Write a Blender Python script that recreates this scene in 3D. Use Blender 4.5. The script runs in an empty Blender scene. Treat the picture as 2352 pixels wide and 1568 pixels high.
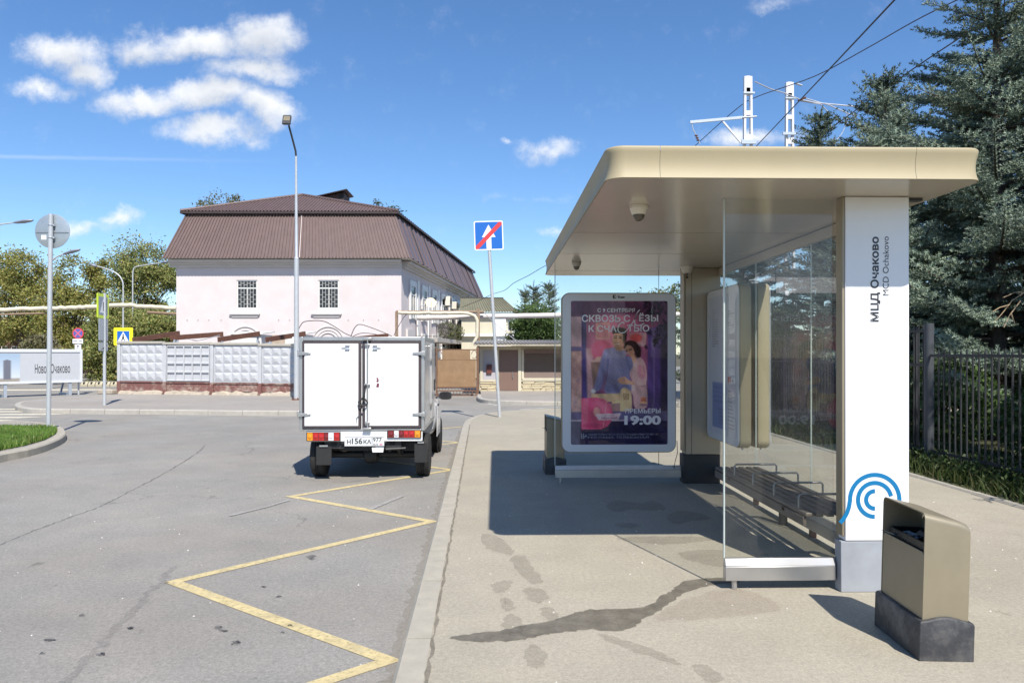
import bpy, bmesh, math, random
import numpy as np
from mathutils import Vector, Matrix, Euler
random.seed(7)
rng = np.random.default_rng(7)
S = bpy.context.scene
COL = S.collection
R = math.radians

# ------------------------------------------------------------------ camera, sky, sun, exposure
FPX, CXP, HYP, CH = 1700.0, 1176.0, 812.0, 1.536     # measured on the photograph at 2352 x 1568
TH = math.atan(39 / FPX)
cam = bpy.data.cameras.new('camera')
cam_o = bpy.data.objects.new('camera', cam); COL.objects.link(cam_o)
cam.sensor_width = 36; cam.lens = 36 * FPX / 2352
cam.shift_y = 28 / 2352
cam.clip_start = 0.05; cam.clip_end = 3000
cam_o.location = (0, 0, CH); cam_o.rotation_euler = (R(90), 0, -TH)
S.camera = cam_o
SUN_DIR = Vector((0.66, -2.02, 2.55)).normalized()    # towards the sun
EL = math.asin(SUN_DIR.z); AZ = math.atan2(SUN_DIR.x, SUN_DIR.y)
sl = bpy.data.lights.new('sun', 'SUN'); sl.energy = 4.7; sl.angle = R(0.53); sl.color = (1.0, 0.955, 0.88)
so = bpy.data.objects.new('sun', sl); COL.objects.link(so)
so.rotation_euler = SUN_DIR.to_track_quat('Z', 'Y').to_euler(); so.location = (5, -15, 25)
S.view_settings.view_transform = 'Standard'; S.view_settings.look = 'None'
S.view_settings.exposure = 0.50; S.view_settings.gamma = 1.0
S.view_settings.use_curve_mapping = False
S.cycles.max_bounces = 10; S.cycles.transparent_max_bounces = 24; S.cycles.glossy_bounces = 5
S.cycles.caustics_reflective = False; S.cycles.caustics_refractive = False

def ray(px, py):
    c = (px - CXP) / FPX
    return Vector((c * math.cos(TH) + math.sin(TH), -c * math.sin(TH) + math.cos(TH), (HYP - py) / FPX))
def at(px, py, Y):
    r = ray(px, py); t = Y / r.y
    return Vector((r.x * t, Y, CH + r.z * t))
def gnd(px, py, z=0.0):
    r = ray(px, py); t = (z - CH) / r.z
    return Vector((r.x * t, r.y * t, z))
def zat(py, Y): return CH + (HYP - py) / FPX * Y
def xat(px, Y): return at(px, 800, Y).x

W = bpy.data.worlds.new('World'); S.world = W; W.use_nodes = True
def build_world():
    nt = W.node_tree; N = nt.nodes; L = nt.links; N.clear()
    def nd(t, **k):
        n = N.new(t)
        for a, b in k.items(): setattr(n, a, b)
        return n
    def ma(op, a, b=None, c=None, clamp=False):
        n = nd('ShaderNodeMath', operation=op, use_clamp=clamp)
        for i, v in enumerate((a, b, c)):
            if v is None: continue
            if isinstance(v, (int, float)): n.inputs[i].default_value = v
            else: L.new(v, n.inputs[i])
        return n.outputs[0]
    out = nd('ShaderNodeOutputWorld'); bg = nd('ShaderNodeBackground'); bg.inputs[1].default_value = 0.112
    L.new(bg.outputs[0], out.inputs[0])
    sky = nd('ShaderNodeTexSky', sky_type='NISHITA', sun_disc=False)
    sky.sun_elevation = EL; sky.sun_rotation = AZ
    sky.altitude = 150; sky.air_density = 1.0; sky.dust_density = 0.25; sky.ozone_density = 3.2
    hs = nd('ShaderNodeHueSaturation'); hs.inputs['Saturation'].default_value = 1.12
    tn = nd('ShaderNodeMix', data_type='RGBA', blend_type='MULTIPLY'); tn.inputs[0].default_value = 1; L.new(sky.outputs[0], tn.inputs[6]); tn.inputs[7].default_value = (.93, .975, 1.06, 1)
    L.new(tn.outputs[2], hs.inputs['Color'])
    tc = nd('ShaderNodeTexCoord'); sp = nd('ShaderNodeSeparateXYZ'); L.new(tc.outputs['Generated'], sp.inputs[0])
    y = ma('MAXIMUM', sp.outputs[1], 0.02)
    u = ma('DIVIDE', sp.outputs[0], y); v = ma('DIVIDE', sp.outputs[2], y)
    cv = nd('ShaderNodeCombineXYZ'); L.new(u, cv.inputs[0]); L.new(v, cv.inputs[1])
    wn = nd('ShaderNodeTexNoise'); wn.inputs['Scale'].default_value = 9; wn.inputs['Detail'].default_value = 7; wn.inputs['Roughness'].default_value = .62
    L.new(cv.outputs[0], wn.inputs['Vector'])
    ws = nd('ShaderNodeVectorMath', operation='SUBTRACT'); L.new(wn.outputs['Color'], ws.inputs[0]); ws.inputs[1].default_value = (.5, .5, .5)
    wm = nd('ShaderNodeVectorMath', operation='SCALE'); L.new(ws.outputs[0], wm.inputs[0]); wm.inputs['Scale'].default_value = .09
    wa = nd('ShaderNodeVectorMath', operation='ADD'); L.new(cv.outputs[0], wa.inputs[0]); L.new(wm.outputs[0], wa.inputs[1])
    # the clouds of the photograph: ellipses (centre, half axes in photo pixels, weight)
    k = .3564
    blobs = [(400*k,300*k,270*k,125*k,1),(560*k,440*k,190*k,100*k,1),(230*k,540*k,190*k,75*k,.8),(380*k,560*k,200*k,60*k,.6),
             (950*k,270*k,190*k,130*k,.85),(1300*k,270*k,380*k,110*k,1),(1680*k,240*k,240*k,170*k,1.1),(1620*k,450*k,330*k,95*k,.95),(1950*k,440*k,190*k,60*k,.4),
             (950*k,640*k,330*k,95*k,1.0),(1350*k,620*k,350*k,110*k,1.1),(1700*k,690*k,220*k,110*k,1.0),(1350*k,830*k,370*k,85*k,.85),(1640*k,880*k,130*k,60*k,.6),
             (1255,338,70,30,.75),(1790,12,75,28,.45),(1280,524,55,16,.5),(190,520,85,20,.7),(270,503,45,22,.75),(1730,322,130,26,.75),(1165,328,16,9,.5),(1215,455,240,14,.22),(960,30,200,40,.12)]
    def cover_at(vec):
        acc = None
        for (px, py, a, b, w) in blobs:
            r = ray(px, py); u0 = r.x / r.y; v0 = r.z / r.y
            s_ = nd('ShaderNodeVectorMath', operation='SUBTRACT'); L.new(vec, s_.inputs[0]); s_.inputs[1].default_value = (u0, v0, 0)
            m = nd('ShaderNodeVectorMath', operation='MULTIPLY'); L.new(s_.outputs[0], m.inputs[0]); m.inputs[1].default_value = (FPX / a / 1.48, FPX / b / 1.48, 0)
            ln = nd('ShaderNodeVectorMath', operation='LENGTH'); L.new(m.outputs[0], ln.inputs[0])
            q = ma('MULTIPLY', ma('SUBTRACT', 1.0, ln.outputs['Value'], clamp=True), w)
            acc = q if acc is None else ma('SMOOTH_MAX', acc, q, .12)
        return acc
    acc = cover_at(wa.outputs[0])
    upv = nd('ShaderNodeVectorMath', operation='ADD'); L.new(wa.outputs[0], upv.inputs[0]); upv.inputs[1].default_value = (.008, .022, 0)
    above = cover_at(upv.outputs[0])
    n2 = nd('ShaderNodeTexNoise'); n2.inputs['Scale'].default_value = 22; n2.inputs['Detail'].default_value = 10; n2.inputs['Roughness'].default_value = .68
    L.new(cv.outputs[0], n2.inputs['Vector'])
    dens = ma('ADD', acc, ma('MULTIPLY', ma('SUBTRACT', n2.outputs['Fac'], .5), 1.1))
    cut = ma('MULTIPLY', acc, 5.0, clamp=True)
    mr = nd('ShaderNodeMapRange', interpolation_type='SMOOTHSTEP'); mr.inputs['From Min'].default_value = .10; mr.inputs['From Max'].default_value = .9
    L.new(dens, mr.inputs['Value'])
    cover = ma('MULTIPLY', ma('MULTIPLY', mr.outputs[0], cut), .93)
    fwd = ma('GREATER_THAN', sp.outputs[1], .15); cover = ma('MULTIPLY', cover, fwd)
    # contrail: a thin faint band
    r0 = ray(0, 360); vc = r0.z / r0.y
    bd = ma('SUBTRACT', v, ma('ADD', vc, ma('MULTIPLY', ma('SUBTRACT', u, r0.x / r0.y), -.012)))
    bd = ma('ADD', bd, ma('MULTIPLY', ma('SUBTRACT', n2.outputs['Fac'], .5), .004))
    band = ma('SUBTRACT', 1.0, ma('MULTIPLY', ma('ABSOLUTE', bd), 260), clamp=True)
    bu = nd('ShaderNodeMapRange'); bu.inputs['From Min'].default_value = -.9; bu.inputs['From Max'].default_value = -.28; bu.inputs['To Min'].default_value = .34; bu.inputs['To Max'].default_value = 0
    L.new(u, bu.inputs['Value']); band = ma('MULTIPLY', ma('MULTIPLY', band, bu.outputs[0]), fwd)
    cover = ma('MAXIMUM', cover, band)
    # clouds: white tops, greyer undersides (the cloud's own thickness below)
    sh = nd('ShaderNodeTexNoise'); sh.inputs['Scale'].default_value = 14; sh.inputs['Detail'].default_value = 5
    L.new(wa.outputs[0], sh.inputs['Vector'])
    cr = nd('ShaderNodeMix', data_type='RGBA'); L.new(ma('ADD', ma('SUBTRACT', 1.05, ma('MULTIPLY', above, 1.25)), ma('MULTIPLY', ma('SUBTRACT', sh.outputs['Fac'], .5), 1.3), clamp=True), cr.inputs[0])
    cr.inputs[6].default_value = (4.7, 4.95, 5.35, 1); cr.inputs[7].default_value = (7.0, 7.05, 7.1, 1)
    mx = nd('ShaderNodeMix', data_type='RGBA'); L.new(cover, mx.inputs[0]); L.new(hs.outputs[0], mx.inputs[6]); L.new(cr.outputs[2], mx.inputs[7])
    L.new(mx.outputs[2], bg.inputs[0])
build_world()

# ------------------------------------------------------------------ materials
MATS = {}
def M(name, col, rough=.6, metal=0.0, var=.10, scale=5.0, bump=0.0, bscale=60.0, dirt=0.0, dirtcol=(.12, .10, .08), dscale=2.0, spec=.5, stretch=None, rnd=0.0, coat=0.0):
    if name in MATS: return MATS[name]
    m = bpy.data.materials.new(name); m.use_nodes = True; nt = m.node_tree; N = nt.nodes; L = nt.links
    p = N['Principled BSDF']; p.inputs['Roughness'].default_value = rough; p.inputs['Metallic'].default_value = metal
    p.inputs['Specular IOR Level'].default_value = spec; p.inputs['Coat Weight'].default_value = coat
    tc = N.new('ShaderNodeTexCoord'); vec = tc.outputs['Object']
    if stretch:
        mp = N.new('ShaderNodeMapping'); mp.inputs['Scale'].default_value = stretch; L.new(vec, mp.inputs[0]); vec = mp.outputs[0]
    nz = N.new('ShaderNodeTexNoise'); nz.inputs['Scale'].default_value = scale; nz.inputs['Detail'].default_value = 6; nz.inputs['Roughness'].default_value = .6
    L.new(vec, nz.inputs['Vector'])
    mr = N.new('ShaderNodeMapRange'); mr.inputs['From Min'].default_value = .28; mr.inputs['From Max'].default_value = .72
    mr.inputs['To Min'].default_value = 1 - var; mr.inputs['To Max'].default_value = 1 + var; L.new(nz.outputs['Fac'], mr.inputs['Value'])
    fac = mr.outputs[0]
    if rnd:
        g = N.new('ShaderNodeNewGeometry'); a = N.new('ShaderNodeMapRange'); a.inputs['To Min'].default_value = 1 - rnd; a.inputs['To Max'].default_value = 1 + rnd
        L.new(g.outputs['Random Per Island'], a.inputs['Value']); mu = N.new('ShaderNodeMath'); mu.operation = 'MULTIPLY'
        L.new(fac, mu.inputs[0]); L.new(a.outputs[0], mu.inputs[1]); fac = mu.outputs[0]
    vm = N.new('ShaderNodeVectorMath'); vm.operation = 'SCALE'; vm.inputs[0].default_value = col[:3]; L.new(fac, vm.inputs['Scale'])
    c = vm.outputs[0]
    if dirt:
        n2 = N.new('ShaderNodeTexNoise'); n2.inputs['Scale'].default_value = dscale; n2.inputs['Detail'].default_value = 8; n2.inputs['Roughness'].default_value = .7
        L.new(vec, n2.inputs['Vector'])
        r2 = N.new('ShaderNodeMapRange'); r2.inputs['From Min'].default_value = .48; r2.inputs['From Max'].default_value = .72; r2.inputs['To Max'].default_value = dirt
        L.new(n2.outputs['Fac'], r2.inputs['Value'])
        mx = N.new('ShaderNodeMix'); mx.data_type = 'RGBA'; L.new(r2.outputs[0], mx.inputs[0]); L.new(c, mx.inputs[6]); mx.inputs[7].default_value = (*dirtcol, 1)
        c = mx.outputs[2]
    L.new(c, p.inputs['Base Color'])
    if bump:
        nb = N.new('ShaderNodeTexNoise'); nb.inputs['Scale'].default_value = bscale; nb.inputs['Detail'].default_value = 4; L.new(vec, nb.inputs['Vector'])
        b = N.new('ShaderNodeBump'); b.inputs['Strength'].default_value = bump; b.inputs['Distance'].default_value = .01
        L.new(nb.outputs['Fac'], b.inputs['Height']); L.new(b.outputs[0], p.inputs['Normal'])
    MATS[name] = m
    return m

def asphalt(name, col, speck=.35, stain=.5, crack=0.0, tint=(1, 1, 1), big=.25):
    m = bpy.data.materials.new(name); m.use_nodes = True; nt = m.node_tree; N = nt.nodes; L = nt.links
    p = N['Principled BSDF']; p.inputs['Roughness'].default_value = .82; p.inputs['Specular IOR Level'].default_value = .35
    tc = N.new('ShaderNodeTexCoord'); vec = tc.outputs['Object']
    def noise(s, d=5, r=.6, v=vec):
        n = N.new('ShaderNodeTexNoise'); n.inputs['Scale'].default_value = s; n.inputs['Detail'].default_value = d; n.inputs['Roughness'].default_value = r
        L.new(v, n.inputs['Vector']); return n.outputs['Fac']
    def rng_(v, a, b, c, d):
        n = N.new('ShaderNodeMapRange'); n.inputs['From Min'].default_value = a; n.inputs['From Max'].default_value = b
        n.inputs['To Min'].default_value = c; n.inputs['To Max'].default_value = d; L.new(v, n.inputs['Value']); return n.outputs[0]
    def mul(a, b):
        n = N.new('ShaderNodeMath'); n.operation = 'MULTIPLY'; L.new(a, n.inputs[0]); L.new(b, n.inputs[1]); return n.outputs[0]
    f = rng_(noise(.32, 4), .3, .7, 1 - big, 1 + big)
    f = mul(f, rng_(noise(2.2, 6, .65), .3, .7, .92, 1.08))
    f = mul(f, rng_(noise(95, 3, .7), .25, .75, 1 - speck, 1 + speck))
    f = mul(f, rng_(noise(38, 3, .6), .3, .7, 1 - speck * .5, 1 + speck * .5))
    # oil spots and dark scuffs with an outline of their own
    mp = N.new('ShaderNodeMapping'); mp.inputs['Scale'].default_value = (1, .55, 1); L.new(vec, mp.inputs[0])
    f = mul(f, rng_(noise(3.1, 7, .62, mp.outputs[0]), .66, .74, 1, 1 - stain))
    f = mul(f, rng_(noise(7.7, 5, .6), .70, .76, 1, 1 - stain * .8))
    if crack:
        vo = N.new('ShaderNodeTexVoronoi'); vo.feature = 'DISTANCE_TO_EDGE'; vo.inputs['Scale'].default_value = .16
        wv = N.new('ShaderNodeVectorMath'); wv.operation = 'MULTIPLY_ADD'
        nn = N.new('ShaderNodeTexNoise'); nn.inputs['Scale'].default_value = 1.6; nn.inputs['Detail'].default_value = 6; L.new(vec, nn.inputs['Vector'])
        L.new(nn.outputs['Color'], wv.inputs[0]); wv.inputs[1].default_value = (.9, .9, 0); L.new(vec, wv.inputs[2]); L.new(wv.outputs[0], vo.inputs['Vector'])
        ck = rng_(vo.outputs['Distance'], 0.0005, .0022, crack, 0)
        ck = mul(ck, rng_(noise(.5, 3), .42, .55, 0, 1))
        inv = rng_(ck, 0, 1, 1, 0); f = mul(f, inv)
    vm = N.new('ShaderNodeVectorMath'); vm.operation = 'SCALE'; vm.inputs[0].default_value = col; L.new(f, vm.inputs['Scale'])
    # slow change of tint from grey to a warmer tone
    mx = N.new('ShaderNodeMix'); mx.data_type = 'RGBA'; mx.blend_type = 'MULTIPLY'; L.new(rng_(noise(.55, 4), .35, .65, 0, 1), mx.inputs[0])
    L.new(vm.outputs[0], mx.inputs[6]); mx.inputs[7].default_value = (*tint, 1)
    L.new(mx.outputs[2], p.inputs['Base Color'])
    b = N.new('ShaderNodeBump'); b.inputs['Strength'].default_value = .35; b.inputs['Distance'].default_value = .006
    L.new(noise(140, 3, .7), b.inputs['Height']); L.new(b.outputs[0], p.inputs['Normal'])
    MATS[name] = m
    return m

def paint(name, col, wear=.5):
    """road paint: worn through where noise is high"""
    m = M(name, col, .75, var=.14, scale=9, dirt=.35, dirtcol=(.2, .18, .15), dscale=5)
    nt = m.node_tree; N = nt.nodes; L = nt.links; p = N['Principled BSDF']; o = N['Material Output']
    tr = N.new('ShaderNodeBsdfTransparent'); mx = N.new('ShaderNodeMixShader')
    tc = N.new('ShaderNodeTexCoord'); n = N.new('ShaderNodeTexNoise'); n.inputs['Scale'].default_value = 34; n.inputs['Detail'].default_value = 6; n.inputs['Roughness'].default_value = .75
    L.new(tc.outputs['Object'], n.inputs['Vector'])
    r = N.new('ShaderNodeMapRange'); r.inputs['From Min'].default_value = .50; r.inputs['From Max'].default_value = .68; r.inputs['To Max'].default_value = wear; L.new(n.outputs['Fac'], r.inputs['Value'])
    L.new(r.outputs[0], mx.inputs[0]); L.new(p.outputs[0], mx.inputs[1]); L.new(tr.outputs[0], mx.inputs[2]); L.new(mx.outputs[0], o.inputs[0])
    return m

def stain_mat(name, col, alpha):
    m = bpy.data.materials.new(name); m.use_nodes = True; N = m.node_tree.nodes; L = m.node_tree.links
    p = N['Principled BSDF']; p.inputs['Base Color'].default_value = (*col, 1); p.inputs['Roughness'].default_value = .55
    tr = N.new('ShaderNodeBsdfTransparent'); mx = N.new('ShaderNodeMixShader')
    tc = N.new('ShaderNodeTexCoord'); n = N.new('ShaderNodeTexNoise'); n.inputs['Scale'].default_value = 11; n.inputs['Detail'].default_value = 7
    L.new(tc.outputs['Object'], n.inputs['Vector'])
    r = N.new('ShaderNodeMapRange'); r.inputs['From Min'].default_value = .3; r.inputs['From Max'].default_value = .7
    r.inputs['To Min'].default_value = alpha * .7; r.inputs['To Max'].default_value = min(1, alpha * 1.2); L.new(n.outputs['Fac'], r.inputs['Value'])
    L.new(r.outputs[0], mx.inputs[0]); L.new(tr.outputs[0], mx.inputs[1]); L.new(p.outputs[0], mx.inputs[2])
    L.new(mx.outputs[0], N['Material Output'].inputs[0]); MATS[name] = m
    return m

def glass(name, tint=(.95, .97, .96), refl=1.0, dust=.03):
    m = bpy.data.materials.new(name); m.use_nodes = True; N = m.node_tree.nodes; L = m.node_tree.links; N.remove(N['Principled BSDF'])
    tr = N.new('ShaderNodeBsdfTransparent'); tr.inputs[0].default_value = (*tint, 1)
    gl = N.new('ShaderNodeBsdfGlossy'); gl.inputs['Roughness'].default_value = .015
    df = N.new('ShaderNodeBsdfDiffuse'); df.inputs[0].default_value = (.6, .58, .53, 1)
    fr = N.new('ShaderNodeFresnel'); fr.inputs['IOR'].default_value = 1.5
    mu = N.new('ShaderNodeMath'); mu.operation = 'MULTIPLY'; mu.inputs[1].default_value = refl; mu.use_clamp = True; L.new(fr.outputs[0], mu.inputs[0])
    gb = N.new('ShaderNodeNewGeometry'); iv = N.new('ShaderNodeMath'); iv.operation = 'SUBTRACT'; iv.inputs[0].default_value = 1; L.new(gb.outputs['Backfacing'], iv.inputs[1])
    m2 = N.new('ShaderNodeMath'); m2.operation = 'MULTIPLY'; L.new(mu.outputs[0], m2.inputs[0]); L.new(iv.outputs[0], m2.inputs[1])
    a = N.new('ShaderNodeMixShader'); L.new(m2.outputs[0], a.inputs[0]); L.new(tr.outputs[0], a.inputs[1]); L.new(gl.outputs[0], a.inputs[2])
    tc = N.new('ShaderNodeTexCoord'); n = N.new('ShaderNodeTexNoise'); n.inputs['Scale'].default_value = 7; n.inputs['Detail'].default_value = 8; L.new(tc.outputs['Object'], n.inputs['Vector'])
    r = N.new('ShaderNodeMapRange'); r.inputs['From Min'].default_value = .35; r.inputs['From Max'].default_value = .75; r.inputs['To Min'].default_value = dust * .5; r.inputs['To Max'].default_value = dust * 2; L.new(n.outputs['Fac'], r.inputs['Value'])
    b = N.new('ShaderNodeMixShader'); L.new(r.outputs[0], b.inputs[0]); L.new(a.outputs[0], b.inputs[1]); L.new(df.outputs[0], b.inputs[2])
    L.new(b.outputs[0], N['Material Output'].inputs[0]); MATS[name] = m
    return m

def leafmat(name, cols, trans=.35, rough=.55):
    """foliage: colour differs from leaf to leaf"""
    m = bpy.data.materials.new(name); m.use_nodes = True; N = m.node_tree.nodes; L = m.node_tree.links
    p = N['Principled BSDF']; p.inputs['Roughness'].default_value = rough; p.inputs['Specular IOR Level'].default_value = .3
    g = N.new('ShaderNodeNewGeometry'); cr = N.new('ShaderNodeValToRGB'); e = cr.color_ramp.elements
    while len(e) < len(cols): e.new(.5)
    for i, c in enumerate(cols): e[i].position = i / (len(cols) - 1); e[i].color = (*c, 1)
    L.new(g.outputs['Random Per Island'], cr.inputs[0])
    tc = N.new('ShaderNodeTexCoord'); n = N.new('ShaderNodeTexNoise'); n.inputs['Scale'].default_value = .9; n.inputs['Detail'].default_value = 3; L.new(tc.outputs['Object'], n.inputs['Vector'])
    mr = N.new('ShaderNodeMapRange'); mr.inputs['From Min'].default_value = .3; mr.inputs['From Max'].default_value = .7; mr.inputs['To Min'].default_value = .7; mr.inputs['To Max'].default_value = 1.3; L.new(n.outputs['Fac'], mr.inputs['Value'])
    vm = N.new('ShaderNodeVectorMath'); vm.operation = 'SCALE'; L.new(cr.outputs[0], vm.inputs[0]); L.new(mr.outputs[0], vm.inputs['Scale'])
    L.new(vm.outputs[0], p.inputs['Base Color'])
    t = N.new('ShaderNodeBsdfTranslucent'); L.new(vm.outputs[0], t.inputs[0]); mx = N.new('ShaderNodeMixShader'); mx.inputs[0].default_value = trans
    L.new(p.outputs[0], mx.inputs[1]); L.new(t.outputs[0], mx.inputs[2]); L.new(mx.outputs[0], N['Material Output'].inputs[0]); MATS[name] = m
    return m

def attrmat(name, rough=.35, coat=0.0, spec=.5):
    m = bpy.data.materials.new(name); m.use_nodes = True; N = m.node_tree.nodes
    p = N['Principled BSDF']; p.inputs['Roughness'].default_value = rough; p.inputs['Coat Weight'].default_value = coat; p.inputs['Specular IOR Level'].default_value = spec
    a = N.new('ShaderNodeAttribute'); a.attribute_name = 'Col'; m.node_tree.links.new(a.outputs['Color'], p.inputs['Base Color'])
    return m

# ------------------------------------------------------------------ mesh helpers
class MB:
    def __init__(s): s.v = []; s.f = []; s.m = []
    def add(s, vs, fs, mi=0):
        o = len(s.v); s.v += [tuple(x) for x in vs]; s.f += [tuple(i + o for i in f) for f in fs]; s.m += [mi] * len(fs); return s
    def box(s, x0, x1, y0, y1, z0, z1, mi=0):
        return s.hexa([(x0, y0, z0), (x1, y0, z0), (x1, y1, z0), (x0, y1, z0), (x0, y0, z1), (x1, y0, z1), (x1, y1, z1), (x0, y1, z1)], mi)
    def hexa(s, p, mi=0):
        return s.add(p, [(0, 3, 2, 1), (4, 5, 6, 7), (0, 1, 5, 4), (1, 2, 6, 5), (2, 3, 7, 6), (3, 0, 4, 7)], mi)
    def bar(s, a, b, w, h, up=(0, 0, 1), mi=0):
        a = Vector(a); b = Vector(b); d = (b - a).normalized(); u = Vector(up)
        if abs(d.dot(u)) > .98: u = Vector((0, 1, 0))
        x = d.cross(u).normalized(); u = x.cross(d).normalized(); x *= w / 2; u *= h / 2
        return s.hexa([a - x - u, a + x - u, b + x - u, b - x - u, a - x + u, a + x + u, b + x + u, b - x + u], mi)
    def tube(s, pts, r, n=8, mi=0, cap=True):
        pts = [Vector(p) for p in pts]; rs = r if isinstance(r, (list, tuple)) else [r] * len(pts)
        vs = []; fs = []; prev = None
        for i, p in enumerate(pts):
            d = (pts[min(i + 1, len(pts) - 1)] - pts[max(i - 1, 0)]).normalized()
            if prev is None:
                u = Vector((0, 0, 1)) if abs(d.z) < .9 else Vector((1, 0, 0))
                x = d.cross(u).normalized()
            else: x = (prev - d * prev.dot(d)).normalized()
            prev = x; y = d.cross(x)
            for k in range(n):
                a = 2 * math.pi * k / n; vs.append(p + (x * math.cos(a) + y * math.sin(a)) * rs[i])
        for i in range(len(pts) - 1):
            for k in range(n):
                fs.append((i * n + k, i * n + (k + 1) % n, (i + 1) * n + (k + 1) % n, (i + 1) * n + k))
        if cap:
            fs.append(tuple(range(n))[::-1]); fs.append(tuple(range((len(pts) - 1) * n, len(pts) * n)))
        return s.add(vs, fs, mi)
    def prism(s, poly, z0, z1, mi=0, fr=None):
        """polygon (list of 2D) extruded; fr maps (a, b, c) to 3D, default xyz"""
        fr = fr or (lambda a, b, c: (a, b, c)); n = len(poly)
        vs = [fr(a, b, z0) for a, b in poly] + [fr(a, b, z1) for a, b in poly]
        fs = [tuple(range(n))[::-1], tuple(range(n, 2 * n))] + [(i, (i + 1) % n, n + (i + 1) % n, n + i) for i in range(n)]
        return s.add(vs, fs, mi)
    def loft(s, rings, mi=0, closed=True, cap=True):
        n = len(rings[0]); vs = [p for r in rings for p in r]; fs = []
        for i in range(len(rings) - 1):
            for k in range(n if closed else n - 1):
                fs.append((i * n + k, i * n + (k + 1) % n, (i + 1) * n + (k + 1) % n, (i + 1) * n + k))
        if cap: fs.append(tuple(range(n))[::-1]); fs.append(tuple(range((len(rings) - 1) * n, len(rings) * n)))
        return s.add(vs, fs, mi)
    def lathe(s, prof, n=24, c=(0, 0, 0), axis='z', mi=0):
        rings = []
        for (r, h) in prof:
            ring = []
            for k in range(n):
                a = 2 * math.pi * k / n; p = (r * math.cos(a), r * math.sin(a), h)
                if axis == 'x': p = (h, r * math.cos(a), r * math.sin(a))
                if axis == 'y': p = (r * math.cos(a), h, -r * math.sin(a))
                ring.append((p[0] + c[0], p[1] + c[1], p[2] + c[2]))
            rings.append(ring)
        return s.loft(rings, mi)
    def quad(s, a, b, c, d, mi=0): return s.add([a, b, c, d], [(0, 1, 2, 3)], mi)
    def build(s, name, mats, parent=None, off=None, smooth=None, bevel=None, seg=2):
        me = bpy.data.meshes.new(name)
        vs = s.v
        if off is not None: o = Vector(off); vs = [tuple(Vector(p) - o) for p in vs]
        me.from_pydata(vs, [], s.f); me.validate()
        for m in (mats if isinstance(mats, (list, tuple)) else [mats]): me.materials.append(m)
        if len(me.polygons) == len(s.m): me.polygons.foreach_set('material_index', s.m)
        bm = bmesh.new(); bm.from_mesh(me); bmesh.ops.recalc_face_normals(bm, faces=bm.faces); bm.to_mesh(me); bm.free()
        if smooth is not None:
            me.shade_smooth(); me.set_sharp_from_angle(angle=R(smooth))
        ob = bpy.data.objects.new(name, me); COL.objects.link(ob)
        if bevel:
            b = ob.modifiers.new('bevel', 'BEVEL'); b.width = bevel; b.segments = seg; b.limit_method = 'ANGLE'; b.angle_limit = R(35); b.harden_normals = False
            if smooth is None: me.shade_smooth(); me.set_sharp_from_angle(angle=R(32))
        if parent is not None: ob.parent = parent
        return ob

def raw_mesh(name, V, F, mat, parent=None, col=None, smooth=False):
    V = np.asarray(V, np.float32); F = np.asarray(F, np.int32); me = bpy.data.meshes.new(name); k = F.shape[1]
    me.vertices.add(len(V)); me.vertices.foreach_set('co', V.ravel())
    me.loops.add(F.size); me.loops.foreach_set('vertex_index', F.ravel())
    me.polygons.add(len(F)); me.polygons.foreach_set('loop_start', np.arange(0, F.size, k, dtype=np.int32))
    if col is not None:
        a = me.color_attributes.new('Col', 'FLOAT_COLOR', 'POINT'); a.data.foreach_set('color', np.asarray(col, np.float32).ravel())
    me.update(calc_edges=True); me.validate()
    me.materials.append(mat)
    if smooth: me.shade_smooth()
    ob = bpy.data.objects.new(name, me); COL.objects.link(ob)
    if parent is not None: ob.parent = parent
    return ob

def tag(o, label=None, cat=None, group=None, kind=None):
    if label: o['label'] = label
    if cat: o['category'] = cat
    if group: o['group'] = group
    if kind: o['kind'] = kind
    return o
def thing(name, label, cat, loc=(0, 0, 0), rot=(0, 0, 0), group=None):
    o = bpy.data.objects.new(name, None); COL.objects.link(o); o.location = loc; o.rotation_euler = rot; o.empty_display_size = .2
    return tag(o, label, cat, group)
def copy_tree(o, parent=None):
    kids = [c for c in bpy.data.objects if c.parent == o]
    c = o.copy(); COL.objects.link(c)
    if parent is not None: c.parent = parent
    for k in kids: copy_tree(k, c)
    return c
def rrect(x0, x1, y0, y1, r, n=6):
    pts = []
    for cx, cy, a0 in ((x1 - r, y1 - r, 0), (x0 + r, y1 - r, 90), (x0 + r, y0 + r, 180), (x1 - r, y0 + r, 270)):
        for k in range(n + 1):
            a = R(a0 + 90 * k / n); pts.append((cx + r * math.cos(a), cy + r * math.sin(a)))
    return pts
def catmull(P, n=8, closed=True):
    P = [np.array(p[:2], float) for p in P]; out = []; m = len(P)
    for i in range(m if closed else m - 1):
        g = lambda j: P[j % m] if closed else P[max(0, min(m - 1, j))]
        a, b, c, d = g(i - 1), g(i), g(i + 1), g(i + 2)
        for t in np.linspace(0, 1, n, endpoint=False):
            out.append(.5 * ((2 * b) + (-a + c) * t + (2 * a - 5 * b + 4 * c - d) * t * t + (-a + 3 * b - 3 * c + d) * t ** 3))
    if not closed: out.append(P[-1])
    return [(float(p[0]), float(p[1])) for p in out]
def offset(poly, d, closed=True):
    n = len(poly); out = []
    for i in range(n):
        a = poly[(i - 1) % n] if closed or i > 0 else poly[i]; b = poly[(i + 1) % n] if closed or i < n - 1 else poly[i]
        t = Vector((b[0] - a[0], b[1] - a[1])).normalized(); out.append((poly[i][0] - t.y * d, poly[i][1] + t.x * d))
    return out
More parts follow.
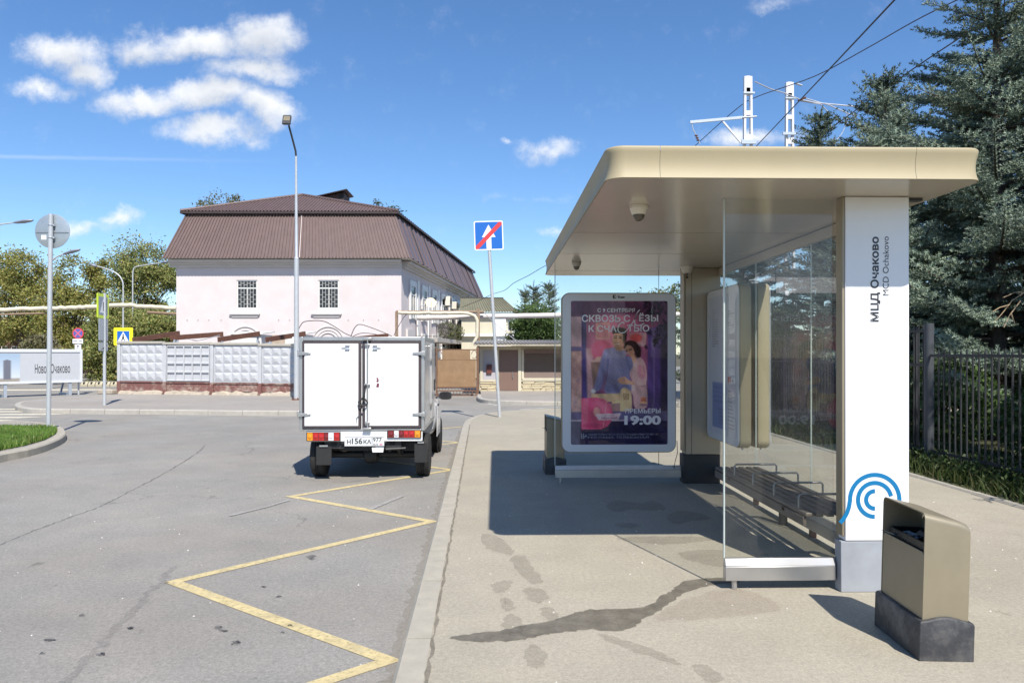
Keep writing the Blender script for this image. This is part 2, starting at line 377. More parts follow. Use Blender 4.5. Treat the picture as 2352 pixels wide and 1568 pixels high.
def text_verts(body, bold=0.0):
    c = bpy.data.curves.new('lettering', 'FONT'); c.body = body; c.offset = bold; c.resolution_u = 3
    o = bpy.data.objects.new('lettering', c); COL.objects.link(o); bpy.context.view_layer.update()
    me = o.to_mesh(); vs = [(v.co.x, v.co.y) for v in me.vertices]; fs = [tuple(p.vertices) for p in me.polygons]
    o.to_mesh_clear(); bpy.data.objects.remove(o); bpy.data.curves.remove(c)
    return vs, fs
def put_text(b, body, fr, x0, x1, y0, y1, bold=0.0, mi=0, tol=True, shear=0.0):
    """lettering scaled into the box x0..x1, y0..y1 of the frame fr(a, b)"""
    vs, fs = text_verts(body, bold)
    if not vs: return
    ax = min(v[0] for v in vs); bx = max(v[0] for v in vs); ay = min(v[1] for v in vs); by = max(v[1] for v in vs)
    b.add([fr(x0 + (v[0] - ax) / (bx - ax) * (x1 - x0) + shear * (v[1] - ay) / (by - ay), y0 + (v[1] - ay) / (by - ay) * (y1 - y0)) for v in vs], fs, mi)

class Facade:
    """a wall line from P0 to P1 (seen from outside: left to right); u along, z up, o outward"""
    def __init__(s, P0, P1, z=0):
        s.p = Vector((P0[0], P0[1], 0)); d = Vector((P1[0] - P0[0], P1[1] - P0[1], 0)); s.len = d.length; s.d = d.normalized(); s.n = Vector((s.d.y, -s.d.x, 0)); s.z = z
    def pt(s, u, z, o=0): return s.p + s.d * u + s.n * o + Vector((0, 0, z))
    def box(s, b, u0, u1, z0, z1, o0, o1, mi=0):
        return b.hexa([s.pt(u0, z0, o1), s.pt(u1, z0, o1), s.pt(u1, z0, o0), s.pt(u0, z0, o0), s.pt(u0, z1, o1), s.pt(u1, z1, o1), s.pt(u1, z1, o0), s.pt(u0, z1, o0)], mi)
    def hit(s, px, py):
        r = ray(px, py); c = Vector((0, 0, CH)); t = (s.p - c).dot(s.n) / r.dot(s.n); q = c + r * t
        return (q - s.p).dot(s.d), q.z

# common materials
m_white = M('white_paint', (.80, .80, .80), .45, var=.03, scale=3)
m_alu = M('aluminium', (.50, .49, .475), .36, .8, var=.10, scale=8, dirt=.25, dirtcol=(.3, .27, .23))
m_steel = M('galvanised_steel', (.46, .50, .55), .45, .45, var=.08, scale=14)
m_bronze = M('bronze_aluminium', (.30, .255, .175), .42, .4, var=.07, scale=3, dirt=.38, dirtcol=(.22, .19, .14), dscale=4)
m_fascia = M('champagne_fascia', (.37, .31, .19), .6, 0.0, var=.05, scale=1.6, dirt=.12, dirtcol=(.30, .25, .17), dscale=3)
m_ceil = M('ceiling_composite', (.53, .48, .395), .20, .15, var=.04, scale=1.2, dirt=.12, dirtcol=(.4, .36, .3), dscale=1.4)
m_dark = M('dark_plastic', (.028, .028, .03), .5, var=.3, scale=8)
m_black = M('black_rubber', (.018, .018, .018), .75, var=.2, scale=9)
m_rust = M('rust', (.13, .055, .035), .85, var=.3, scale=12, dirt=.4, dirtcol=(.25, .12, .07), bump=.2)
m_concrete = M('kerb_concrete', (.375, .34, .275), .85, var=.10, scale=7, dirt=.35, dirtcol=(.22, .205, .18), dscale=5, bump=.25, bscale=90)

# ------------------------------------------------------------------ the setting: ground, road, pavements, kerbs
RZ = -0.13
a_road = asphalt('road_asphalt', (.258, .246, .222), speck=.28, stain=.5, crack=.3, tint=(1.0, .955, .92), big=.13)
a_pave = asphalt('pavement_asphalt', (.354, .313, .247), speck=.24, stain=.34, tint=(.98, 1.0, .97), big=.07)
a_far = asphalt('far_pavement_asphalt', (.31, .285, .255), speck=.2, stain=.35, tint=(1, .97, .93), big=.10)
m_soil = M('soil', (.10, .085, .05), .95, var=.35, scale=3, bump=.4, bscale=25)

def sheet(name, poly, z, mat, kind='structure', thick=0.0):
    b = MB()
    if thick: b.prism(poly, z - thick, z)
    else: b.add([(x, y, z) for x, y in poly], [tuple(range(len(poly)))])
    o = b.build(name, mat); tag(o, kind=kind)
    me = o.data
    bm = bmesh.new(); bm.from_mesh(me); bmesh.ops.triangulate(bm, faces=[f for f in bm.faces if len(f.verts) > 4], ngon_method='EAR_CLIP'); bm.to_mesh(me); bm.free()
    return o
sheet('ground', [(-900, -300), (900, -300), (900, 1500), (-900, 1500)], -.30, m_soil)
sheet('road', [(-70, -12), (14, -12), (60, 17.5), (60, 95), (-70, 95)], RZ, a_road, thick=.1)

# kerb line along the bus stop: outer edge, then the corner into the side street
kl = []
for y in np.arange(-8, 16.2, 1.0): kl.append((-.425 - .0175 * y, y))
cnr = [(-.70, 16.3), (-.66, 17.3), (-.45, 18.4), (0.0, 19.4), (.75, 20.25), (1.8, 20.7), (4, 21.0), (8, 21.2), (13, 21.4), (22, 21.6), (34, 21.8)]
outer = kl + catmull(cnr, 4, closed=False)[1:]
KW = .15
inner = offset(outer, -KW, closed=False)
def resample(p, step):
    out = [p[0]]; acc = 0
    for a, b in zip(p[:-1], p[1:]):
        d = math.dist(a, b); t = step - acc
        while t <= d: out.append((a[0] + (b[0] - a[0]) * t / d, a[1] + (b[1] - a[1]) * t / d)); t += step
        acc = (acc + d) % step if d else acc
    return out
def kerb(name, line, w, side, ztop, step=1.0, mat=None, closed=False):
    """a row of kerb stones along a line; w across (side -1 to the right of the line)"""
    root = thing(name, None, None); root['kind'] = 'structure'
    st = resample(line, step / 4)
    n = 4; i = 0
    while i + 1 < len(st):
        seg = st[i:i + n + 1]
        if len(seg) < 2: break
        i += n
        rings = []
        dz = random.uniform(-.004, .003)
        inn = offset(seg, side * w, closed=False)
        for j, (p, q) in enumerate(zip(seg, inn)):
            nb = seg[j + 1] if j + 1 < len(seg) else seg[j - 1]
            e = .006 if j == 0 else (.006 if j == len(seg) - 1 else 0)
            d = Vector((nb[0] - p[0], nb[1] - p[1])).normalized() * e
            p = (p[0] + d.x, p[1] + d.y); q = (q[0] + d.x, q[1] + d.y)
            l = lambda t: (p[0] + (q[0] - p[0]) * t, p[1] + (q[1] - p[1]) * t)
            c = .02 / w; z = ztop + dz
            rings.append([(*l(0), -.28), (*l(0), z - .022), (*l(c), z), (*l(1), z), (*l(1), -.28)])
        b = MB(); b.loft(rings); b.build('kerb_stone', mat or m_concrete, root)
    return root
kerb('kerb', outer, KW, -1, .006)
pav = inner + [(34, 2.0), (5.22, 2.0), (5.22, -8)]
pav = [p for p in inner if p[0] < 33.9] + [(33.9, 19.2), (5.22, 19.2), (5.22, -8)]
sheet('pavement', pav, 0.0, a_pave, thick=.3)
# a flush concrete edging between pavement and verge, the verge itself
kerb('verge_edging', [(5.21, -8), (5.21, 19.0)], .08, -1, .025)
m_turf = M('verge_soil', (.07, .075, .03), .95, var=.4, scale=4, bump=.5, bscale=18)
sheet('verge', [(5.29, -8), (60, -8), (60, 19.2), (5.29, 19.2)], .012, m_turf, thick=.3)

# far pavement in front of the concrete fence, its tip at the left
tip = [gnd(700, 944, 0), gnd(560, 943, 0), gnd(400, 941, 0), gnd(240, 940, 0), gnd(130, 939, 0), gnd(62, 937, 0), gnd(34, 930, 0), gnd(48, 922, 0), gnd(110, 915, 0), gnd(180, 910, 0), gnd(258, 905.5, 0)]
tipl = catmull([(p.x, p.y) for p in tip], 5, closed=False)
tipl = [(-2.9, 21.7)] + [(-4.4, 21.7)] + tipl[1:]
kerb('far_kerb', tipl, .15, -1, .004, mat=M('far_kerb_concrete', (.40, .37, .32), .85, var=.1, scale=6, dirt=.3, dirtcol=(.25, .22, .18)))
ii = offset(tipl, -.15, closed=False)
sheet('far_pavement', [p for p in ii] + [(-13.2, 29.6), (-2.9, 28.6)], 0.0, a_far, thick=.3)
# pavement before the gatehouse
kk = [gnd(1096, 905, 0), gnd(1099, 914, 0), gnd(1130, 918.5, 0), gnd(1200, 921, 0), gnd(1290, 922, 0), gnd(1500, 923, 0), gnd(1800, 924, 0)]
kkl = catmull([(p.x, p.y) for p in kk], 5, closed=False)
kerb('gatehouse_kerb', kkl, .15, 1, .004, mat=MATS['far_kerb_concrete'])
sheet('gatehouse_pavement', offset(kkl, .15, closed=False) + [(kkl[-1][0], 36), (kkl[0][0] - .1, 36)], 0.0, a_far, thick=.3)

# grass island at the left
isl = [(-700, 1260), (-300, 1140), (-120, 1075), (0, 1043), (62, 1031), (112, 1017), (146, 1001), (151, 988), (132, 976), (85, 969), (0, 966), (-300, 966), (-700, 966)]
islw = [gnd(x, y, 0) for x, y in isl]
isll = catmull([(p.x, p.y) for p in islw], 6, closed=False)
kerb('island_kerb', isll, .16, 1, .004, step=.9)
ini = offset(isll, .16, closed=False)
sheet('traffic_island', ini, -.012, a_far, thick=.25)
gr = [(-700, 1225), (-300, 1120), (-120, 1062), (0, 1033), (55, 1022), (100, 1009), (126, 996), (128, 989), (100, 985), (0, 985), (-300, 985), (-700, 985)]
grw = catmull([(gnd(x, y, 0).x, gnd(x, y, 0).y) for x, y in gr], 5)
sheet('island_soil', grw, -.004, M('lawn_soil', (.09, .12, .03), .95, var=.3, scale=9, bump=.4))

def grass(name, poly, n, h, mat, z=0.0, lean=.5, w=.006, dens=None):
    P = np.array(poly); lo = P.min(0); hi = P.max(0); pts = []
    x, y = P[:, 0], P[:, 1]
    while len(pts) < n:
        q = lo + rng.random((n, 2)) * (hi - lo); ins = np.zeros(n, bool); j = len(P) - 1
        for i in range(len(P)):
            c = ((y[i] > q[:, 1]) != (y[j] > q[:, 1])) & (q[:, 0] < (x[j] - x[i]) * (q[:, 1] - y[i]) / (y[j] - y[i] + 1e-12) + x[i]); ins ^= c; j = i
        q = q[ins]
        if dens is not None: q = q[dens(q)]
        pts += list(q)
    p = np.array(pts[:n]); a = rng.random(n) * 6.283; H = h * (.45 + .9 * rng.random(n)) ; ww = w * (.7 + .8 * rng.random(n))
    d = np.stack([np.cos(a), np.sin(a)], 1); la = rng.random(n) * 6.283; ld = np.stack([np.cos(la), np.sin(la)], 1) * (lean * H * rng.random(n))[:, None]
    V = np.zeros((n, 5, 3)); V[:, 0, :2] = p - d * ww[:, None]; V[:, 1, :2] = p + d * ww[:, None]
    V[:, 2, :2] = p + ld * .35 + d * ww[:, None] * .7; V[:, 3, :2] = p + ld * .35 - d * ww[:, None] * .7; V[:, 4, :2] = p + ld
    V[:, :2, 2] = z; V[:, 2:4, 2] = z + (H * .55)[:, None]; V[:, 4, 2] = z + H
    o = np.arange(n)[:, None] * 5
    F = np.concatenate([o + np.array([[0, 1, 2]]), o + np.array([[0, 2, 3]]), o + np.array([[3, 2, 4]])])
    return tag(raw_mesh(name, V.reshape(-1, 3), F, mat), kind='stuff')
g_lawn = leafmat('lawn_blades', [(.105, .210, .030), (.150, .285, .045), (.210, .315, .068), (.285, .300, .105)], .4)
# only the part of the island near the frame carries blades
near_poly = [(gnd(x, y, 0).x, gnd(x, y, 0).y) for x, y in [(-160, 1070), (0, 1034), (55, 1023), (100, 1010), (126, 997), (128, 990), (100, 986), (0, 986), (-160, 986)]]
grass('grass', near_poly, 20000, .10, g_lawn, w=.007)
grass('grass', [p for p in grw if p[0] > -22], 26000, .10, g_lawn, w=.016)
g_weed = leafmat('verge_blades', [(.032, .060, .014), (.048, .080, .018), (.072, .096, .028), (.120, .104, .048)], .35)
def wd(q): return rng.random(len(q)) < np.clip(.25 + (q[:, 0] - 5.3) / .55, 0, 1)
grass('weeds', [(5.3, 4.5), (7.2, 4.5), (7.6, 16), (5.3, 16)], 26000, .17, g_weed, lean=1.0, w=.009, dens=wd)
def broad(name, poly, n, h, size, mat):
    P = np.array(poly); lo = P.min(0); hi = P.max(0); p = lo + rng.random((n, 2)) * (hi - lo)
    z = .02 + h * rng.random(n) ** 1.6; C = np.column_stack([p, z]); leaves_mesh(name, C, size, mat, kind='stuff')

def leaf_arrays(C, size, flat=.0, jitter=.5):
    n = len(C); a = rng.normal(size=(n, 3)); a /= np.linalg.norm(a, axis=1)[:, None]
    t = rng.normal(size=(n, 3)); t[:, 2] *= 1 - flat; b = np.cross(a, t); b /= np.linalg.norm(b, axis=1)[:, None] + 1e-9
    s = size * (1 - jitter / 2 + jitter * rng.random(n))[:, None]
    c = np.cross(a, b) * .25
    V = np.stack([C - a * s, C + b * s * .5 + c * s, C + a * s, C - b * s * .5 + c * s], 1)
    F = (np.arange(n)[:, None] * 4 + np.arange(4)[None])
    return V.reshape(-1, 3), F
def leaves_mesh(name, C, size, mat, parent=None, kind=None, **k):
    V, F = leaf_arrays(C, size, **k); o = raw_mesh(name, V, F, mat, parent)
    if kind: tag(o, kind=kind)
    return o
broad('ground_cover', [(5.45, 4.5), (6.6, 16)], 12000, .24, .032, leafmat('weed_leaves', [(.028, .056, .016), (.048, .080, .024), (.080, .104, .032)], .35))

# ------------------------------------------------------------------ road markings
m_yel = paint('yellow_paint', (.56, .455, .235), .5)
m_wht = paint('white_paint_worn', (.62, .60, .55), .75)
m_zeb = paint('zebra_paint', (.66, .60, .46), .45)
def line_strip(pts, w):
    """mitred strip along a polyline (2D)"""
    n = len(pts); L_, R_ = [], []
    for i in range(n):
        p = Vector(pts[i]); d0 = (p - Vector(pts[i - 1])).normalized() if i else None; d1 = (Vector(pts[i + 1]) - p).normalized() if i < n - 1 else None
        d0 = d0 or d1; d1 = d1 or d0; n0 = Vector((-d0.y, d0.x)); n1 = Vector((-d1.y, d1.x)); m = (n0 + n1).normalized(); k = w / 2 / max(.2, m.dot(n0))
        L_.append(p + m * k); R_.append(p - m * k)
    return L_, R_
zz = [(-.60, 1.05), (-2.42, 2.45), gnd(893, 1517, RZ), gnd(398, 1336.5, RZ), gnd(992, 1197.5, RZ), gnd(668, 1140, RZ), gnd(1038, 1079, RZ), (-2.40, 12.1), (-.68, 13.9), (-2.42, 15.3), (-.75, 16.9)]
zz = [(p[0], p[1]) for p in zz]
l_, r_ = line_strip(zz, .092); b = MB()
for i in range(len(zz) - 1): b.quad((*l_[i], RZ + .004), (*r_[i], RZ + .004), (*r_[i + 1], RZ + .004), (*l_[i + 1], RZ + .004))
tag(b.build('zigzag_marking', m_yel), 'long yellow zigzag line painted on the road along the bus stop kerb', 'road marking')
def dash(name, pts, w, mat, label, cat='road marking', group=None, z=RZ + .004):
    b = MB(); l_, r_ = line_strip([(p[0], p[1]) for p in pts], w)
    for i in range(len(pts) - 1): b.quad((*l_[i], z), (*r_[i], z), (*r_[i + 1], z), (*l_[i + 1], z))
    return tag(b.build(name, mat), label, cat, group)
xs = 228
i = 0
dl = ['worn white dash just right of the crossing sign pole before the far kerb', 'white dash below the left end of the concrete fence', 'white dash below the first fence panel', 'white dash below the second fence panel, the one with sunk squares', 'white dash below the joint of the second and third fence panels',
      'white dash below the third fence panel', 'white dash below the joint of the third and fourth fence panels', 'white dash left of the tall lamp post foot', 'white dash touching the left side of the white truck', 'white dash hidden behind the left rear door of the truck', 'white dash hidden behind the right rear door of the truck', 'white dash hidden behind the truck cab', 'white dash beyond the truck']
while xs < 900:
    ya = 941 + (xs - 228) * .021; e = xs + 36
    dash('lane_dash', [gnd(xs, ya, RZ), gnd(e, ya + 36 * .021, RZ)], .11, m_wht, dl[i], group='white dashes along the far kerb')
    xs += 60; i += 1
dash('scuffed_line', [gnd(664, 1149, RZ), gnd(610, 1165, RZ), gnd(528, 1185, RZ)], .05, paint('white_faint', (.33, .315, .295), .85), 'faint worn white curved line beside the zigzag line', z=RZ + .007)
dash('scuffed_line', [gnd(925, 1139, RZ), gnd(850, 1170, RZ)], .06, MATS['white_faint'], 'faint short white stroke inside the yellow zigzag', z=RZ + .007)
dash('crossing_stripe', [gnd(1195, 940, RZ), gnd(1290, 934, RZ), gnd(1420, 928, RZ)], .10, m_wht, 'thin white line across the side street mouth beyond the leaning sign')
dash('crossing_stripe', [gnd(1110, 925, RZ), gnd(1150, 932, RZ)], .10, m_wht, 'faint white mark on the road in front of the brown gate')
for j, (ya, xa) in enumerate(((939.5, 232), (945, 196), (951.5, 150), (958.5, 98), (965.5, 40))):
    b = MB(); p0 = gnd(-420, ya + .6, RZ); p1 = gnd(xa, ya, RZ)
    y0 = p0.y; hw = .19
    b.quad((p0.x, y0 - hw, RZ + .004), (p1.x - .5, p1.y - hw, RZ + .004), (p1.x, p1.y + hw, RZ + .004), (p0.x, y0 + hw, RZ + .004))
    tag(b.build('zebra_stripe', m_zeb), ['farthest pale stripe of the zebra crossing by the island, next to the far kerb', 'second pale zebra stripe counted from the far kerb', 'middle pale stripe of the zebra crossing behind the round sign post', 'pale zebra stripe second from the grass island', 'pale zebra stripe nearest to the grass island'][j], 'road marking', 'zebra crossing stripes')
b = MB(); p0 = gnd(-300, 897, RZ); p1 = gnd(245, 894.5, RZ); b.quad((p0.x, p0.y - .55, RZ + .004), (p1.x, p1.y - .55, RZ + .004), (p1.x, p1.y + .55, RZ + .004), (p0.x, p0.y + .55, RZ + .004))
tag(b.build('stop_line', m_zeb), 'broad pale line on the far road below the billboard', 'road marking')

# ------------------------------------------------------------------ damp stains on the pavement (flat marks with an outline of their own)
def blob(name, pts, mat, z=.004, n=7, rough=.012, label=None):
    w = [(gnd(x, y, 0).x, gnd(x, y, 0).y) for x, y in pts]; c = catmull(w, n)
    c = [(x + random.gauss(0, rough), y + random.gauss(0, rough)) for x, y in c]
    o = sheet(name, c, z, mat, kind='structure'); return o
s_dark = stain_mat('wet_stain', (.12, .105, .08), .54)
s_soft = stain_mat('damp_stain', (.20, .165, .12), .18)
blob('wet_streak', [(1033, 1466), (1090, 1474), (1140, 1473), (1200, 1469), (1250, 1458), (1300, 1450), (1360, 1446), (1410, 1449), (1455, 1441), (1478, 1420), (1500, 1412), (1530, 1392), (1560, 1368), (1600, 1352), (1650, 1342), (1690, 1340), (1700, 1330), (1660, 1326), (1605, 1330), (1565, 1338), (1545, 1356), (1518, 1368), (1495, 1388), (1455, 1397), (1400, 1399), (1350, 1401), (1315, 1408), (1270, 1424), (1215, 1434), (1150, 1448), (1090, 1455)], s_dark, n=6, rough=.006)
foot = [[(1108, 1228), (1140, 1230), (1172, 1256), (1180, 1275), (1150, 1270), (1112, 1255)],
        [(1175, 1280), (1205, 1278), (1220, 1298), (1245, 1330), (1225, 1340), (1190, 1315)],
        [(1128, 1345), (1150, 1335), (1178, 1336), (1165, 1355), (1140, 1362)],
        [(1206, 1352), (1240, 1352), (1262, 1372), (1240, 1384), (1212, 1376)],
        [(1150, 1375), (1170, 1376), (1184, 1396), (1160, 1404)],
        [(1240, 1400), (1265, 1395), (1282, 1415), (1262, 1426)],
        [(1155, 1418), (1185, 1412), (1205, 1440), (1190, 1462), (1160, 1452)],
        [(1205, 1490), (1232, 1484), (1258, 1510), (1240, 1536), (1212, 1528)],
        [(1375, 1455), (1430, 1468), (1500, 1490), (1560, 1520), (1545, 1525), (1470, 1500), (1400, 1475)],
        [(1560, 1270), (1620, 1262), (1660, 1266), (1662, 1300), (1620, 1296), (1575, 1284)],
        [(1420, 1235), (1500, 1232), (1600, 1232), (1640, 1240), (1540, 1250), (1450, 1244)],
        [(1392, 1164), (1420, 1150), (1470, 1156), (1500, 1150), (1530, 1168), (1490, 1172), (1450, 1170), (1420, 1176)], [(1530, 1188), (1560, 1172), (1610, 1180), (1632, 1192), (1590, 1196), (1556, 1204)], [(1410, 1206), (1440, 1200), (1470, 1206), (1450, 1214)],
        [(1590, 1530), (1620, 1528), (1660, 1556), (1630, 1568)]]
for f in foot: blob('damp_patch', f, s_soft, z=.004, rough=.008)
blob('damp_patch', [(1500, 1420), (1580, 1375), (1680, 1352), (1760, 1372), (1790, 1400), (1700, 1415), (1590, 1425)], stain_mat('dry_stain', (.33, .25, .18), .15), z=.008, rough=.01)

# ------------------------------------------------------------------ wear on the road: a long crack, oil spots, dust along the kerb
def strip_mark(name, pts, w, mat, z, jit=.3):
    p2 = catmull(pts, 14, closed=False); p2 = [(x + random.gauss(0, w * jit), y + random.gauss(0, w * jit)) for x, y in p2]
    l_ = offset(p2, w / 2, closed=False); r_ = offset(p2, -w / 2, closed=False); n = len(p2); b = MB()
    k = [max(.25, random.gauss(1, .35)) for _ in p2]
    l_ = [(p[0] + (a[0] - p[0]) * c, p[1] + (a[1] - p[1]) * c) for p, a, c in zip(p2, l_, k)]; r_ = [(p[0] + (a[0] - p[0]) * c, p[1] + (a[1] - p[1]) * c) for p, a, c in zip(p2, r_, k)]
    b.add([(*p, z) for p in l_ + r_], [(i, i + 1, n + i + 1, n + i) for i in range(n - 1)])
    return tag(b.build(name, mat), kind='structure')
g2 = lambda pts: [(gnd(x, y, RZ).x, gnd(x, y, RZ).y) for x, y in pts]
s_crack = stain_mat('crack_tar', (.07, .065, .06), .34)
strip_mark('road_crack', g2([(470, 1022), (459, 1035), (425, 1058), (379, 1086), (310, 1122), (234, 1161), (150, 1192), (62, 1225), (-40, 1268)]), .022, s_crack, RZ + .004)
strip_mark('road_crack', g2([(150, 1568), (230, 1480), (330, 1380), (400, 1300)]), .05, stain_mat('tyre_scuff', (.10, .095, .09), .12), RZ + .004)
s_oil = stain_mat('oil_spot', (.06, .056, .052), .42)
for zx, zy, a, b_ in ((425, 1108, 16, 5), (520, 1295, 30, 9), (1140, 1165, 26, 8), (1165, 1180, 20, 5), (1222, 1240, 28, 9), (680, 1167, 14, 5), (250, 1226, 30, 5), (1205, 1488, 20, 5), (1510, 1155, 12, 5), (1545, 1482, 16, 4), (1455, 1016, 10, 3), (1370, 971, 12, 3), (1470, 1190, 12, 4), (1620, 830, 26, 12), (220, 1290, 10, 4), (1130, 1548, 14, 5)):
    cx, cy = zx / 2.266, 878 + zy / 2.266; blob('oil_spot', [(cx + a / 2.266 * math.cos(t) * random.uniform(.6, 1.3), cy + b_ / 2.266 * math.sin(t) * random.uniform(.6, 1.3)) for t in np.linspace(0, 6.283, 9, endpoint=False)], s_oil, z=RZ + .005, n=4, rough=.006)
s_dust = stain_mat('kerb_dust', (.34, .30, .24), .34); s_dirt = stain_mat('joint_dirt', (.13, .11, .08), .38)
strip_mark('kerb_dust', [(x - .035, y) for x, y in kl], .09, s_dust, RZ + .0022, .05)
strip_mark('joint_dirt', [(x + KW + .012, y) for x, y in kl], .018, s_dirt, .0045, .25)
# small pale grit scattered on the pavement and the road
b = MB(); r2 = random.Random(8)
for k in range(420):
    pv = r2.random() < .6; x = r2.uniform(-.2, 4.6) if pv else r2.uniform(-5.5, -.6); y = r2.uniform(2.6, 9.5) ** 1.0; z = .001 if pv else RZ + .001; q = r2.uniform(.003, .008)
    b.add([(x - q, y, z), (x + q * .6, y - q, z), (x + q, y + q * .7, z), (x, y, z + q)], [(0, 1, 3), (1, 2, 3), (2, 0, 3)])
tag(b.build('grit', M('grit_stone', (.55, .52, .47), .9, var=.3, scale=30, rnd=.4)), kind='stuff')

# ------------------------------------------------------------------ bus shelter
def build_shelter():
    L0 = (2.45, 6.8, 0)
    root = thing('bus_shelter', 'beige metal and glass bus shelter with a rounded flat roof on the pavement', 'bus shelter', L0)
    def P(b, name, mat, parent=root, **k): return b.build(name, mat, parent, off=L0, **k)
    X0, X1, Y0, Y1, ZB = .645, 2.87, 4.25, 9.60, 2.55
    # fascia: a concave cornice swept round a rounded rectangle, in panels with thin joints
    path = rrect(X0, X1, Y0, Y1, .11, 8)
    prof = [(0, .004), (.002, 0)] + [(.002 + .172 * t, .016 * math.sin(math.pi * t ** .9)) for t in np.linspace(.08, 1, 9)] + [(.182, .002), (.187, .008), (.189, .03)]
    def cut(path, xs, ys):
        out = []; n = len(path)
        for i in range(n):
            a, b_ = path[i], path[(i + 1) % n]; out.append(a)
            c = []
            for X in xs:
                if (a[0] - X) * (b_[0] - X) < 0 and a[1] == b_[1] or (a[0] - X) * (b_[0] - X) < 0 and abs(a[1] - b_[1]) < 1e-6:
                    t = (X - a[0]) / (b_[0] - a[0]); c.append((t, X))
            for Y in ys:
                if (a[1] - Y) * (b_[1] - Y) < 0 and abs(a[0] - b_[0]) < 1e-6:
                    c.append(((Y - a[1]) / (b_[1] - a[1]), None))
            for t, _ in sorted(c, key=lambda q: q[0]): out.append((a[0] + (b_[0] - a[0]) * t, a[1] + (b_[1] - a[1]) * t, 'cut'))
        return out
    cp = cut(path, (xat(1517, Y0), xat(2106, Y0)), (6.18, 7.47))
    idx = [i for i, p in enumerate(cp) if len(p) == 3]; n = len(cp)
    for a, e in zip(idx, idx[1:] + [idx[0] + n]):
        seg = [cp[i % n][:2] for i in range(a, e + 1)]
        d = Vector((seg[1][0] - seg[0][0], seg[1][1] - seg[0][1])).normalized() * .001; seg[0] = (seg[0][0] + d.x, seg[0][1] + d.y)
        d = Vector((seg[-2][0] - seg[-1][0], seg[-2][1] - seg[-1][1])).normalized() * .001; seg[-1] = (seg[-1][0] + d.x, seg[-1][1] + d.y)
        rings = []
        for h, ins in prof:
            rings.append([(x, y, ZB + h) for x, y in offset(seg, ins, closed=False)])
        vs = [p for r in rings for p in r]; m = len(seg); fs = [(i * m + k, i * m + k + 1, (i + 1) * m + k + 1, (i + 1) * m + k) for i in range(len(rings) - 1) for k in range(m - 1)]
        b = MB(); b.add(vs, fs)
        o = P(b, 'fascia_panel', m_fascia, smooth=50)
    # backing inside the joints, flat roof deck
    b = MB(); pp = offset(path, .045); b.prism(pp, ZB + .012, ZB + .172); P(b, 'roof_deck', m_dark)
    # ceiling panels
    ys = [Y0, 6.18, 7.47, 9.04, Y1]; pin = offset(path, .007)
    for i in range(4):
        a, c = ys[i] + (.009 if i else 0), ys[i + 1] - (.009 if i < 3 else 0)
        poly = [(x, min(max(y, a), c)) for x, y in pin]
        q = []
        for p in poly:
            if not q or math.dist(p, q[-1]) > 1e-4: q.append(p)
        b = MB(); b.prism(q, ZB - .001, ZB + .010); P(b, 'ceiling_panel', m_ceil)
    # rusty lifting eyes on the roof
    for px in (1640, 2020):
        c = at(px, 333, 5.2 if px > 1900 else 5.0); b = MB()
        b.tube([(c.x + .055 * math.cos(a), c.y, 2.705 + .075 * math.sin(a)) for a in np.linspace(-.2, math.pi + .2, 11)], .011, 8); P(b, 'lifting_eye', m_rust, smooth=40)
    # two pillars: grey foot, white or beige cladding, bronze edge
    m_base = M('pillar_foot', (.30, .315, .34), .55, var=.10, scale=5, dirt=.35, dirtcol=(.20, .20, .20))
    m_pw = M('pillar_white', (.76, .76, .77), .30, var=.02, coat=.3)
    m_pb = M('pillar_cladding', (.40, .35, .275), .35, .35, var=.10, scale=2, dirt=.25, dirtcol=(.28, .23, .18))
    for k, (ya, yb) in enumerate(((4.715, 4.812), (8.71, 8.90))):
        xa, xb = 2.225, 2.672
        face = m_pw if k == 0 else m_pb
        zt = .331 if k == 0 else .345
        b = MB(); b.box(xa + .004, xb - .004, ya + .004, yb - .004, 0, zt - .003); P(b, 'pillar_foot', m_base if k == 0 else m_dark, bevel=.004)
        b = MB(); b.box(xa + .03, xb, ya, yb, zt, ZB - .003)
        p = P(b, 'pillar', face, bevel=.006)
        b = MB(); b.box(xa + .012, xa + .028, ya + .006, yb - .004, zt + .03, ZB - .003); P(b, 'pillar_edge', m_bronze, p, bevel=.003)
        if k == 1:
            b = MB(); b.box(xa + .10, xa + .104, ya - .002, ya + .004, zt, ZB - .01); P(b, 'pillar_seam', m_dark, p)
        if k == 0:
            fr = lambda a, c: (a, ya - .0015, c)
            b = MB(); zr = lambda py: zat(py, ya)
            m_txt = M('black_print', (.03, .03, .035), .4, var=0)
            xx = lambda px: xat(px, ya)
            # vertical lettering, reading upwards
            fv = lambda a, c: (xx(2019) - c, ya - .0015, zr(738) + a)
            put_text(b, 'МЦД Очаково', fv, 0, zr(540.5) - zr(738), -.008, xx(2019) - xx(1999), bold=.028); P(b, 'lettering', m_txt, p); b = MB()
            fv = lambda a, c: (xx(2041) - c, ya - .0015, zr(677) + a)
            put_text(b, 'MCD Ochakovo', fv, 0, zr(540) - zr(677), 0, xx(2041) - xx(2027.5))
            P(b, 'lettering', m_txt, p)
            # the blue wave emblem
            b = MB(); u = 1.21e-3 * .99; cx, cz = xx(2009), zr(1151); t = .0135
            def stroke(pts):
                l_, r_ = line_strip(pts, 2 * t); vs = [fr(*q) for q in l_ + r_]; n = len(pts)
                b.add(vs, [(i, i + 1, n + i + 1, n + i) for i in range(n - 1)])
            arc = lambda r, a0, a1, n=26: [(cx + r * math.cos(R(a)), cz + r * math.sin(R(a))) for a in np.linspace(a0, a1, n)]
            ro = .161
            tail = [(cx - ro - .002 - .012 * s - .05 * s * s, cz - .012 - .155 * s + .02 * s * s) for s in np.linspace(1, 0, 10)]
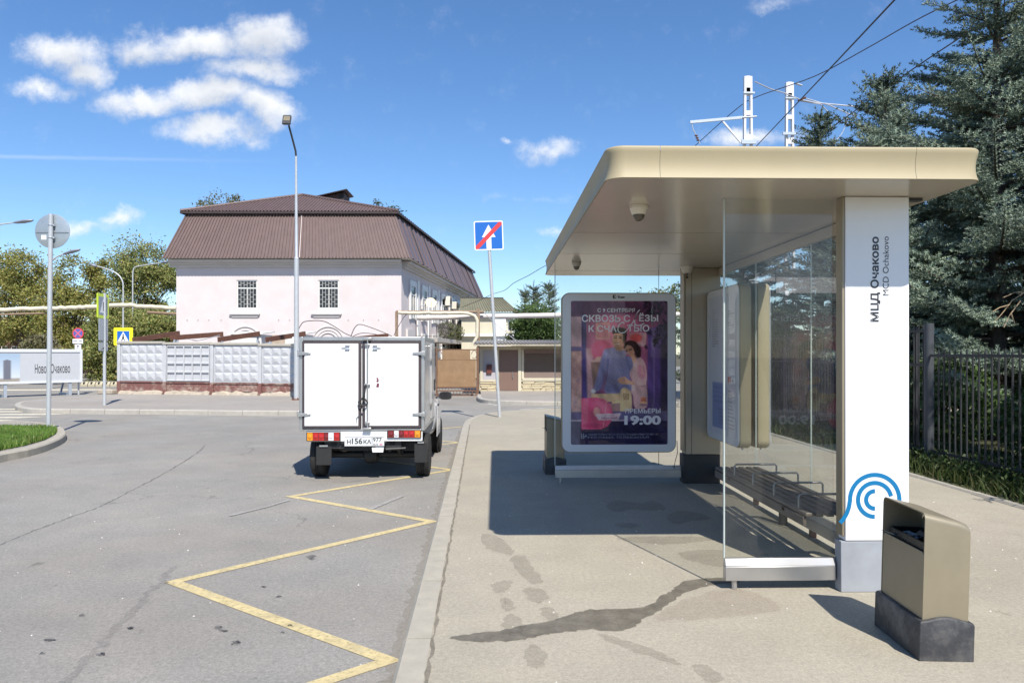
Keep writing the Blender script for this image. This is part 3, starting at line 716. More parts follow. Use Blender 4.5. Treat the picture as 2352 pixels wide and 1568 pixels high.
            stroke(tail + arc(ro, 182, -8)); stroke(arc(.109, 270, 12)[:1] + arc(.109, 268, 12)); stroke(arc(.056, 272, 88))
            P(b, 'emblem', M('blue_print', (.0, .155, .35), .4, var=0), p)
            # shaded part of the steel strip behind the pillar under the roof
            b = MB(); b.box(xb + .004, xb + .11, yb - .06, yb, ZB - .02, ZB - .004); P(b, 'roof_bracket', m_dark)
    # glazing
    g = glass('shelter_glass', (.95, .96, .95), 1.0, .008); gback = glass('back_wall_glass', (.94, .95, .94), 1.9, .012)
    m_seal = M('glass_edge', (.45, .50, .47), .25, .1, var=.05)
    def glazed(xa, xb, y, splits):
        b = MB(); b.box(xa, xb, y - .030, y + .030, .062, .155); P(b, 'bottom_rail', m_alu, bevel=.003)
        b = MB(); b.hexa([(xa, y - .030, .157), (xb, y - .030, .157), (xb, y + .030, .157), (xa, y + .030, .157), (xa, y - .012, .204), (xb, y - .012, .204), (xb, y + .012, .204), (xa, y + .012, .204)])
        P(b, 'glazing_bead', m_alu, bevel=.002)
        b = MB(); b.tube([(xa + .065, y, 0), (xa + .065, y, .060)], .018, 14); P(b, 'rail_foot', m_alu, smooth=40)
        e = [xa] + splits + [xb]
        for i in range(len(e) - 1):
            b = MB(); b.box(e[i] + .004, e[i + 1] - .004, y - .005, y + .005, .206, ZB - .004); P(b, 'glass_pane', g)
        b = MB(); b.box(xa - .007, xa + .002, y - .008, y + .008, .206, ZB - .004); P(b, 'glass_edge', m_seal)
        for s in splits:
            b = MB(); b.box(s - .002, s + .002, y - .0055, y + .0055, .206, ZB - .004); P(b, 'glass_joint', m_dark)
    glazed(1.497, 2.221, 4.80, [])
    glazed(.716, 2.221, 8.80, [1.955])
    # the long back wall
    xw = 2.665
    b = MB(); b.box(xw - .030, xw + .030, 4.96, 8.70, .062, .155); P(b, 'bottom_rail', m_alu, bevel=.003)
    b = MB(); b.hexa([(xw - .030, 4.96, .157), (xw + .030, 4.96, .157), (xw + .030, 8.70, .157), (xw - .030, 8.70, .157), (xw - .012, 4.96, .204), (xw + .012, 4.96, .204), (xw + .012, 8.70, .204), (xw - .012, 8.70, .204)])
    P(b, 'glazing_bead', m_alu, bevel=.002)
    for y in (6.15, 7.5):
        b = MB(); b.box(xw - .02, xw + .02, y - .03, y + .03, 0, .060); P(b, 'rail_foot', m_rust)
    b = MB(); b.box(xw - .02, xw + .02, 4.96, 8.70, 2.46, ZB - .004); P(b, 'top_rail', m_ceil, bevel=.003)
    e = [4.96, 6.18, 7.50, 8.70]
    for i in range(3):
        b = MB(); b.box(xw - .005, xw + .005, e[i] + .004, e[i + 1] - .004, .206, 2.458); P(b, 'glass_pane', gback)
        if i:
            b = MB(); b.box(xw - .0055, xw + .0055, e[i] - .002, e[i] + .002, .206, 2.458); P(b, 'glass_joint', m_seal)
build_shelter()

def build_bench():
    L0 = (2.32, 6.0, 0); root = thing('bench', 'dark slatted bench with thin metal arm loops inside the bus shelter', 'bench', L0)
    P = lambda b, n, m, p=root, **k: b.build(n, m, p, off=L0, **k)
    m_slat = M('bench_slat', (.15, .125, .105), .45, .25, var=.12, scale=5, stretch=(8, 1, 8))
    for i in range(6):
        x = 2.11 + i * .073; b = MB(); b.box(x, x + .052, 4.98, 7.05, .428, .455); P(b, 'slat', m_slat, bevel=.006)
    b = MB(); b.box(2.10, 2.125, 5.0, 7.03, .36, .425); P(b, 'front_beam', m_slat, bevel=.004)
    for y in (5.35, 6.6):
        b = MB(); b.box(2.10, 2.60, y - .025, y + .025, .395, .425); P(b, 'bracket', m_dark)
        b = MB(); b.box(2.56, 2.62, y - .03, y + .03, .0, .395); P(b, 'leg', m_dark, bevel=.004)
    for y in (5.13, 5.59, 6.05, 6.52):
        b = MB(); x0, x1, z0, z1 = 2.125, 2.50, .455, .555
        b.tube([(x0, y, z0), (x0, y, z1 - .015), (x0 + .015, y, z1), (x1 - .015, y, z1), (x1, y, z1 - .015), (x1, y, z0)], .0085, 8); P(b, 'arm_loop', M('arm_metal', (.26, .25, .235), .4, .6, var=.1), smooth=50)
build_bench()

# ------------------------------------------------------------------ printed posters: a flat print coloured point by point
def s2l(c): c = np.asarray(c, float); return np.where(c <= .04045, c / 12.92, ((c + .055) / 1.055) ** 2.4)
class Print:
    def __init__(s, x0, x1, y0, y1, step):
        s.xs = np.linspace(x0, x1, int((x1 - x0) / step) + 1); s.ys = np.linspace(y0, y1, int((y1 - y0) / step) + 1)
        s.X, s.Y = np.meshgrid(s.xs, s.ys); s.I = np.zeros(s.X.shape + (3,)); s.st = step
    def mix(s, a, col):
        col = np.asarray(col, float) / 255 if np.ndim(col) == 1 else col
        s.I = s.I * (1 - a[..., None]) + col * a[..., None]
    def sd(s, pts):
        P = np.array(pts, float); d = np.full(s.X.shape, 1e9); ins = np.zeros(s.X.shape, bool); n = len(P)
        for i in range(n):
            a, b = P[i], P[(i + 1) % n]; e = b - a; wx, wy = s.X - a[0], s.Y - a[1]
            t = np.clip((wx * e[0] + wy * e[1]) / (e @ e + 1e-9), 0, 1); d = np.minimum(d, np.hypot(wx - e[0] * t, wy - e[1] * t))
            c = ((a[1] > s.Y) != (b[1] > s.Y)) & (s.X < (b[0] - a[0]) * (s.Y - a[1]) / (b[1] - a[1] + 1e-12) + a[0]); ins ^= c
        return np.where(ins, -d, d)
    def poly(s, pts, col, soft=4, a=1.0, smooth=False):
        if smooth: pts = catmull(pts, 5)
        s.mix(np.clip(.5 - s.sd(pts) / soft, 0, 1) * a, col)
    def ell(s, cx, cy, rx, ry, col, soft=.15, a=1.0, rot=0):
        c, n = math.cos(R(rot)), math.sin(R(rot)); dx, dy = s.X - cx, s.Y - cy; u = (dx * c + dy * n) / rx; v = (-dx * n + dy * c) / ry
        s.mix(np.clip((1 - np.hypot(u, v)) / soft + .5, 0, 1) * a, col)
    def line(s, x0, y0, x1, y1, w, col, a=1.0, soft=4):
        e = np.array([x1 - x0, y1 - y0], float); wx, wy = s.X - x0, s.Y - y0; t = np.clip((wx * e[0] + wy * e[1]) / (e @ e), 0, 1)
        s.mix(np.clip(.5 - (np.hypot(wx - e[0] * t, wy - e[1] * t) - w / 2) / soft, 0, 1) * a, col)
    def mesh(s, name, mat, fr, parent):
        V = [fr(x, y) for x, y in zip(s.X.ravel(), s.Y.ravel())]; h, w = s.X.shape; i = np.arange(h * w).reshape(h, w)
        F = np.stack([i[:-1, :-1], i[1:, :-1], i[1:, 1:], i[:-1, 1:]], -1).reshape(-1, 4)
        c = np.ones((h * w, 4)); c[:, :3] = np.clip(s2l(np.clip(s.I, 0, 1)), 0, 1).reshape(-1, 3)
        return raw_mesh(name, V, F, mat, parent, c)

def lightbox_shell(root, L0, fr, w, h, t, rad, bezel, m_face, m_body):
    """a rounded box; fr(a, b, c): a across, b up, c out of the face"""
    outer_ = rrect(0, w, 0, h, rad, 8); inner_ = rrect(bezel[0], w - bezel[1], bezel[2], h - bezel[3], .02, 4)
    P = lambda b, n, m, p=root, **k: b.build(n, m, p, off=L0, **k)
    b = MB(); o2 = offset(outer_, .012)
    b.loft([[fr(x, y, -t) for x, y in offset(outer_, .01)], [fr(x, y, -t + .012) for x, y in outer_], [fr(x, y, -.016) for x, y in outer_], [fr(x, y, -.010) for x, y in offset(outer_, .004)]], cap=True)
    body = P(b, 'casing', m_body, smooth=50)
    # face frame with an opening
    n = len(outer_); o3 = offset(outer_, .012); b = MB()
    a = [Vector(p) for p in o3]; k = [Vector(p) for p in inner_]
    # bridge the two loops by angle
    c = Vector((w / 2, h / 2)); N_ = 96; ra, rb = [], []
    def hit(poly, d):
        best = None
        for i in range(len(poly)):
            p, q = Vector(poly[i]) - c, Vector(poly[(i + 1) % len(poly)]) - c; e = q - p; den = d.x * e.y - d.y * e.x
            if abs(den) < 1e-12: continue
            t_ = (p.x * e.y - p.y * e.x) / den; s_ = (p.x * d.y - p.y * d.x) / den
            if t_ > 0 and -1e-9 <= s_ <= 1 + 1e-9: best = t_ if best is None else max(best, t_)
        return c + d * best
    dirs = sorted(set([round(math.atan2(p[1] - h / 2, p[0] - w / 2), 6) for p in list(o3) + list(inner_)] + [round(x, 6) for x in np.linspace(-math.pi, math.pi, N_, endpoint=False)]))
    for ang in dirs:
        d = Vector((math.cos(ang), math.sin(ang))); ra.append(hit(o3, d)); rb.append(hit(inner_, d))
    b.loft([[fr(p.x, p.y, -.003) for p in ra], [fr(p.x, p.y, .003) for p in ra], [fr(p.x, p.y, .003) for p in rb], [fr(p.x, p.y, -.008) for p in rb]], cap=False)
    P(b, 'face_frame', m_face, smooth=30)
    return P

def build_poster():
    yf = 8.70; x0, x1 = xat(1289.5, yf), xat(1553.5, yf); z0, z1 = zat(1040, yf), zat(671.5, yf); w, h = x1 - x0, z1 - z0
    L0 = (x0 + w / 2, yf, z0); root = thing('poster_lightbox', 'rounded white framed lightbox with a film poster of a couple on the far shelter glass', 'advertising lightbox', L0)
    fr = lambda a, b, c: (x0 + a, yf - c, z0 + b)
    bz = (w * (132 - 42) / (1135 - 42), w * (1135 - 1052) / (1135 - 42), h * (1545 - 1468) / (1545 - 35), h * (113 - 35) / (1545 - 35))
    m_face = M('lightbox_white', (.60, .61, .64), .32, var=.02, coat=.3)
    P = lightbox_shell(root, L0, fr, w, h, .085, .10, bz, m_face, m_bronze)
    # picture, in the units of an enlarged view: x 132..1052, y 113..1468
    ax, bx, ay, by = bz[0], w - bz[1], bz[2], h - bz[3]
    q = Print(132, 1052, 113, 1468, 6.4)
    X, Y = q.X, q.Y
    # room: purple walls, brighter pink in the middle
    g = np.exp(-(((X - 560) / 330) ** 2 + ((Y - 520) / 420) ** 2))[..., None]
    q.I = np.array([58, 34, 74]) / 255 * (1 - g) + np.array([232, 112, 156]) / 255 * g
    q.poly([(132, 113), (1052, 113), (1052, 220), (132, 262)], (58, 36, 66), 50, .85)
    q.poly([(132, 262), (232, 262), (232, 545), (132, 545)], (176, 140, 166), 8); q.poly([(132, 588), (232, 588), (232, 1165), (132, 1165)], (176, 138, 140), 8)
    q.ell(180, 760, 70, 220, (150, 105, 110), .8, .5); q.poly([(232, 240), (276, 240), (290, 1100), (240, 1100)], (52, 46, 104), 8); q.poly([(132, 545), (240, 545), (240, 586), (132, 586)], (70, 62, 120), 6)
    q.poly([(276, 560), (345, 560), (345, 1040), (290, 1040)], (190, 150, 160), 20, .8)
    q.poly([(862, 380), (1052, 330), (1052, 1200), (862, 1200)], (64, 48, 112), 18); q.poly([(915, 380), (930, 380), (930, 1180), (915, 1180)], (98, 80, 150), 8, .8); q.poly([(985, 330), (1052, 330), (1052, 1250), (985, 1250)], (38, 32, 58), 20)
    q.poly([(370, 322), (500, 318), (500, 474), (370, 474)], (212, 150, 140), 5); q.poly([(382, 334), (488, 330), (488, 462), (382, 462)], (198, 110, 128), 6)
    q.poly([(690, 415), (850, 412), (842, 542), (690, 540)], (186, 140, 160), 5); q.ell(750, 462, 60, 42, (206, 70, 76), .5)
    q.ell(430, 580, 105, 95, (206, 70, 112), .25); q.poly([(380, 640), (480, 640), (470, 700), (330, 690)], (214, 180, 160), 10, .8); q.poly([(320, 690), (410, 690), (400, 960), (350, 960)], (112, 86, 84), 12)
    for i in range(70):   # leaves at the upper right
        r2 = random.Random(i); q.ell(r2.uniform(830, 1052), r2.uniform(113, 560) if r2.random() < .8 else r2.uniform(113, 240), r2.uniform(14, 36), r2.uniform(6, 15), (26, 22, 34), .5, .8, r2.uniform(0, 180))
    skin = (206, 148, 122); hair = (38, 26, 28)
    # the woman
    q.poly([(720, 660), (790, 645), (835, 700), (855, 800), (850, 900), (860, 1000), (848, 1120), (742, 1120), (722, 1010), (700, 960), (715, 880), (690, 800), (700, 720)], (196, 152, 166), 7, smooth=True)
    q.poly([(770, 720), (830, 740), (840, 840), (780, 830)], (170, 96, 120), 22, .75, smooth=True); q.poly([(728, 700), (752, 700), (745, 960), (715, 960)], (222, 192, 196), 16, .7); q.ell(800, 905, 60, 16, (150, 108, 128), .6, .7, 20)
    q.poly([(640, 540), (650, 500), (700, 485), (755, 505), (790, 570), (795, 640), (755, 640), (735, 590), (690, 540)], hair, 6, smooth=True)
    q.ell(682, 590, 50, 68, skin, .14, 1, -22); q.ell(662, 560, 30, 24, (226, 170, 144), .8, .6); q.poly([(690, 640), (760, 620), (740, 690), (705, 690)], skin, 10)
    q.poly([(632, 545), (660, 500), (720, 505), (770, 560), (745, 600), (720, 550), (670, 530), (642, 570)], hair, 6, smooth=True); q.line(655, 585, 672, 580, 5, (60, 36, 34)); q.line(690, 578, 708, 572, 5, (60, 36, 34)); q.line(662, 630, 690, 628, 6, (170, 70, 74)); q.line(668, 592, 664, 610, 5, (176, 116, 96))
    # the man
    q.poly([(440, 590), (500, 560), (560, 548), (640, 575), (700, 640), (722, 720), (690, 800), (705, 900), (700, 960), (620, 985), (480, 990), (450, 940), (470, 860), (485, 760), (455, 800), (405, 950), (350, 965), (350, 930), (385, 800)], (106, 110, 172), 7, smooth=True)
    q.poly([(455, 640), (488, 660), (482, 800), (450, 900), (405, 950), (390, 900), (430, 760)], (84, 88, 150), 16, .7, smooth=True)
    q.ell(560, 720, 95, 130, (128, 132, 190), .9, .55); q.line(490, 660, 470, 860, 8, (70, 74, 130), .7); q.ell(560, 940, 120, 26, (84, 88, 146), .8, .7); q.line(610, 700, 660, 880, 10, (84, 88, 146), .5); q.line(520, 900, 640, 940, 10, (82, 84, 140), .6)
    q.poly([(560, 530), (625, 530), (635, 575), (590, 590), (548, 560)], (176, 118, 96), 6)
    q.ell(585, 478, 56, 82, skin, .12, 1, 6); q.ell(560, 470, 30, 60, (222, 164, 136), .8, .6)
    q.poly([(528, 425), (532, 390), (580, 365), (635, 378), (665, 420), (655, 490), (632, 470), (622, 425), (560, 420)], hair, 5, smooth=True)
    q.line(548, 462, 566, 460, 5, (50, 32, 30)); q.line(590, 462, 608, 464, 5, (50, 32, 30)); q.line(570, 470, 562, 498, 6, (180, 120, 98)); q.line(556, 520, 592, 520, 6, (150, 74, 70)); q.line(545, 450, 568, 446, 4, (60, 40, 36)); q.line(588, 448, 612, 452, 4, (60, 40, 36))
    q.poly([(575, 860), (600, 838), (640, 825), (680, 860), (740, 880), (740, 905), (670, 900), (610, 895)], skin, 6, smooth=True); q.poly([(735, 870), (820, 880), (840, 905), (760, 915), (735, 905)], (206, 164, 172), 8)
    for k in range(4): q.line(575 + 6 * k, 862 + 9 * k, 620, 850 + 12 * k, 4, (150, 96, 80), .7)
    q.ell(345, 965, 22, 20, (190, 196, 214), .3)
    # folds, cheeks, hair strands
    for (xa, ya, xb, yb, lw, c, al) in ((470, 600, 452, 760, 10, (140, 144, 200), .6), (520, 580, 505, 700, 12, (140, 144, 202), .5), (660, 640, 690, 760, 12, (78, 82, 140), .6), (600, 760, 640, 860, 12, (82, 86, 146), .5), (500, 860, 600, 930, 12, (132, 136, 192), .5), (430, 800, 392, 900, 9, (136, 140, 196), .5), (480, 960, 620, 968, 10, (76, 80, 136), .6), (540, 600, 620, 610, 8, (92, 96, 158), .6), (745, 700, 735, 860, 8, (164, 118, 138), .6), (800, 700, 815, 800, 9, (212, 168, 180), .6), (770, 940, 760, 1090, 10, (176, 130, 150), .6), (810, 950, 815, 1100, 10, (222, 184, 194), .5)): q.line(xa, ya, xb, yb, lw, c, al, soft=14)
    q.ell(612, 490, 24, 52, (168, 106, 84), .9, .5); q.ell(556, 500, 16, 16, (214, 136, 116), .9, .5); q.ell(700, 606, 20, 30, (178, 112, 96), .9, .5); q.ell(660, 606, 14, 13, (226, 140, 128), .9, .6); q.ell(585, 552, 40, 12, (140, 88, 72), .9, .5)
    for k in range(9): q.line(650 + 12 * k, 505 - abs(4 - k) * 3, 700 + 11 * k, 560 + 8 * k, 3, (78, 52, 48), .5)
    for k in range(7): q.line(545 + 14 * k, 392, 555 + 14 * k, 420, 3, (66, 46, 44), .5)
    for (xa, ya, xb, yb, lw, c) in ((546, 463, 568, 461, 9, (44, 26, 26)), (588, 463, 612, 465, 9, (44, 26, 26)), (540, 447, 570, 442, 7, (40, 26, 24)), (586, 444, 616, 449, 7, (40, 26, 24)), (556, 522, 594, 519, 10, (240, 226, 218)), (552, 514, 600, 512, 5, (140, 60, 60)), (558, 531, 594, 530, 5, (150, 74, 70)), (653, 587, 674, 581, 9, (50, 28, 28)), (688, 580, 710, 573, 9, (50, 28, 28)), (650, 574, 672, 568, 6, (50, 30, 28)), (684, 568, 710, 560, 6, (50, 30, 28)), (660, 632, 694, 628, 9, (186, 60, 70))): q.line(xa, ya, xb, yb, lw, c)
    q.ell(640, 455, 14, 60, (34, 22, 24), .6, .9); q.ell(770, 590, 30, 60, (34, 22, 24), .6, .9, 10); q.ell(590, 385, 70, 24, (34, 22, 24), .4, .9)
    r3 = random.Random(2)
    for k in range(26): q.ell(r3.uniform(140, 226), r3.uniform(600, 1150), r3.uniform(8, 24), r3.uniform(8, 26), r3.choice([(206, 170, 168), (140, 96, 104), (196, 150, 120), (120, 100, 130)]), .8, .35)
    for k in range(14): q.line(232, 1040 + 20 * k, 500, 1036 + 20 * k, 5, r3.choice([(236, 100, 144), (186, 40, 92)]), .12, soft=10)
    # the cradle
    q.poly([(330, 990), (610, 985), (610, 1060), (330, 1070)], (206, 172, 132), 6); q.poly([(600, 1030), (604, 960), (645, 930), (705, 985), (705, 1160), (640, 1160), (600, 1160)], (214, 184, 140), 6, smooth=True)
    for k in range(4): q.line(634 + 14 * k, 985 + 2 * k, 638 + 14 * k, 1045, 7, (92, 62, 50))
    q.poly([(520, 1060), (640, 1050), (640, 1075), (520, 1085)], (222, 190, 144), 5); q.poly([(430, 1080), (600, 1080), (600, 1160), (430, 1160)], (160, 126, 120), 8, .8)
    for k, c in enumerate(((196, 104, 64), (170, 80, 70), (200, 150, 110), (120, 90, 110))): q.ell(822, 1035 + 20 * k, 26 + 4 * k, 13, c, .3)
    # window sill and the dark lower part
    q.poly([(132, 1160), (1052, 1150), (1052, 1245), (132, 1250)], (74, 70, 118), 8); q.line(132, 1243, 640, 1238, 12, (176, 170, 196)); q.poly([(132, 1256), (1052, 1246), (1052, 1468), (132, 1468)], (30, 28, 52), 10); q.poly([(132, 1250), (225, 1250), (215, 1468), (132, 1468)], (70, 74, 104), 10, .8)
    # the big pink letter D
    D = [(232, 1030), (380, 1024), (450, 1040), (505, 1090), (528, 1160), (520, 1240), (480, 1295), (420, 1322), (232, 1326)]
    q.poly(D, (210, 52, 104), 5); q.poly([(236, 1040), (300, 1036), (286, 1320), (236, 1322)], (234, 96, 138), 18, .7); q.ell(430, 1110, 90, 60, (236, 110, 150), .9, .6, 30); q.line(470, 1060, 440, 1300, 8, (240, 150, 176), .7); q.ell(330, 1290, 90, 22, (160, 28, 76), .9, .7)
    q.ell(378, 1160, 34, 46, (206, 172, 150), .12); q.ell(372, 1155, 46, 60, (176, 36, 88), .18, .35)
    q.poly([(362, 1180), (608, 1172), (582, 1234), (392, 1238)], (214, 186, 214), 5)
    q.I = np.clip((q.I - .07) / .93, 0, 1) ** .62
    hsv = q.I.mean(2, keepdims=True); q.I = np.clip(hsv + (q.I - hsv) * 1.02, 0, 1)
    fx, fy = (X - 132) / 92, (Y - 113) / 92; nz = np.zeros_like(X); r4 = np.random.default_rng(6)
    for o_ in (1, 2.1, 4.3, 8.9):
        ph = r4.random(8) * 6.283; kx = r4.normal(size=4) * 1.7 * o_; ky = r4.normal(size=4) * 1.7 * o_
        for m_ in range(4): nz += np.sin(kx[m_] * fx + ky[m_] * fy + ph[m_]) / (o_ ** .6)
    q.I = np.clip(q.I * (1 + .045 * nz[..., None]) * np.array([1.07, .99, .90]), 0, 1)
    pr = q.mesh('poster', attrmat('poster_print', .7, spec=.1), lambda x, y: tuple(Vector((x0 + ax + (x - 132) / 920 * (bx - ax), yf + .004, z0 + by - (y - 113) / 1355 * (by - ay))) - Vector(L0)), root)
    F2 = lambda x, y, d=.0022: (x0 + ax + (x - 132) / 920 * (bx - ax), yf + d, z0 + by - (y - 113) / 1355 * (by - ay))
    def T(b, s, xa, xb, yt, yb, bold=0.0, sh=0.0): put_text(b, s, lambda a, c: F2(a, c), xa, xb, yb, yt, bold, shear=sh)
    m_l = M('poster_lettering', (.80, .76, .80), .4, var=.02); b = MB()
    for tx_, xa, xb_, yt, yb, bo in (('С 9 СЕНТЯБРЯ', 384, 740, 182, 220, .02), ('СКВОЗЬ С', 235, 695, 244, 312, .02), ('ЁЗЫ', 780, 962, 226, 306, .02), ('К СЧА', 300, 566, 342, 406, .02), ('ТЬЮ', 668, 878, 338, 402, .02), ('ПРЕМЬЕРЫ', 648, 984, 1128, 1172, .022), ('19:00', 640, 988, 1194, 1284, .042)):
        b = MB(); T(b, tx_, xa, xb_, yt, yb, bo); b.build('lettering', m_l, root, off=L0)
    b = MB()
    def stroke(pts, w):
        p2 = catmull(pts, 6, closed=False); l_, r_ = line_strip(p2, w); n = len(p2)
        b.add([F2(*v) for v in l_ + r_], [(i, i + 1, n + i + 1, n + i) for i in range(n - 1)])
    stroke([(788, 196), (765, 220), (735, 290), (705, 335), (690, 338)], 9); stroke([(760, 225), (740, 280), (742, 330), (775, 345), (830, 325)], 9)
    stroke([(640, 325), (622, 314), (590, 340), (578, 385), (598, 412), (640, 410), (676, 372), (690, 350)], 8)
    b.build('lettering', m_l, root, off=L0)
    b = MB(); T(b, '16+', 228, 285, 1360, 1412, .02); T(b, 'СВИДЕТЕЛЬСТВО О РЕГИСТРАЦИИ СМИ ЭЛ ФС 77', 292, 960, 1362, 1384); T(b, 'РЕКЛАМА ТЕЛЕКАНАЛ', 292, 870, 1390, 1410)
    b.build('small_print', M('small_print', (.30, .30, .38), .5, var=0), root, off=L0)
    b = MB(); T(b, 'ДОМАШНИЙ', 450, 540, 1186, 1200); T(b, 'ЖЕНСКИЙ', 418, 574, 1204, 1228, .03); b.build('ribbon_print', M('ribbon_print', (.35, .05, .18), .5, var=0), root, off=L0)
    b = MB(); fz = lambda a, c: (x0 + (a - 42) / 1093 * w, yf - .0045, z0 + h - (c - 35) / 1510 * h)
    put_text(b, 'Russ', lambda a, c: fz(a, c), 578, 642, 88, 64, .04)
    b.add([fz(544 + 17 * math.cos(t), 74 + 19 * math.sin(t)) for t in np.linspace(0, 6.283, 20, endpoint=False)], [tuple(range(20))])
    b.build('maker_print', M('maker_print', (.03, .03, .03), .5, var=0), root, off=L0)
    b = MB(); b.add([tuple(Vector(fz(549 + 8 * math.cos(t), 74 + 9 * math.sin(t))) - Vector((0, .001, 0))) for t in np.linspace(-2.2, 1.6, 14)], [tuple(range(14))])
    b.build('maker_mark', m_white, root, off=L0)
    b = MB(); b.box(x0 + ax - .002, x0 + bx + .002, yf - .0012, yf + .0008, z0 + ay - .002, z0 + by + .002); b.build('cover_glass', glass('cover_glass', (.985, .985, .985), .7, .002), root, off=L0)
    # the cable hanging from the lower right corner
    b = MB(); p = [at(1555, 1012, yf + .05), at(1556, 1040, yf + .06), at(1551, 1058, yf + .06), at(1548, 1075, yf + .06)]
    b.tube([tuple(v) for v in p], .004, 6); b.build('cable', m_black, root, off=L0)
build_poster()

def build_info(face_x, sgn, label):
    ya, yb, z0, z1 = 7.53, 8.69, .559, 2.264; t = .125
    L0 = (face_x, (ya + yb) / 2, z0); root = thing('information_lightbox', label, 'information board', L0, group='information boards on the back glass of the shelter')
    w, h = yb - ya, z1 - z0
    fr = (lambda a, b, c: (face_x - c, yb - a, z0 + b)) if sgn < 0 else (lambda a, b, c: (face_x + c, ya + a, z0 + b))
    bz = (.085, .085, .085, .085); P = lightbox_shell(root, L0, fr, w, h, t, .09, bz, MATS['lightbox_white'], m_fascia)
    q = Print(0, 1000, 0, 1480, 13); q.I[:] = np.array([205, 208, 218]) / 255
    r2 = random.Random(3)
    q.poly([(120, 930), (640, 930), (640, 1420), (120, 1420)], (112, 134, 190), 6)
    for k in range(4): q.line(180, 985 + 50 * k, 180 + r2.uniform(250, 380), 985 + 50 * k, 20, (84, 104, 160), .8)
    for k in range(9): q.line(330 + r2.uniform(0, 60), 1200 + 20 * k, 520 + r2.uniform(0, 80), 1200 + 20 * k, 9, (70, 86, 140), .8)
    for k in range(16): q.line(120, 150 + 26 * k, 120 + r2.uniform(60, 240) * (1 if k % 5 else 1.5), 150 + 26 * k, 9, (110, 112, 124), .7)
    for k in range(22): q.line(690, 990 + 20 * k, 690 + r2.uniform(70, 240), 990 + 20 * k, 8, (100, 104, 130), .75)
    q.poly([(690, 860), (800, 860), (800, 920), (690, 920)], (190, 70, 70), 4); q.poly([(840, 880), (880, 880), (880, 915), (840, 915)], (40, 44, 70), 4)
    for k in range(8): q.line(690, 150 + 30 * k, 700 + r2.uniform(80, 220), 150 + 30 * k, 8, (110, 112, 124), .7)
    q.mesh('timetable', attrmat('timetable_print', .4), lambda x, y: tuple(Vector(fr(bz[0] + x / 1000 * (w - .17), h - .085 - y / 1480 * (h - .17), -.0035)) - Vector(L0)), root)
    b = MB(); pa = fr(bz[0] - .002, bz[2] - .002, -.001); pb = fr(w - bz[1] + .002, h - bz[3] + .002, .0012)
    b.box(min(pa[0], pb[0]), max(pa[0], pb[0]), min(pa[1], pb[1]), max(pa[1], pb[1]), pa[2], pb[2]); b.build('cover_glass', MATS['cover_glass'], root, off=L0)
    for k in (.10, w - .10):
        b = MB(); c = fr(k, -.004, -t / 2); b.lathe([(.012, -.012), (.012, .006)], 10, c); b.build('bolt', m_steel, root, off=L0)
build_info(2.505, -1, 'white information board with timetables facing the bench inside the shelter')
build_info(2.825, 1, 'beige backed information board on the outer side of the shelter back glass')

# ceiling cameras and a lamp sensor
def dome_camera(px, py, Y, s, label, white):
    c = at(px, py, Y); z = 2.549; root = thing('dome_camera', label, 'security camera', (c.x, Y, z), group='dome cameras under the shelter roof')
    b = MB(); b.lathe([(.062 * s, -.001), (.062 * s, -.022 * s), (.058 * s, -.024 * s), (.046 * s, -.06 * s), (.044 * s, -.062 * s), (.001, -.062 * s)], 24); b.build('housing', white, root, smooth=35)
    b = MB(); b.lathe([(.041 * s, -.0625 * s)] + [(.041 * s * math.cos(a), -.0625 * s - .046 * s * math.sin(a)) for a in np.linspace(.1, 1.5, 7)], 20); b.build('dome', M('smoked_dome', (.10, .085, .07), .08, .2, var=.2), root, smooth=60)
m_camw = M('camera_cream', (.66, .62, .54), .4, var=.03)
dome_camera(1467, 472, 5.05, 1.0, 'cream dome camera under the near part of the shelter roof', m_camw)
dome_camera(1324, 600, 8.15, .85, 'small grey dome camera under the far left corner of the shelter roof', M('camera_grey', (.35, .33, .30), .5, var=.05))
c = at(1578, 616, 8.55); root = thing('light_sensor', 'cream cone shaped sensor hanging from the shelter ceiling above the far pillar', 'sensor', (c.x, 8.55, 2.549))
b = MB(); b.lathe([(.078, -.001), (.076, -.012), (.05, -.075), (.046, -.08), (.001, -.08)], 20); b.build('housing', m_camw, root, smooth=35)
b = MB(); b.lathe([(.006, -.081), (.006, -.12), (.014, -.121), (.014, -.14), (.001, -.14)], 10); b.build('probe', m_dark, root, smooth=35)

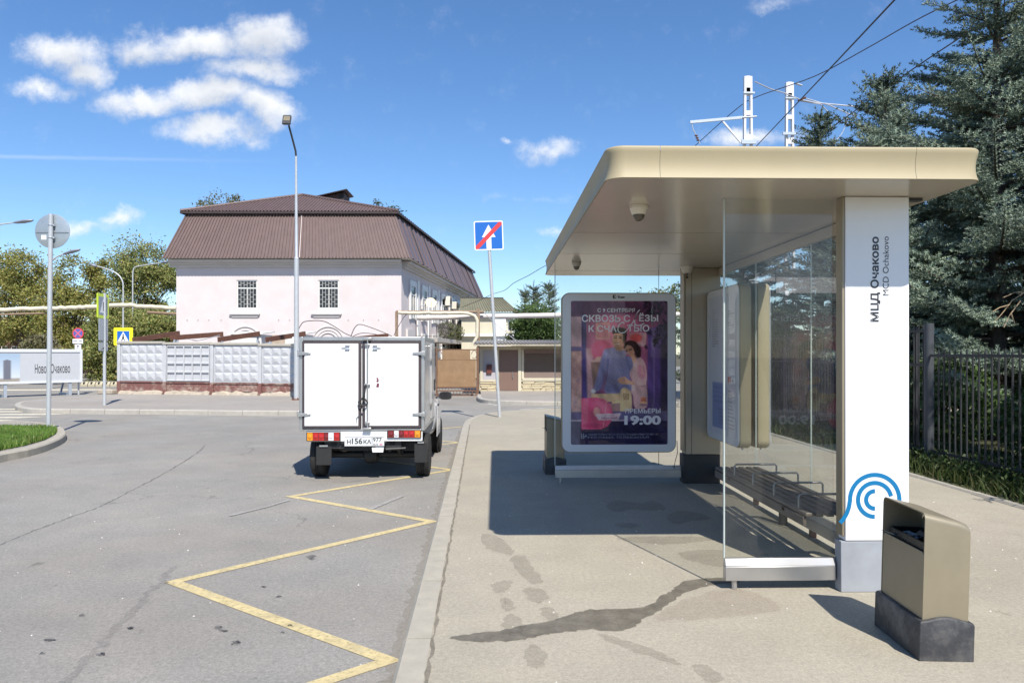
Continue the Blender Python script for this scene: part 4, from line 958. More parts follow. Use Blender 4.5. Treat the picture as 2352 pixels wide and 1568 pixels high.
# ------------------------------------------------------------------ litter bins
def build_bin(loc, rot, label):
    root = thing('litter_bin', label, 'litter bin', loc, rot, 'bronze litter bins beside the bus shelter')
    W_, D_ = .225, .455       # x, y
    x0, x1, y0, y1 = 0, W_, 0, D_
    # flared dark foot with a raised middle on the short sides
    b = MB(); r0 = [(-.012, -.012), (W_ + .012, -.012), (W_ + .012, D_ + .012), (-.012, D_ + .012)]
    def ring(ins, z, bump=0.0):
        pts = []; n = 8
        a = [(x0 - ins, y0 - ins), (x1 + ins, y0 - ins), (x1 + ins, y1 + ins), (x0 - ins, y1 + ins)]
        for i in range(4):
            p, q = a[i], a[(i + 1) % 4]
            for k in range(n):
                t = k / n; e = bump * max(0, math.cos((t - .5) * math.pi * 1.15)) if i in (0, 2) else 0
                pts.append((p[0] + (q[0] - p[0]) * t, p[1] + (q[1] - p[1]) * t, z + e))
        return pts
    b.loft([ring(.022, .0), ring(.022, .02), ring(.022, .185, .024), ring(.016, .197, .024), ring(.004, .200, .022)]); 
    foot = b.build('foot', M('bin_foot', (.034, .034, .037), .55, var=.45, scale=7, dirt=.75, dirtcol=(.17, .16, .145), dscale=4.5, bump=.15), root, bevel=.004)
    # bent sheet: front, top, back, the top falling to the right
    def prof(h, ins=0):
        r = .032; pts = [(y0 + ins, .16)]
        for k in range(6):
            a = R(180 - 90 * k / 5); pts.append((y0 + ins + (r - ins) + (r - ins) * math.cos(a), h - r + (r - ins) * math.sin(a)))
        for k in range(6):
            a = R(90 - 90 * k / 5); pts.append((y1 - r + (r - ins) * math.cos(a), h - r + (r - ins) * math.sin(a)))
        pts.append((y1 - ins, .16)); return pts
    b = MB(); rings = []
    hs = lambda x: .735 - .048 * (x / W_)
    xs_ = [x0, x0 + .05, x1 - .06, x1 - .03, x1 - .01, x1]; dr = [0, 0, 0, .003, .009, .020]
    for x, d in zip(xs_, dr): rings.append([(x, y, z) for y, z in prof(hs(x) - d)])
    for x, d in zip(xs_[::-1], dr[::-1]): rings.append([(x, y, z) for y, z in prof(hs(x) - d, .006)])
    n = len(rings[0]); vs = [p for r_ in rings for p in r_]; fs = []
    for i in range(len(rings)):
        j = (i + 1) % len(rings)
        for k in range(n - 1): fs.append((i * n + k, i * n + k + 1, j * n + k + 1, j * n + k))
    b.add(vs, fs); b.build('hood', m_bronze, root, smooth=40)
    # long walls: the side towards the road stops lower and leaves an opening
    b = MB(); b.prism(rrect(y0 + .008, y1 - .008, .10, .535, .022, 4), x0 + .002, x0 + .010, fr=lambda a, c, d: (d, a, c)); b.build('door', m_bronze, root, bevel=.002)
    b = MB(); b.prism([(y0 + .008, .16), (y1 - .008, .16), (y1 - .008, .62), (y1 - .05, .665), (y0 + .05, .665), (y0 + .008, .62)], x1 - .012, x1 - .003, fr=lambda a, c, d: (d, a, c)); b.build('side_panel', m_bronze, root, bevel=.002)
    # inner bucket with its bag edge and rubbish
    b = MB(); o_ = rrect(x0 + .02, x1 - .02, y0 + .03, y1 - .03, .02, 3); i_ = rrect(x0 + .028, x1 - .028, y0 + .038, y1 - .038, .018, 3)
    b.loft([[(x, y, .2) for x, y in o_], [(x, y, .575) for x, y in o_], [(x, y, .575) for x, y in i_], [(x, y, .40) for x, y in i_]]); b.build('liner', M('bin_bag', (.012, .014, .014), .3, var=.3, bump=.5, bscale=30), root, smooth=30)
    r2 = random.Random(5); b = MB()
    for k in range(7):
        c = Vector((r2.uniform(.05, .14), r2.uniform(.12, .36), .53 + r2.uniform(0, .04))); pts = [c + Vector((r2.gauss(0, .03), r2.gauss(0, .04), r2.gauss(0, .02))) for _ in range(5)]
        b.add(pts, [(0, 1, 2), (0, 2, 3), (0, 3, 4), (1, 2, 4)])
    b.build('rubbish', M('rubbish', (.30, .33, .35), .5, var=.5, scale=40), root)
p = gnd(2112, 1518, 0)
build_bin((p.x + .022, p.y + .022, 0), (0, R(1.6), R(-3.5)), 'near bronze litter bin with a dark foot standing beside the white shelter pillar')
p = gnd(1251, 1090, 0)
build_bin((p.x + .03, p.y + .03, 0), (0, 0, 0), 'distant bronze litter bin behind the far glass of the bus shelter')

# ------------------------------------------------------------------ the delivery pickup with a white box body
def build_truck():
    c = at(832, 900, 9.72); L0 = (c.x, 9.72, RZ)
    root = thing('delivery_truck', 'small white box truck seen from behind with two white rear doors and a number plate', 'truck', L0, (0, 0, R(.6)))
    P = lambda b, n, m, p=root, **k: b.build(n, m, p, **k)
    K = .001597
    X = lambda zx: (zx - 692) * K
    Z = lambda zy: 1.885 - (zy - 345) * K
    m_pan = M('box_white', (.80, .80, .80), .32, var=.02, scale=2, coat=.25, dirt=.08, dirtcol=(.5, .48, .45))
    m_side = M('box_side', (.62, .61, .61), .25, .2, var=.04, scale=1.5)
    m_cab = M('cab_white', (.74, .74, .75), .2, var=.02, coat=.6)
    m_seal = M('door_seal', (.055, .042, .046), .6, var=.15)
    m_under = M('underbody', (.02, .02, .021), .6, var=.4, scale=9)
    hw = .817; zb, zt, ln = .66, 1.885, 1.80
    # box body: white core with aluminium edge profiles
    b = MB(); b.box(-hw + .01, hw - .01, .035, ln - .01, zb + .01, zt - .01); P(b, 'cargo_box', m_pan)
    b = MB()
    for sx in (-1, 1):
        xa, xb = sorted((sx * hw, sx * (hw - .05)))
        b.box(xa, xb, -.004, .05, zb, zt); b.box(xa, xb, ln - .05, ln, zb, zt)
    b.box(-hw + .05, hw - .05, -.002, .05, zt - .05, zt); b.box(-hw + .05, hw - .05, -.002, .05, zb, zb + .022)
    for sx in (-1, 1):
        xa, xb = sorted((sx * hw, sx * (hw - .04))); b.box(xa, xb, .05, ln - .05, zt - .045, zt); b.box(xa, xb, .05, ln - .05, zb, zb + .045)
    P(b, 'edge_profile', m_alu, bevel=.005)
    for sx in (-1, 1):
        xa, xb = sorted((sx * (hw - .0095), sx * (hw - .004))); b = MB(); b.box(xa, xb, .051, ln - .051, zb + .046, zt - .046); P(b, 'side_panel', m_side)
    # rear doors with dark rubber seal
    for (a, e) in ((206, 683), (697, 1172)):
        b = MB(); b.box(X(a), X(e), -.016, .034, Z(1092), Z(380))
        d = P(b, 'rear_door', m_seal, bevel=.006)
        b = MB(); w = 24 * K * .85; b.box(X(a) + w, X(e) - w, -.026, -.0165, Z(1092) + w, Z(380) - w); P(b, 'door_panel', m_pan, d, bevel=.004)
        s = 1 if a > 600 else -1
        for zy in (480, 978):   # strap hinges
            b = MB(); x1 = X(1207 if s > 0 else 178); xm = X(1105 if s > 0 else 278); z = Z(zy)
            b.hexa([(x1, -.040, z - .028), (xm, -.040, z - .012), (xm, -.0265, z - .012), (x1, -.0265, z - .028), (x1, -.040, z + .028), (xm, -.040, z + .012), (xm, -.0265, z + .012), (x1, -.0265, z + .028)])
            b.tube([(x1, -.03, z - .045), (x1, -.03, z + .045)], .012, 10)
            for t in (.25, .5, .75): b.lathe([(.007, 0), (.007, -.006), (.001, -.007)], 8, (x1 + (xm - x1) * t, -.040, z), 'y')
            P(b, 'hinge', m_alu, d, bevel=.002)
        zx = 575 if s < 0 else 800
        b = MB(); x = X(zx); z = Z(430); b.box(x - .03, x + .03, -.05, -.0265, z + .018, z + .028); b.box(x - .03, x + .03, -.05, -.0265, z - .028, z - .018); b.tube([(x - .075 * (1 if s < 0 else -.3), -.04, z), (x + .075 * (1 if s > 0 else -.3), -.04, z)], .006, 6); P(b, 'holdback', m_steel, d)
    # lock rod with its cams and folding handle
    b = MB(); xr = X(740); b.tube([(xr, -.045, Z(1100)), (xr, -.045, Z(352))], .0095, 10); rod = P(b, 'lock_rod', m_alu, smooth=40)
    for zy, wd in ((360, 40), (410, 22), (735, 26), (1045, 22), (1092, 36)):
        b = MB(); b.box(xr - wd * K, xr + wd * K * .8, -.056, -.027, Z(zy) - .014, Z(zy) + .014); P(b, 'rod_bracket', m_alu, rod, bevel=.004)
    b = MB(); b.tube([(X(727), -.06, Z(735)), (X(718), -.064, Z(790)), (X(702), -.066, Z(845)), (X(668), -.066, Z(875)), (X(672), -.066, Z(900)), (X(730), -.066, Z(902)), (X(742), -.066, Z(880)), (X(712), -.066, Z(840))], .011, 8); P(b, 'lock_handle', m_dark, rod, smooth=50)
    b = MB(); b.tube([(X(668), -.032, Z(985)), (X(648), -.04, Z(1010)), (X(648), -.04, Z(1040))], .006, 6); P(b, 'pull_loop', m_alu, smooth=50)
    # the sticker on the right door
    b = MB(); x, z = X(820), Z(720); b.box(x - .03, x + .03, -.0272, -.0265, z - .085, z + .085)
    P(b, 'sticker', M('sticker_white', (.72, .72, .74), .4, var=0))
    b = MB()
    for k, (dx, dz, r) in enumerate(((-.004, .055, .014), (.004, .038, .012), (-.002, .02, .016), (.004, -.02, .018), (0, -.045, .02))): b.add([(x + dx + r * math.cos(t), -.0278, z + dz + r * .8 * math.sin(t)) for t in np.linspace(0, 6.283, 10, endpoint=False)], [tuple(range(10))])
    P(b, 'sticker_mark', M('sticker_red', (.16, .03, .04), .4, var=.3, scale=60))
    # side door on the kerb side
    b = MB(); b.box(hw - .0035, hw + .012, .98, 1.62, zb + .07, zt - .08); sd = P(b, 'side_door', m_side, bevel=.005)
    for z in (zb + .28, zt - .3):
        b = MB(); b.box(hw + .0125, hw + .024, .93, 1.08, z - .03, z + .03); P(b, 'side_hinge', m_alu, sd, bevel=.003)
    b = MB(); b.box(hw + .0125, hw + .03, 1.50, 1.55, zb + .45, zb + .62); P(b, 'side_latch', m_dark, sd, bevel=.003)
    b = MB(); b.tube([(hw + .004, .45, zt - .12), (hw + .03, .45, zt - .12)], .018, 10); P(b, 'marker_lamp', m_alu)
    # tail board with lamp clusters
    b = MB(); b.box(X(238), X(1182), .01, .07, Z(1200), Z(1112)); tb = P(b, 'tail_board', m_pan, bevel=.006)
    m_red = M('lamp_red', (.42, .014, .012), .12, var=.15, scale=60, coat=.8); m_amb = M('lamp_amber', (.75, .27, .01), .12, var=.1, scale=60, coat=.8); m_clr = M('lamp_clear', (.72, .70, .72), .12, var=.1, scale=60, coat=.8); m_drk = M('lamp_dark_red', (.17, .012, .012), .15, var=.2, scale=60, coat=.8)
    for zxs, y0_, y1_, cols in (((246, 294, 340, 386, 418, 464, 510), 1190, 1127, (m_amb, m_red, m_red, m_drk, m_clr, m_red)), ((902, 952, 992, 1030, 1072, 1120, 1168), 1166, 1112, (m_drk, m_clr, m_drk, m_red, m_red, m_amb))):
        b = MB(); b.box(X(zxs[0]) - .01, X(zxs[-1]) + .01, -.012, .0095, Z(y0_) - .008, Z(y1_) + .008); cl = P(b, 'tail_lamp', m_dark, tb, bevel=.004)
        for i, m in enumerate(cols):
            xa, xb = X(zxs[i]) + .003, X(zxs[i + 1]) - .003; za, zc = Z(y0_), Z(y1_); b = MB()
            b.box(xa, xb, -.020, -.0125, za, zc); cx, cz = (xa + xb) / 2, (za + zc) / 2
            b.lathe([(.027, -.0205), (.024, -.027), (.012, -.031), (.001, -.032)], 16, (cx, 0, cz), 'y'); o = P(b, 'tail_lamp_lens', m, tb, smooth=35)
    # number plate
    b = MB(); b.box(X(520), X(890), .012, .02, Z(1215), Z(1158)); P(b, 'plate_holder', m_dark)
    b = MB(); b.prism(rrect(X(550), X(872), Z(1240), Z(1162), .008, 3), -.014, -.008, fr=lambda a, c, d: (a, d, c)); pl = P(b, 'number_plate', M('plate_white', (.62, .63, .64), .35, var=.02))
    b = MB(); fp = lambda a, c: (X(a), -.0148, Z(c))
    put_text(b, 'Н', fp, 570, 600, 1220, 1184, .02); put_text(b, '156', fp, 610, 694, 1220, 1172, .02); put_text(b, 'КА', fp, 704, 766, 1219, 1184, .02); put_text(b, '977', fp, 780, 852, 1203, 1168, .01)
    b.add([fp(772, 1238), fp(775, 1238), fp(775, 1164), fp(772, 1164)], [(0, 1, 2, 3)])
    put_text(b, 'RUS', fp, 784, 822, 1232, 1216, .01)
    for seg in (((552, 1240), (870, 1240), (870, 1236), (552, 1236)), ((552, 1166), (870, 1166), (870, 1163), (552, 1163))): b.add([fp(*s) for s in seg], [(0, 1, 2, 3)])
    P(b, 'plate_lettering', M('plate_black', (.015, .015, .015), .5, var=0), pl)
    b = MB(); b.add([fp(834, 1231), fp(858, 1231), fp(858, 1217), fp(834, 1217)], [(0, 1, 2, 3)]); P(b, 'plate_flag', M('plate_flag', (.55, .25, .3), .5, var=0), pl)
    # chassis: rails, axle, tank, tow plate
    b = MB()
    for x in (-.38, .38): b.box(x - .04, x + .04, .06, 3.3, .46, .60)
    b.box(-.74, .74, .07, 1.8, .60, .655); b.box(-.5, .5, .06, .12, .42, .58); P(b, 'chassis', m_under)
    b = MB(); b.tube([(-.72, .46, .29), (.72, .46, .29)], .045, 10); b.lathe([(.02, -.12), (.11, -.08), (.13, 0), (.11, .08), (.02, .12)], 14, (.05, .46, .29), 'x'); P(b, 'rear_axle', m_under, smooth=40)
    b = MB(); b.box(-.62, .30, .95, 1.75, .26, .585); P(b, 'fuel_tank', m_under, bevel=.04)
    b = MB(); b.box(-.70, .72, .30, .34, .36, .60); b.box(-.30, .34, .14, .28, .38, .50); b.tube([(.34, .12, .40), (.34, .7, .36), (.3, 1.6, .34)], .035, 8); P(b, 'underframe', m_under)
    for s in (-.46, .46):
        b = MB(); b.tube([(s, -.10 + .2, .42), (s, .3, .33), (s, .46, .31), (s, .7, .34), (s, 1.1, .44)], .03, 6); P(b, 'leaf_spring', m_under)
    b = MB(); b.lathe([(.005, 0), (.075, .005), (.08, .03), (.08, .42), (.075, .44), (.005, .445)], 14, (X(525), .16, Z(1250)), 'y'); P(b, 'silencer', M('silencer', (.12, .085, .06), .6, .4, var=.4, scale=10), smooth=40)
    b = MB(); b.hexa([(X(775), .0, Z(1290)), (X(862), .0, Z(1290)), (X(862), .02, Z(1290)), (X(775), .02, Z(1290)), (X(768), .0, Z(1242)), (X(868), .0, Z(1242)), (X(868), .02, Z(1242)), (X(768), .02, Z(1242))]); P(b, 'tow_plate', m_white, bevel=.003)
    b = MB(); b.box(X(690), X(800), .0, .02, Z(1250), Z(1238)); b.tube([(X(880), .05, Z(1268)), (X(1040), .08, Z(1262))], .016, 8); P(b, 'tow_bar', m_dark)
    # mudflaps, wheels
    for a, e, y0_, y1_ in ((311, 436, 1240, 1397), (1114, 1220, 1215, 1380)):
        b = MB(); b.box(X(a), X(e), .045, .053, Z(y1_), Z(y0_)); mf = P(b, 'mudflap', m_black, bevel=.004)
        b = MB(); b.box(X(a) + .045, X(e) - .045, .030, .044, Z(y0_) - .008, Z(y0_) + .014); P(b, 'flap_bracket', m_alu, mf)
    m_tyre = M('tyre', (.022, .021, .021), .8, var=.25, scale=20, bump=.4, bscale=50); m_rim = M('rim', (.42, .42, .43), .4, .6, var=.1)
    wheel_p = None
    for sx, yy in ((-1, .46), (1, .46), (-1, 2.94), (1, 2.94)):
        xx = .70; r = .292
        prof = [(.17, -.085), (.24, -.092), (.278, -.084), (r, -.066), (r, -.022), (r - .008, -.018), (r - .008, -.012), (r, -.008), (r, .008), (r - .008, .012), (r - .008, .018), (r, .022), (r, .066), (.278, .084), (.24, .092), (.17, .085)]
        b = MB(); b.lathe(prof, 40, (sx * xx + .06, yy, r), 'x'); ty = P(b, 'tyre', m_tyre, smooth=35)
        b = MB(); b.lathe([(.17, -.08 * sx), (.172, .075 * sx), (.15, .06 * sx), (.12, .03 * sx), (.07, .045 * sx), (.03, .06 * sx), (.001, .06 * sx)], 24, (sx * xx + .06, yy, r), 'x'); P(b, 'rim', m_rim, ty, smooth=35)
    # cab ahead of the box
    def oval(y, w, z0, z1, e=3.2, n=24):
        pts = []
        for k in range(n):
            a = 2 * math.pi * k / n; ca, sa = math.cos(a), math.sin(a)
            pts.append((w * math.copysign(abs(ca) ** (2 / e), ca), y, (z0 + z1) / 2 + (z1 - z0) / 2 * math.copysign(abs(sa) ** (2 / e), sa)))
        return pts
    b = MB(); b.loft([oval(1.84, .80, .30, 1.00), oval(2.0, .835, .28, 1.02), oval(2.5, .84, .27, 1.03), oval(3.0, .84, .27, 1.02), oval(3.35, .83, .28, .98), oval(3.62, .80, .30, .90), oval(3.76, .72, .34, .80), oval(3.80, .6, .40, .70)]); cab = P(b, 'cab', m_cab, smooth=40)
    b = MB(); b.loft([[(-.74, 1.86, .98), (.74, 1.86, .98), (.76, 2.95, .98), (-.76, 2.95, .98)], [(-.60, 1.88, 1.42), (.60, 1.88, 1.42), (.58, 2.42, 1.45), (-.58, 2.42, 1.45)]]); P(b, 'cab_roof', m_cab, bevel=.05, seg=3)
    m_cg = M('cab_glass', (.015, .018, .02), .06, var=0, coat=.5)
    b = MB()
    for s in (-1, 1):
        xo = lambda t: s * (.752 - .15 * t)
        b.add([(xo(.12), 1.98, 1.02), (xo(.12) + .006 * s, 2.78, 1.02), (xo(.88), 2.40, 1.38), (xo(.88), 2.0, 1.38)], [(0, 1, 2, 3)])
    P(b, 'side_window', m_cg)
    b = MB(); b.add([(-.64, 2.93, 1.03), (.64, 2.93, 1.03), (.54, 2.50, 1.40), (-.54, 2.50, 1.40)], [(0, 1, 2, 3)]); P(b, 'windscreen', m_cg)
    for s in (-1, 1):
        b = MB(); xa, xb = sorted((s * .838, s * .846)); b.prism([(1.95, .36), (2.75, .36), (2.78, .95), (1.95, .96)], xa, xb, fr=lambda a, c, d: (d, a, c)); dr = P(b, 'cab_door', m_cab, cab, bevel=.004)
        b = MB(); xa, xb = sorted((s * .847, s * .868)); b.box(xa, xb, 2.0, 2.14, .84, .87); P(b, 'door_handle', m_dark, dr, bevel=.004)
        b = MB(); b.lathe([(.001, 0), (.34, .0), (.34, .02), (.001, .02)], 24, (s * .80 - .01, 2.94, .292), 'x'); P(b, 'wheel_arch', m_under)
        # mirror: black shell on a stalk
        cx = s * .945; b = MB(); n = 14
        rings = []
        for y, sc in ((2.56, .55), (2.535, .9), (2.50, 1.0), (2.47, .96)):
            rings.append([(cx + sc * (.105 * math.copysign(abs(math.cos(a)) ** .6, math.cos(a))) * 1.0, y, .975 + sc * .066 * math.copysign(abs(math.sin(a)) ** .6, math.sin(a))) for a in np.linspace(0, 2 * math.pi, n, endpoint=False)])
        b.loft(rings); b.tube([(s * .78, 2.54, .94), (s * .90, 2.53, .955)], .022, 8); mr = P(b, 'mirror', m_dark, cab, smooth=40)
        b = MB(); b.add([(x_, 2.4695, z_) for x_, y_, z_ in [(cx + .9 * (p[0] - cx), 0, .975 + .9 * (p[2] - .975)) for p in rings[-1]]], [tuple(range(n))]); P(b, 'mirror_glass', M('mirror_glass', (.05, .05, .055), .05, .6, var=0), cab)
        b = MB(); b.box(*sorted((s * .50, s * .72)), 3.72, 3.79, .62, .76); P(b, 'headlamp', m_clr, cab, bevel=.02)
    b = MB(); b.box(-.70, .70, 3.70, 3.82, .32, .48); P(b, 'bumper', m_dark, cab, bevel=.03)
build_truck()

# ------------------------------------------------------------------ signs and lamps
m_pole = M('pole_grey', (.50, .515, .525), .4, .25, var=.06, scale=10, dirt=.2, dirtcol=(.35, .34, .32))
m_signback = M('sign_back', (.40, .44, .46), .4, .55, var=.06, scale=8)
m_sw = M('sign_white', (.78, .78, .78), .35, var=.02); m_sb = M('sign_blue', (.015, .13, .48), .35, var=.03); m_sr = M('sign_red', (.62, .05, .05), .35, var=.03); m_sy = M('sign_yellow_green', (.62, .78, .03), .35, var=.03)
m_syel = M('sign_yellow', (.86, .78, .02), .35, var=.03); m_sbl = M('sign_black', (.02, .02, .02), .4, var=0)
# round sign seen from behind
p = gnd(111, 986, 0); root = thing('road_sign', 'round road sign seen from its grey back on a tall pole in the grass island', 'road sign', p)
top = zat(496, p.y) ; zc = zat(534, p.y); tx = at(117, 500, p.y).x - p.x
b = MB(); b.tube([(0, 0, -.05), (tx * .5, 0, top * .5), (tx, 0, top)], .044, 16); b.build('pole', m_pole, root, smooth=40)
b = MB(); b.lathe([(.001, .062), (.344, .062), (.35, .058), (.35, .048), (.345, .046), (.001, .046)], 48, (tx + .0, 0, zc), 'y'); b.build('plate', m_signback, root, smooth=35)
b = MB(); b.lathe([(.001, .0625), (.34, .0625), (.34, .064), (.001, .064)], 40, (tx, 0, zc), 'y'); b.build('face', m_sb, root)
b = MB(); b.box(tx - .33, tx + .33, .034, .0455, zc - .036, zc - .006); b.build('stiffener', m_alu, root, bevel=.003)
for dz in (.115, -.14):
    b = MB(); b.tube([(tx + .05 * math.cos(a), .05 * math.sin(a), zc + dz) for a in np.linspace(0, 6.283, 13)], .008, 6, cap=False); b.box(tx + .045, tx + .075, -.02, .02, zc + dz - .018, zc + dz + .018); b.build('clamp', m_steel, root)
b = MB(); b.box(tx - .22, tx - .12, .0445, .0458, zc - .17, zc - .08); b.build('maker_label', m_white, root)
# leaning end of one-way sign
p = gnd(1148, 957.5, 0); pt = at(1124, 577, p.y) - p; root = thing('road_sign', 'square blue end of one way sign with a red stroke on a leaning pole', 'road sign', p)
cz = at(1122.5, 541.5, p.y) - p
b = MB(); b.tube([(0, 0, -.05), (pt.x, 0, pt.z), (cz.x, 0.0, cz.z + .2)], .040, 16); b.build('pole', m_pole, root, smooth=40)
ux = Vector((1, 0, .032)).normalized(); uz = Vector((-.032, 0, 1)).normalized()
fr = lambda a, c, d: tuple(cz + ux * a + uz * c + Vector((0, -.045 - d, 0)))
h = .352
b = MB(); b.prism(rrect(-h, h, -h, h, .04, 5), -.012, 0, fr=fr); b.build('plate', m_sw, root)
b = MB(); b.prism(rrect(-h + .026, h - .026, -h + .026, h - .026, .025, 4), .0002, .0012, fr=fr); b.build('face', m_sb, root)
b = MB(); b.prism([(-.06, -h + .03), (.06, -h + .03), (.06, -.04), (.165, -.04), (0, .26), (-.165, -.04), (-.06, -.04)], .0014, .0024, fr=fr); b.build('arrow', m_sw, root)
q = .058; e = h - .03
b = MB(); b.prism([(-e, -e), (-e + 1.2 * q, -e), (e, e - 1.2 * q), (e, e), (e - 1.2 * q, e), (-e, -e + 1.2 * q)], .0026, .0036, fr=fr); b.build('stroke', m_sr, root)
# edge-on pedestrian crossing sign with boards below it
p = gnd(240, 930, 0); root = thing('road_sign', 'yellow green edged pedestrian crossing sign turned sideways on a pole by the far kerb', 'road sign', p); s = p.y / FPX
b = MB(); b.tube([(0, 0, -.05), (0, 0, zat(675, p.y))], .045, 12); b.build('pole', m_pole, root, smooth=40)
def turned(px, py0, py1, w, yaw, matb, matf, inset, name, oy=-.07):
    cx = (px - 240) * s; cy = oy; c = math.cos(yaw); n = math.sin(yaw); z0, z1 = zat(py1, p.y), zat(py0, p.y)
    fr = lambda a, b_, d: (cx + a * c + d * n, cy + a * n - d * c, b_)
    b = MB(); b.prism(rrect(-w / 2, w / 2, z0, z1, .03, 3), -.02, 0, fr=fr); o = b.build(name, matb, root)
    if matf:
        b = MB(); b.prism(rrect(-w / 2 + inset, w / 2 - inset, z0 + inset, z1 - inset, .02, 3), .0003, .002, fr=fr); b.build('face', matf, o)
    return fr, z0, z1, o
yaw = R(93)
fr, z0, z1, o = turned(240, 677, 732, .72, yaw, m_sy, M('face_grey_blue', (.22, .27, .33), .3, var=.05), .09, 'crossing_board')
b = MB(); b.prism([(-.2, z0 + .16), (.2, z0 + .16), (0, z1 - .14)], .0024, .003, fr=fr); b.build('triangle', m_sw, o)
b = MB(); b.prism([(-.012, z0 + .22), (.05, z0 + .2), (.02, z1 - .24), (-.03, z1 - .24)], .0034, .004, fr=fr); b.build('walker', m_sbl, o)
fr, z0, z1, o = turned(231.5, 677, 730, .72, yaw + R(8), m_dark, None, 0, 'crossing_board', oy=.05)
turned(241, 733, 783, .60, R(95), m_signback, M('face_pale', (.42, .45, .47), .4, var=.05), .03, 'plain_board')
fr, z0, z1, o = turned(241, 786, 806, .60, R(95), m_signback, M('face_pale2', (.50, .51, .5), .4, var=.05), .03, 'arrow_board')
b = MB(); b.prism([(-.2, z0 + .06), (.0, z0 + .1), (.2, z0 + .2), (.2, z0 + .16), (0, z0 + .06)], .0024, .003, fr=fr); b.build('arrow', m_sbl, o)
# yellow framed crossing sign above the fence
Y = 33.0; p = Vector((xat(283, Y), Y, 0)); root = thing('road_sign', 'bright yellow framed blue pedestrian crossing sign rising behind the concrete fence', 'road sign', p); s = Y / FPX
b = MB(); b.tube([(0, .05, -.1), (0, .05, zat(756, Y))], .05, 10); b.build('pole', m_pole, root, smooth=40)
fr = lambda a, c, d: (a, -d, c); z0, z1 = zat(793, Y), zat(753, Y); w = 43 * s / 2
b = MB(); b.prism(rrect(-w, w, z0, z1, .05, 4), -.02, 0, fr=fr); b.build('frame', m_syel, root)
b = MB(); b.prism([(-w + .15, z0 + .15), (w - .15, z0 + .15), (w - .15, z1 - .15), (-w + .15, z1 - .15)], .0005, .002, fr=fr); b.build('face', m_sb, root)
b = MB(); b.prism([(-.24, z0 + .18), (.24, z0 + .18), (0, z1 - .17)], .0024, .004, fr=fr); b.build('triangle', m_sw, root)
b = MB()
for seg in (((-.03, .42), (.03, .42), (.02, .5), (-.02, .5)), ((-.05, .28), (.04, .3), (.03, .41), (-.03, .41)), ((-.10, .2), (-.05, .2), (.01, .3), (-.04, .3)), ((.06, .2), (.1, .2), (.03, .3), (-.01, .3))): b.prism([(a, z0 + c) for a, c in seg], .0044, .006, fr=fr)
b.build('walker', m_sbl, root)
# round no-stopping sign by the billboard
Y = 30.5; p = Vector((xat(179, Y), Y, RZ)); root = thing('road_sign', 'small round red and blue no stopping sign with two white plates above the billboard end', 'road sign', p); s = Y / FPX
b = MB(); b.tube([(0, .05, 0), (0, .05, zat(756, Y) - RZ)], .035, 10); b.build('pole', m_pole, root, smooth=40)
fr = lambda a, c, d: (a, -d, c - RZ); zc = zat(766, Y); r = 12.5 * s
disc = lambda r, d0, d1, m, nm: (lambda b: (b.prism([(r * math.cos(a), zc + r * math.sin(a)) for a in np.linspace(0, 6.283, 32, endpoint=False)], d0, d1, fr=fr), b.build(nm, m, root)))(MB())
disc(r, -.015, 0, m_sr, 'rim'); disc(r * .82, .0004, .002, M('sign_violet', (.10, .10, .34), .4, var=.03), 'face')
for a in (45, -45):
    ca, sa = math.cos(R(a)), math.sin(R(a)); L_, w = r * .84, r * .11
    d = .0024 if a > 0 else .0034
    b = MB(); b.prism([(ca * t * L_ - sa * u * w, zc + sa * t * L_ + ca * u * w) for t, u in ((-1, -1), (1, -1), (1, 1), (-1, 1))], d, d + .001, fr=fr); b.build('bar', M('sign_pink_red', (.60, .12, .18), .4, var=.03), root)
for x0, x1, y0, y1, arrow in ((167, 190, 778.5, 789, 0), (172, 186, 791, 802, 1)):
    b = MB(); a0, a1 = (x0 - 179) * s, (x1 - 179) * s; b.prism([(a0, zat(y1, Y)), (a1, zat(y1, Y)), (a1, zat(y0, Y)), (a0, zat(y0, Y))], -.01, 0, fr=fr); o = b.build('plate', m_sw, root)
    b = MB(); mid = (a0 + a1) / 2; zm = (zat(y0, Y) + zat(y1, Y)) / 2
    if arrow: b.prism([(mid - .015, zm - .07), (mid + .015, zm - .07), (mid + .015, zm + .02), (mid + .05, zm + .02), (mid, zm + .08), (mid - .05, zm + .02), (mid - .015, zm + .02)], .0005, .002, fr=fr)
    else:
        b.prism([(a0 + .03, zm - .01), (mid - .03, zm - .01), (mid - .03, zm + .015), (a0 + .03, zm + .015)], .0005, .002, fr=fr); b.prism([(mid + .02, zm + .03), (a1 - .03, zm - .03), (a1 - .03, zm), (mid + .03, zm + .05)], .0005, .002, fr=fr)
    b.build('plate_print', m_sbl, o)

# tall street lamp in front of the pink house
p = gnd(681, 918, 0); Y = p.y; root = thing('street_lamp', 'tall grey street lamp with a dark square head in front of the pink house', 'street lamp', p); s = Y / FPX
b = MB(); b.tube([(0, 0, 0), (0, 0, zat(595, Y))], [.088, .076], 16); b.tube([(0, 0, zat(595, Y)), (0, 0, zat(590, Y)), (-.5 * s, 0, zat(500, Y)), (-1 * s, 0, zat(362, Y))], [.076, .055, .048, .036], 14); b.build('pole', m_pole, root, smooth=40)
b = MB(); b.lathe([(.16, 0), (.16, .03), (.10, .04)], 16); 
for k in range(6): b.lathe([(.02, .03), (.02, .07), (.001, .07)], 6, (.135 * math.cos(k * 1.047), .135 * math.sin(k * 1.047), 0))
b.build('base_flange', m_rust, root)
b = MB(); b.tube([(-1 * s, 0, zat(364, Y)), (-2 * s, 0, zat(350, Y)), (-7 * s, -.25, zat(318, Y)), (-10 * s, -.4, zat(300, Y))], .032, 10); b.build('arm', m_dark, root, smooth=40)
